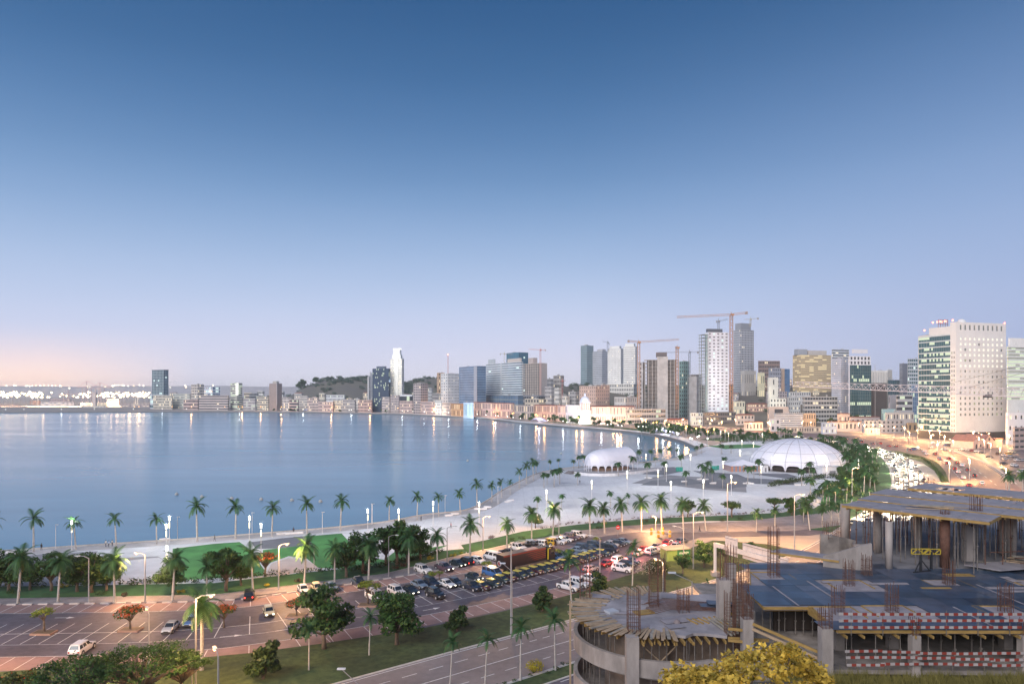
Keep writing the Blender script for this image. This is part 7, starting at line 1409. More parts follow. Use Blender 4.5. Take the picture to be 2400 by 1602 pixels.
# --- upper deck on props
UZ = 27.9; d = Vector((.684, -.73)); w_ = Vector((.73, .684)); strips = [((35.4, 73.2), 13.2, 4.6, 0), ((38.8, 76.6), 21, 4.5, .12), ((42.0, 80.0), 24, 5.2, .24), ((48.5, 83.6), 26, 6.5, .36)]
pm = {}
for (x0, y0), L_, wd_, dz in strips:
    o = Vector((x0, y0)); n_ = int(L_ / 2.45)
    for i in range(n_):
        for j in range(4):
            key = R.choice([0, 0, 1]); sx, sy = L_ / n_ * .985, wd_ / 4 * .975
            if (key, round(sx, 2), round(sy, 2)) not in pm: mb = MB(); mb.box((0, 0, 0), (sx, sy, .03)); pm[(key, round(sx, 2), round(sy, 2))] = mb.mesh('plywood_sheet', [m_ply, m_ply2][key])
            q = o + d * (L_ * (i + .5) / n_) + w_ * (wd_ * (j + .5) / 4)
            if R.random() < .03: continue
            put('plywood_sheet', pm[(key, round(sx, 2), round(sy, 2))], bs, (q.x - 30, q.y - 58, UZ + dz - 10 + R.uniform(-.01, .02)), (R.uniform(-.004, .004), R.uniform(-.004, .004), atan2(d.y, d.x)))
    c = lambda u, v: o + d * u + w_ * v
    for (p, q) in ((c(0, 0), c(L_, 0)), (c(L_, 0), c(L_, wd_)), (c(0, 0), c(0, wd_)), (c(0, wd_), c(L_, wd_))): beam((p.x, p.y, UZ + dz - .16), (q.x, q.y, UZ + dz - .16), .09, .24)
    for k in range(int(L_ / 1.1)): p, q = c(.4 + k * 1.1, .1), c(.4 + k * 1.1, wd_ - .1); beam((p.x, p.y, UZ + dz - .38), (q.x, q.y, UZ + dz - .38), .1, .2)
    for k in range(int(L_ / 1.6)):
        for v in (.5, wd_ * .5, wd_ - .5): p = c(.6 + k * 1.6 + R.uniform(-.3, .3), v); prop(p.x, p.y, ZD + .02, UZ + dz - .48, m_steel if R.random() < .7 else m_rust)
mb = MB(); mb.prism([(34.6, 66.4), (70, 62), (75, 92), (46, 92), (39.5, 80), (36.4, 72.8)], ZD - .35, ZD - .05); part(mb, 'floor_slab', M('site_floor', (.21, .20, .21), .85, var=.25, scale=.4, detail=9))
for x, y, z1, r in ((37.0, 67.0, 27.3, .33), (39.5, 73.8, UZ - .4, .42), (44.0, 74.0, UZ - .4, .4), (52.3, 72.6, UZ - .4, .42), (47.5, 80, UZ - .4, .42), (38.3, 78.5, 27.1, .5), (56, 78, UZ - .4, .42)):
    mb = MB(); mb.tube([(x, y, ZD), (x, y, z1)], r, 14); part(mb, 'column', m_cl, smooth=True)
cage(37.0, 67.0, 27.2, 27.9, .4, 3, .2)
mb = MB(); mb.tube([(42.8, 67.5, ZD), (42.8, 67.5, 27.6)], .45, 12); part(mb, 'column_form', m_rust, smooth=True); cage(42.8, 67.5, 27.5, 28.3, .6, 4, .3)
pillar(46.9, 70.2, ZD, 26.4, .9); cage(46.9, 69, 26.3, 29.6, .8, 4, .5); cage(53.0, 69.5, UZ, 30.3, .8, 4, .5)
mb = MB(); mb.tube([(52.1, 71.2, ZD), (52.1, 71.2, UZ - .4)], .46, 14); part(mb, 'column', m_cl, smooth=True)
for k in range(7): x, y = 41.5 + R.uniform(0, 4), 74.6 - k * .3; mb = MB(); mb.box((x, y - 3, UZ + .19 + .05 * (k % 3)), (3.2, .18, .05), R.uniform(-.7, -.3)); part(mb, 'loose_plank', R.choice([m_tb, m_tg]))
# scaffold frame behind the upper deck
mb = MB()
for x in (50.5, 51.8, 53.1, 54.4):
    for y in (88, 89.2): mb.bar((x, y, 22), (x, y, 29.4 if x in (51.8, 53.1) else 28.8), .06)
for z in (23.5, 25.5, 27.3, 28.4):
    for y in (88, 89.2): mb.bar((50, y, z), (55, y, z), .055)
part(mb, 'scaffold', m_rust)
# poured walls at the left of the upper floor
def wallcurve(P, z0, z1s, th=.35, m=None):
    mb = MB()
    for i in range(len(P) - 1):
        a, b = Vector(P[i]), Vector(P[i + 1]); n = Vector((-(b - a).y, (b - a).x)).normalized() * th; za, zb = z1s[i], z1s[i + 1]
        mb.poly([(a.x, a.y, z0), (b.x, b.y, z0), (b.x, b.y, zb), (a.x, a.y, za)]); mb.poly([(a.x + n.x, a.y + n.y, z0), (b.x + n.x, b.y + n.y, z0), (b.x + n.x, b.y + n.y, zb), (a.x + n.x, a.y + n.y, za)]); mb.poly([(a.x, a.y, za), (b.x, b.y, zb), (b.x + n.x, b.y + n.y, zb), (a.x + n.x, a.y + n.y, za)])
        if i in (0, len(P) - 2): q = (a, za) if i == 0 else (b, zb); mb.poly([(q[0].x, q[0].y, z0), (q[0].x + n.x, q[0].y + n.y, z0), (q[0].x + n.x, q[0].y + n.y, q[1]), (q[0].x, q[0].y, q[1])])
    part(mb, 'poured_wall', m or m_cl)
wallcurve([(30.8, 67.6), (32.2, 66.8), (33.6, 66.3), (34.9, 66.2)], ZD - .2, [23.8, 24.4, 25.0, 25.3]); wallcurve([(32.8, 72.6), (34.6, 72.2), (36.6, 72.8)], ZD - .2, [24.9, 24.7, 24.2], .35, m_c); wallcurve([(34.9, 66.2), (35.2, 70), (36.6, 72.6)], ZD - .2, [25.3, 24.4, 24.2], .3, m_c)
mb = MB(); mb.prism([(26.6, 70.4), (28.5, 71.8), (33.2, 67.9), (32.0, 66.8)], 23.5, 23.62); part(mb, 'ramp_panel', m_ply); beam((26.6, 70.4, 23.42), (32, 66.8, 23.42), .1, .2)
cage(34.2, 73, 24.4, 26.2, 1.3, 4, .6); cage(33.5, 64.5, ZD, ZD + 2.0, .7, 4, .5)
# tall cages and wall stubs left of the deck
for x, y, z0, z1, w in ((18.1, 58.5, 18, 26.6, .75), (20.0, 62.5, 19, 26.2, .85), (18.5, 55.6, 18, 24.8, .75), (20.2, 59.5, 20, 25.3, .7)): cage(x, y, z0, z1, w, 4, .4)
pillar(18.1, 58.5, 12, 24.0, .95); pillar(20.0, 62.5, 12, 24.3, .8)
mb = MB(); mb.box((19.3, 56.6, 19), (.25, 4.2, 7)); part(mb, 'poured_wall', m_c)
# raking timber walers and the joist deck in front of the corner column
for z, dz in ((21.7, 0), (22.05, .32)): beam((18.6, 52.8 - dz * .3, z + dz * .2), (22.4, 49.6 - dz * .3, z - 1.1 + dz * .4), .12, .2, m_ty if dz else m_tb)
for a, b in (((17.0, 52.0, 20.2), (20.5, 50.6, 20.5)), ((20.3, 50.6, 20.5), (22.6, 49.9, 20.2))): beam(a, b, .12, .22)
for k in range(9): beam((17.1 + k * .62, 51.9 - k * .24, 20.36), (17.9 + k * .62, 50.0 - k * .2, 19.9), .1, .16, m_tg, 'joist')
for k in range(7): beam((20.0 + k * .42, 51.6 - k * .05, 20.75), (21.0 + k * .42, 49.9 - k * .02, 20.25), .11, .16, m_tg, 'joist')
for a, b in (((16.9, 53.4, 21.5), (18.2, 53.0, 21.5)), ((16.9, 53.4, 20.6), (18.2, 53.0, 20.6))): beam(a, b, .1, .2)
# loose things on the upper floor
t = thing('shoring_stand', 'yellow braced shoring stand with black base on the upper site floor', 'stand', (39.4, 65.8, ZD)); m_ys = PL((.5, .36, .04), .5)
for dx in (0, 1.6):
    mb = MB(); mb.bar((dx, dx * .6, 0), (dx, dx * .6, 1.7), .18); mb.build('post', m_blk if 'm_blk' in globals() else m_steel, t); mb = MB()
    for a, b in (((-.9, 0, 1.7), (.9, 0, 1.7)), ((-.9, 0, 2.2), (.9, 0, 2.2)), ((-.9, 0, 1.7), (-.3, 0, 2.2)), ((-.3, 0, 2.2), (.3, 0, 1.7)), ((.3, 0, 1.7), (.9, 0, 2.2)), ((-.9, 0, 1.7), (-.9, 0, 2.2)), ((.9, 0, 1.7), (.9, 0, 2.2))): mb.bar(Vector(a) + Vector((dx, dx * .6, -.25 * dx / 1.6)), Vector(b) + Vector((dx, dx * .6, -.25 * dx / 1.6)), .07)
    mb.build('head_truss', m_ys, t)
mb = MB(); mb.bar((-1, -.5, .05), (1.1, .2, .05), .12); mb.bar((-.8, -.4, .1), (0, 0, 1.2), .08); mb.bar((.9, .1, .1), (0, 0, 1.2), .08); mb.build('base_frame', m_blk, t)
t = thing('timber_pile', 'untidy heap of boards and planks at the right edge of the upper site floor', 'timber pile', (52, 67.6, ZD))
for k in range(42): mb = MB(); mb.box((R.gauss(0, 1.5), R.gauss(0, .8), .06 + abs(R.gauss(0, .38))), (R.uniform(1.6, 4.4), R.uniform(.12, .24), .06), R.gauss(0, .35)); mb.build('plank', R.choice([m_tb, m_tg, m_tg, m_rust]), t)
mb = MB(); mb.box((.6, -.6, .9), (.3, .12, 1.9)); mb.build('upright_board', m_tb, t)
mb = MB(); mb.prism([(44.5, 67.2), (49, 68.5), (52, 66.3), (46.5, 65)], ZD + .25, ZD + .33); part(mb, 'ramp_panel', m_ply)

# --- the round-fronted block
rb_ = thing('round_building', 'round-fronted unfinished concrete block with a fringe of timber boards on its top slab', 'building', (13.2, 60.8, 10))
def rpart(mb, name, m, kind=None, smooth=False): mb.v = [(x - 13.2, y - 60.8, z - 10) for x, y, z in mb.v]; return mb.build(name, m, rb_, kind=kind, smooth=smooth)
RC_ = Vector((13.2, 60.8)); RZ = 20.5
def rp(a, r): return (RC_.x + r * cos(radians(a)), RC_.y + r * .93 * sin(radians(a)))
slab = [rp(a, 6.3 + .35 * ((k * 7) % 5 - 2) / 2) for k, a in enumerate(range(60, 300, 8))] + [(17.2, 54.6), (18.0, 56.6), (20.2, 58.4), (20.0, 66.2)]
mb = MB(); mb.prism(slab, RZ - .22, RZ); rpart(mb, 'top_slab', M('slab_plywood', (.36, .325, .335), .7, var=.2, scale=.9, detail=10, var2=.3, scale2=.3))
for k in range(16):
    x, y = R.uniform(8.5, 18), R.uniform(56, 65)
    mb = MB(); mb.box((x, y, RZ + .016 + .006 * k), (R.uniform(1.2, 2.5), R.uniform(.8, 1.25), .02), R.choice([.3, .32, -.2])); rpart(mb, 'plywood_sheet', R.choice([m_ply, m_ply2, m_ply2]))
for k in range(78):
    a = 88 + k * 2.35; r0 = R.uniform(4.9, 6.2); r1 = 8.15 + R.uniform(-.35, .2) - (0 if a < 240 else .3); p, q = rp(a, r0), rp(a + R.uniform(-1.2, 1.2), r1); mb = MB(); mb.bar((*p, RZ + .02 + R.uniform(0, .06)), (*q, RZ + .02 + R.uniform(-.02, .08)), .2 if k % 3 else .26, .045); rpart(mb, 'fringe_board', m_tb if k % 5 else m_tg)
for k in range(32):
    a = 96 + k * 5.9; p, q = rp(a, 5.2), rp(a, 7.6); mb = MB(); mb.bar((*p, RZ - .36), (*q, RZ - .36), .1, .22); rpart(mb, 'beam', m_ty)
for k in range(11):
    x = 10.2 + k * .68; mb = MB(); mb.bar((x, 55.8, RZ - .34), (x + .15 - k * .02, 53.6 + k * .05, RZ - .34), .11, .24); rpart(mb, 'beam', m_ty)
# open joists on the right of the slab
for k in range(8): mb = MB(); mb.bar((15.0 + k * .5, 58.6 + k * .12, RZ + .05), (15.6 + k * .5, 57.3 + k * .1, RZ + .05), .12, .1); rpart(mb, 'joist', m_ty)
for k in range(9): mb = MB(); mb.bar((16.6 + k * .38, 58.0 + k * .1, RZ + .3), (17.6 + k * .33, 54.6 + k * .25, RZ + .05), .11, .14); rpart(mb, 'joist', m_tg)
for a, b in (((17.2, 57.5, RZ + .1), (20, 56, RZ + .05)), ((17.2, 54.4, RZ - .1), (20.3, 53.9, RZ - .1)), ((18.4, 59.3, RZ + .2), (20.4, 59.5, RZ + .3))): mb = MB(); mb.bar(a, b, .12, .24); rpart(mb, 'beam', m_ty)
# ring parapets, floors, dark inner wall, props
def ring(r0, r1, z0, z1, a0=70, a1=292, tail=True, m=m_cl, name='parapet'):
    mb = MB(); A = [rp(a, r1) for a in range(a0, a1 + 1, 4)]; B = [rp(a, r0) for a in range(a0, a1 + 1, 4)]
    if tail: A += [(18.6, 53.35), (22.2, 53.0)]; B += [(18.6, 53.7), (22.2, 53.35)]
    for i in range(len(A) - 1):
        a, b, c, e = A[i], A[i + 1], B[i + 1], B[i]
        mb.poly([(*a, z0), (*b, z0), (*b, z1), (*a, z1)]); mb.poly([(*e, z0), (*c, z0), (*c, z1), (*e, z1)]); mb.poly([(*a, z1), (*b, z1), (*c, z1), (*e, z1)]); mb.poly([(*a, z0), (*b, z0), (*c, z0), (*e, z0)])
    rpart(mb, name, m, smooth=True)
ring(7.35, 7.7, 17.35, 18.75); ring(7.35, 7.7, 13.9, 15.3); ring(7.35, 7.7, 10.4, 11.9)
for z in (17.4, 13.95, 10.5): mb = MB(); mb.prism([rp(a, 7.4) for a in range(60, 300, 8)] + [(18.6, 53.5), (22, 53.3), (20.5, 66)], z - .25, z); rpart(mb, 'floor_slab', m_c)
m_in = M('raw_inner_wall', (.24, .175, .135), .95, var=.4, scale=.7, detail=9); ring(4.7, 4.9, 10, RZ - .3, 70, 268, False, m_in, 'inner_wall'); mb = MB(); mb.box((16, 57.3, 15.2), (8, .2, 10)); rpart(mb, 'inner_wall', m_in)
for k in range(26):
    a = 150 + k * 5.4; p = rp(a, R.uniform(6.2, 6.9)); z0, z1 = (17.4, RZ - .4); mb = MB(); mb.tube([(*p, z0), (p[0] + R.uniform(-.1, .1), p[1], z1)], .045, 5); rpart(mb, 'prop', m_steel)
    if k % 2: mb = MB(); mb.tube([(*p, 13.95), (p[0], p[1], 17.1)], .045, 5); rpart(mb, 'prop', m_steel)
for k in range(9): x = 14 + k * .62; mb = MB(); mb.tube([(x, 54.6, 17.4), (x, 54.7, RZ - .4)], .045, 5); rpart(mb, 'prop', m_steel)
mb = MB(); mb.bar((11.2, 54.9, 17.6), (13.4, 55.2, 19.6), .08); rpart(mb, 'brace', m_tb); mb = MB(); mb.bar((12.8, 54.9, 17.6), (10.6, 55.4, 19.4), .08); rpart(mb, 'brace', m_tb)
for x, y, z1 in ((9.55, 54.35, RZ + .1), (20.1, 53.2, 19.7)): mb = MB(); mb.box((x, y, (z1 + 8) / 2), (1.0, .8, z1 - 8)); rpart(mb, 'column', m_cl)
mb = MB(); mb.bar((5.0, 58.6, 9), (5.0, 58.6, RZ + 1.6), .16); rpart(mb, 'timber_mast', m_tb)
def rcage(*a, **k): o = cage(*a, **k); o.parent = rb_; KIDS[bs].remove(o); KIDS.setdefault(rb_, []).append(o); o.data.transform(Matrix.Translation((30 - 13.2, 58 - 60.8, 0))); return o
for x, y, z1, w in ((9.9, 55.6, 24.2, .95), (12.9, 62.2, 24.4, .8), (15.2, 60.6, 22.6, .9), (6.9, 64.6, 24.6, .9), (14.6, 66.8, 24.3, .7), (17.6, 55.2, 24.0, .7)): rcage(x, y, RZ - .2, z1, w, 4, .45)
for k in range(12):
    a = R.uniform(-.15, .1); y = 60.2 + k * .28; mb = MB(); mb.tube([(12.4 + R.uniform(-.6, .3), y - .5, RZ + .15), (14, y, RZ + .35), (17.5, y + .1 - k * .05, RZ + .2), (19.8, y - .5, RZ + .12)], .025, 4); rpart(mb, 'loose_bar', m_rust)
for k in range(7): mb = MB(); mb.box((18.6 + R.uniform(-.5, .5), 62 + R.uniform(-.6, .6), RZ + .12 + .05 * k), (2.2, 1.0, .04), R.uniform(-.3, .3)); rpart(mb, 'plywood_sheet', m_pb[k % 4])
mb = MB(); mb.box((8.8, 60.4, RZ + .12), (1.0, .9, .2), .5); rpart(mb, 'crate_frame', PL((.45, .46, .5))); mb = MB(); mb.box((11.6, 60.2, RZ + .1), (1.7, 1.0, .1), .35); rpart(mb, 'yellow_panel', m_ty); mb = MB(); mb.dome((13.9, 57.5, RZ), .32, 8, 4, sz=1.2); rpart(mb, 'cement_sack', PL((.25, .2, .2)))

# --- lattice crane jib reaching in from the right, with its hook cables
t = thing('crane_jib', 'long pale lattice crane jib reaching in from the right edge above the red road', 'crane', AT(2440, 935, 105)); a, b = AT(2440, 932, 105) - t.location, AT(1862, 905, 150) - t.location
m_j = PL((.78, .68, .66), .5); up = Vector((0, 0, 1)); NJ = 30; x = (b - a).normalized().cross(up).normalized()
def jp(f, k): hh = 1.35 * (1 - .25 * f); c = a.lerp(b, f); return c + (up * hh if k == 0 else x * (.6 if k == 1 else -.6))
for k in range(3): mb = MB(); mb.bar(jp(0, k), jp(1, k), .085); mb.build('chord', m_j, t)
for i in range(NJ):
    mb = MB()
    for k in (1, 2): mb.bar(jp(i / NJ, k), jp((i + .5) / NJ, 0), .055); mb.bar(jp((i + .5) / NJ, 0), jp((i + 1) / NJ, k), .055)
    mb.bar(jp(i / NJ, 1), jp(i / NJ, 2), .07); mb.build('brace', m_j, t)
mb = MB(); mb.bar(jp(.33, 0), AT(2440, 845, 100) - t.location, .035); mb.bar(jp(.22, 0), AT(2440, 862, 100) - t.location, .035); mb.build('tie_rod', PL((.12, .12, .13)), t); mb = MB(); q = jp(.6, 1); mb.bar(q, q + Vector((0, 0, 5)), .05); mb.bar(q, q - Vector((0, 0, 11)), .05); mb.build('hook_cable', PL((.5, .46, .44)), t); mb = MB(); q = jp(.17, 1); mb.box(q + Vector((0, 0, -.1)), (1.1, .6, .5)); mb.build('trolley', m_blk, t)
# --- motorway sign gantry and green booth on the slope
t0_, t1_ = G(1676, 1349), G(1862, 1305); t = thing('sign_gantry', 'white cantilevered road sign gantry seen from behind on the slope', 'sign gantry', t0_); zt = ZY(1271, t0_.y); m_g = M('gantry_white', (.70, .62, .58), .5, var=.08); dv = (AT(1880, 1308, 128) - AT(1676, 1274, t0_.y)); dv.z = 0; dv = dv.normalized()
mb = MB(); mb.box((0, 0, .5), (1.6, 1.6, 1.0)); mb.build('footing', m_cl, t); mb = MB(); mb.tube([(0, 0, 1), (0, 0, zt)], .34, 10); mb.build('post', m_g, t); Lg = 24; mb = MB(); mb.bar((0, 0, zt - .4), dv * Lg + Vector((0, 0, zt - .4)), .5, .9); mb.build('beam', m_g, t)
nv_ = Vector((dv.y, -dv.x, 0))
for (u0, u1, z0, z1, nbd) in ((2.6, 6.2, -1.7, 2.2, 3), (7.6, 17, -1.5, 1.7, 7), (17.4, 19.4, -.6, .9, 2)):
    for k in range(nbd):
        p, q = dv * (u0 + (u1 - u0) * k / nbd + .03), dv * (u0 + (u1 - u0) * (k + 1) / nbd - .03); mb = MB(); c = (p + q) / 2 + nv_ * -.4 + Vector((0, 0, zt + (z0 + z1) / 2 - .2)); mb.box(c, ((q - p).length, .06, z1 - z0), atan2(dv.y, dv.x)); mb.build('sign_panel', PL((.66, .58, .55), .5), t)
    for zz in (z0 + .4, z1 - .6): mb = MB(); mb.bar(dv * u0 + nv_ * -.3 + Vector((0, 0, zt + zz)), dv * u1 + nv_ * -.3 + Vector((0, 0, zt + zz)), .07); mb.build('rail', m_steel, t)
p = G(1588, 1312); t = thing('green_booth', 'green ticket booth with white lettering beside the exit road', 'booth', p, .25); mb = MB(); mb.box((-1.7, 1.2, 1.35), (2.6, 3.6, 2.7)); mb.build('light_wall', PL((.20, .30, .08)), t); mb = MB(); mb.box((1.3, 1.2, 1.35), (3.4, 3.6, 2.7)); mb.build('dark_wall', PL((.03, .17, .06)), t); mb = MB(); mb.box((-.2, 1.2, 2.78), (6.6, 4.2, .18)); mb.build('roof', PL((.45, .4, .33)), t)
fc = bpy.data.curves.new('lettering', 'FONT'); fc.body = 'multi+'; fc.size = .95; fc.extrude = .01; fo = bpy.data.objects.new('lettering', fc); col_ = SC.collection; col_.objects.link(fo); dg = bpy.context.evaluated_depsgraph_get(); me = bpy.data.meshes.new_from_object(fo.evaluated_get(dg)); bpy.data.objects.remove(fo); me.materials.clear(); me.materials.append(PL((.8, .8, .78)))
o = put('lettering', me, t, (.15, -.63, 1.55), (radians(90), 0, 0))
# --- the slope under the viewpoint, grass and bushes
def hz(x, y): return 37.2 - .36 * y if y < 44 else 37.2 - .36 * 44 - (y - 44) * .5
mb = MB(); nx_, ny_ = 40, 24
for j in range(ny_ + 1):
    for i in range(nx_ + 1):
        x, y = -40 + 100 * i / nx_, 1 + 46 * j / ny_; k = sst(-6, 8, x - (y - 20) * .12); mb.v.append((x, y, hz(x, y) * 1 - (1 - k) * 14 * sst(8, 30, y) + .25 * sin(x * 1.7 + y) * sin(y * 1.1)))
for j in range(ny_):
    for i in range(nx_): a = j * (nx_ + 1) + i; mb.f.append((a, a + 1, a + nx_ + 2, a + nx_ + 1)); mb.m.append(0)
mb.build('hillside', M('dry_slope', (.12, .10, .06), .95, var=.4, scale=.8), kind='structure', smooth=True)
t = thing('assumed_bollard_lamp', 'assumed low lit garden lamp added on the viewpoint slope, unseen below the frame', 'lamp', (7.2, 9, 33.9)); mb = MB(); mb.tube([(0, 0, -.6), (0, 0, 1.7)], .06, 8); mb.build('post', m_steel, t); mb = MB(); mb.tube([(0, 0, 1.7), (0, 0, 2.0)], .1, 8); mb.build('lens', m_bulbs, t); lamp((7.2, 9.2, 36.), 420, (1., .72, .3), .15)  # unseen lamp, assumed from the shrub's yellow light and added to brighten it
m_gr = LEAF('dry_grass', (.12, .12, .03), (.24, .2, .06), 1.5)
mb = MB()
for k in range(11000):
    x, y = R.uniform(17, 36), R.uniform(36, 46); z = hz(x, y) - .1; q_ = .5 + .5 * sin(x * 1.9 + 1.7 * sin(y * 1.3)) * sin(y * 1.1 + x * .6); h_ = R.uniform(.15, .35) + 1.05 * q_ * R.random(); a = R.uniform(0, 6.28); l = R.uniform(.1, .6); w = .03; mb.poly([(x - w, y, z), (x + w, y, z), (x + cos(a) * l, y + sin(a) * l, z + h_)])
mb.build('dry_grass', m_gr, kind='stuff')
t = thing('lamplit_shrub', 'yellow-green shrub, lamplight in its leaf colour, close to camera at the bottom edge', 'shrub', (3.9, 15.0, 29.5)); mb = MB(); r = random.Random(4); bl = []
for k in range(120):
    px, py = r.uniform(1560, 1945), 0; f = (px - 1575) / 350; top = 1602 - 92 * sin(pi * min(1, max(0, max(f, 0) ** 1.8 * .85 + .06))) ** .8; py = r.choice([r.uniform(top + 4, top + 40), r.uniform(top + 10, 1680), r.uniform(top + 30, 1680)]); Y = r.uniform(14, 16); q = AT(px, py, Y) - t.location; bl.append((q, r.uniform(.1, .3)))
for k in range(30): bl.append((AT(r.uniform(1590, 1900), r.uniform(1560, 1660), 13.6) - t.location, r.uniform(.15, .34)))
leafcloud(mb, bl, 9500, .115, r=r); mb.build('foliage', LEAF('lamp_yellowed_leaves', (.22, .18, .03), (.72, .52, .1), 3.5, .35), t); mb = MB()  # leaf colour runs from olive to bright yellow, holding the lamp's glow
for q, rad in bl[::5]: mb.tube([(q.x * .3, q.y * .3, -.5), (q.x * .7, q.y * .7, q.z * .6), tuple(q)], [.05, .03, .01], 5)
mb.build('stem', m_bark, t)
# near flame trees at lower left, seen from above
for k, (px, py, Y, cr_, lab, blo) in enumerate([(330, 1538, 84, 5.0, 'leafy tree crown filling the bottom edge left of the tall sodium lamp', .0), (195, 1556, 82, 4.6, 'feathery tree at the bottom edge, second from the left corner', .0), (25, 1606, 84, 3.4, 'tree tip with a few red blossoms in the bottom left corner', .03), (425, 1535, 88, 3.0, 'airy tree tangled with the tall sodium lamp pole', .0)]):
    top = AT(px, py - cr_ * F / Y * .55, Y); h = top.z; o = make_tree('flame_tree', h, cr_, 60 + k, m_leaf2 if k == 2 else m_leaf, 3400, .34, 60, 1.35, .35, blossom=blo, flat=.6); o.location = (top.x, top.y, 0); tag(o, lab, 'tree', 'trees at the lower left edge')
# near street lamp heads poking up at the bottom
for px, py, Y, px2, py2, lab in ((800, 1566, 84, 850, 1612, 'grey street lamp head on a raking arm at the bottom edge'), (1575, 1341, 90, 1622, 1362, 'grey street lamp head behind the round slab'), (1178, 1319, 118, 1200, 1338, 'grey lamp head on a side arm in front of the truck')):
    p = AT(px2, py2, Y); t = thing('street_lamp', lab, 'street lamp', (p.x, p.y, 0), group='unlit street lamps'); mb = MB(); mb.tube([(0, 0, 0), (0, 0, p.z)], [.14, .08], 6); mb.build('pole', m_pole, t); q = AT(px, py, Y); v = q - Vector((p.x, p.y, 0)); mb = MB(); mb.tube([(0, 0, p.z), tuple(v)], .05, 5); mb.build('arm', m_pole, t); mb = MB(); mb.box(v, (1.0, .36, .16)); mb.build('lamp_head', PL((.6, .64, .7), .4), t)
# ================================================================ HAZE
mb = MB(); mb.box((0, 4250, 75.5), (17000, 8900, 161)); hm = bpy.data.materials.new('haze'); hm.use_nodes = True; tt_ = hm.node_tree; tt_.nodes.remove(tt_.nodes['Principled BSDF']); pv_ = tt_.nodes.new('ShaderNodeVolumePrincipled'); pv_.inputs['Color'].default_value = (.97, .98, 1, 1); pv_.inputs['Density'].default_value = HAZE; pv_.inputs['Anisotropy'].default_value = 0.; tt_.links.new(pv_.outputs[0], tt_.nodes['Material Output'].inputs['Volume'])
if HAZE > 0: mb.build('haze', hm, kind='stuff')

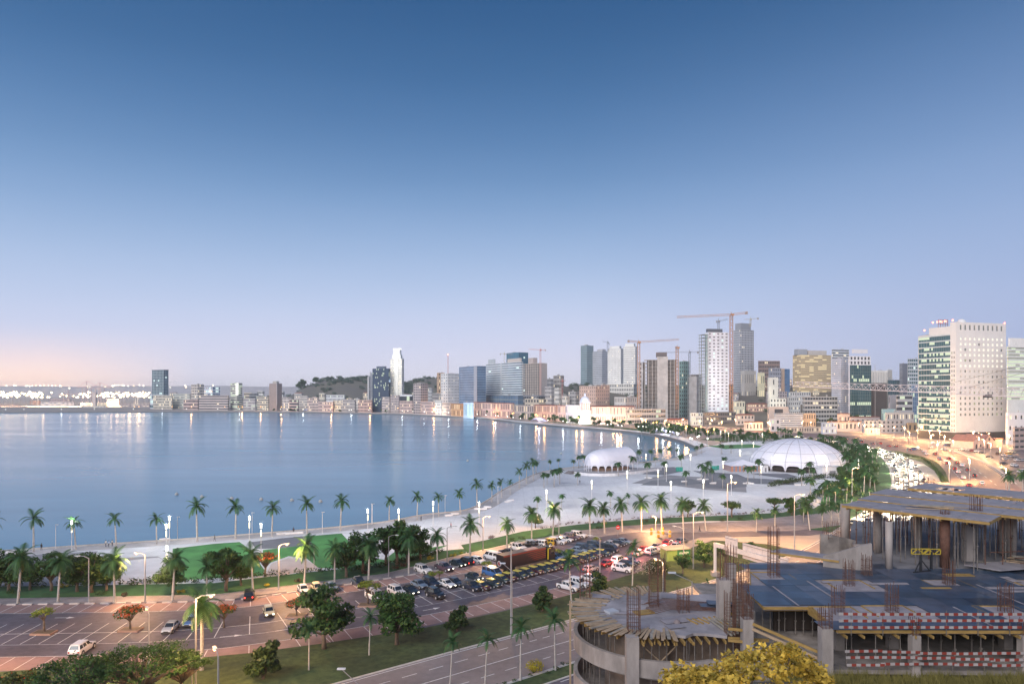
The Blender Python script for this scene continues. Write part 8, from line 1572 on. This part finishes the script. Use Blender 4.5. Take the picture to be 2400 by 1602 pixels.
# ================================================================ PEOPLE
import bmesh
def person(px, py, label, shirt, legs, pose='stand', rz=0., s=1.):
    p = G(px, py); t = thing('person', label, 'person', (p.x, p.y, .12 if py > 1300 else .06), rz, 'people', s)
    st = .16 if pose == 'walk' else .05
    J = [(0, 0, .96, .15), (0, 0, 1.18, .145), (0, 0, 1.4, .165), (0, .01, 1.52, .06), (0, .02, 1.6, .085), (0, .02, 1.72, .09),
         (.1, 0, .9, .1), (.11, st, .5, .07), (.11, st * 1.2, .09, .05), (.11, st * 1.2 + .12, .04, .045), (-.1, 0, .9, .1), (-.11, -st * .6, .5, .07), (-.11, -st * 1.8, .1, .05), (-.11, -st * 1.8 + .12, .04, .045),
         (.2, 0, 1.42, .06), (.25, -st * .5, 1.16, .045), (.25, .08 - st, .9, .036), (-.2, 0, 1.42, .06), (-.25, st * .5, 1.16, .045), (-.25, .08 + st, .9, .036)]
    E = [(0, 1), (1, 2), (2, 3), (3, 4), (4, 5), (0, 6), (6, 7), (7, 8), (8, 9), (0, 10), (10, 11), (11, 12), (12, 13), (2, 14), (14, 15), (15, 16), (2, 17), (17, 18), (18, 19)]
    bm = bmesh.new(); sk = bm.verts.layers.skin.verify(); vs_ = []
    for i, (x, y, z, r) in enumerate(J): v = bm.verts.new((x, y, z)); v[sk].radius = (r, r * .8); v[sk].use_root = i == 0; vs_.append(v)
    for a, b in E: bm.edges.new((vs_[a], vs_[b]))
    me = bpy.data.meshes.new('body'); bm.to_mesh(me); bm.free(); o = bpy.data.objects.new('tmp_body', me); SC.collection.objects.link(o); o.modifiers.new('s', 'SKIN'); o.modifiers.new('u', 'SUBSURF').render_levels = 1; o.modifiers['u'].levels = 1
    m2 = bpy.data.meshes.new_from_object(o.evaluated_get(bpy.context.evaluated_depsgraph_get())); bpy.data.objects.remove(o)
    skin = PL((.10, .055, .035), .6); m2.materials.clear()
    for m in (skin, PL(shirt, .8), PL(legs, .8)): m2.materials.append(m)
    for q in m2.polygons:
        z = q.center.z; q.material_index = 2 if z < .98 and abs(q.center.x) < .2 and z > .08 else (1 if (z < 1.47 and (abs(q.center.x) < .22 or z > 1.2)) and z > .9 else 0); q.use_smooth = True
    m2.name = 'body'; put('body', m2, t); hb = MB(); hb.dome((0, .0, 1.71), .105, 8, 4); hb.build('hair', PL((.012, .01, .01), .9), t)
for a in ((248, 1281, 'person in a white shirt, leftmost of a group strolling on the promenade', (.7, .7, .7), (.05, .05, .08), 'walk', 1.2), (255, 1282, 'person in a pale blue shirt in the middle of the group on the promenade', (.4, .5, .65), (.03, .03, .04), 'walk', 1.1), (263, 1280, 'person in a white top and dark trousers, rightmost of the promenade group', (.66, .64, .62), (.03, .03, .05), 'stand', 1.4), (97, 1289, 'person in dark clothes standing alone by the sea wall at left', (.03, .03, .04), (.02, .02, .03), 'stand', 0), (503, 1268, 'person in black walking on the promenade below the bright lawn', (.02, .02, .025), (.02, .02, .02), 'walk', -1.2), (688, 1250, 'person in dark clothes near the white block benches by the lawn', (.04, .04, .06), (.03, .03, .03), 'stand', .4), (1057, 1238, 'person in a red shirt on the open plaza beside the kerb palms', (.5, .04, .04), (.05, .05, .05), 'walk', 2.), (987, 1221, 'person in dark clothes walking under the glowing post lamp by the sea', (.03, .03, .05), (.03, .03, .03), 'walk', 1.5), (1449, 1294, 'person standing behind the last taxi in the car park', (.1, .08, .12), (.03, .03, .04), 'stand', 2.), (1555, 1326, 'person in black standing beside the white flowering bush', (.015, .015, .02), (.015, .015, .02), 'stand', 1.), (1359, 1134, 'person in dark clothes crossing the plaza below the stage terrace', (.03, .03, .04), (.03, .03, .04), 'walk', .5), (1640, 1246, 'person on the pavement by the roundabout road', (.03, .03, .04), (.02, .02, .02), 'walk', 1.6)):
    person(a[0], a[1], a[2], a[3], a[4], a[5], a[6])
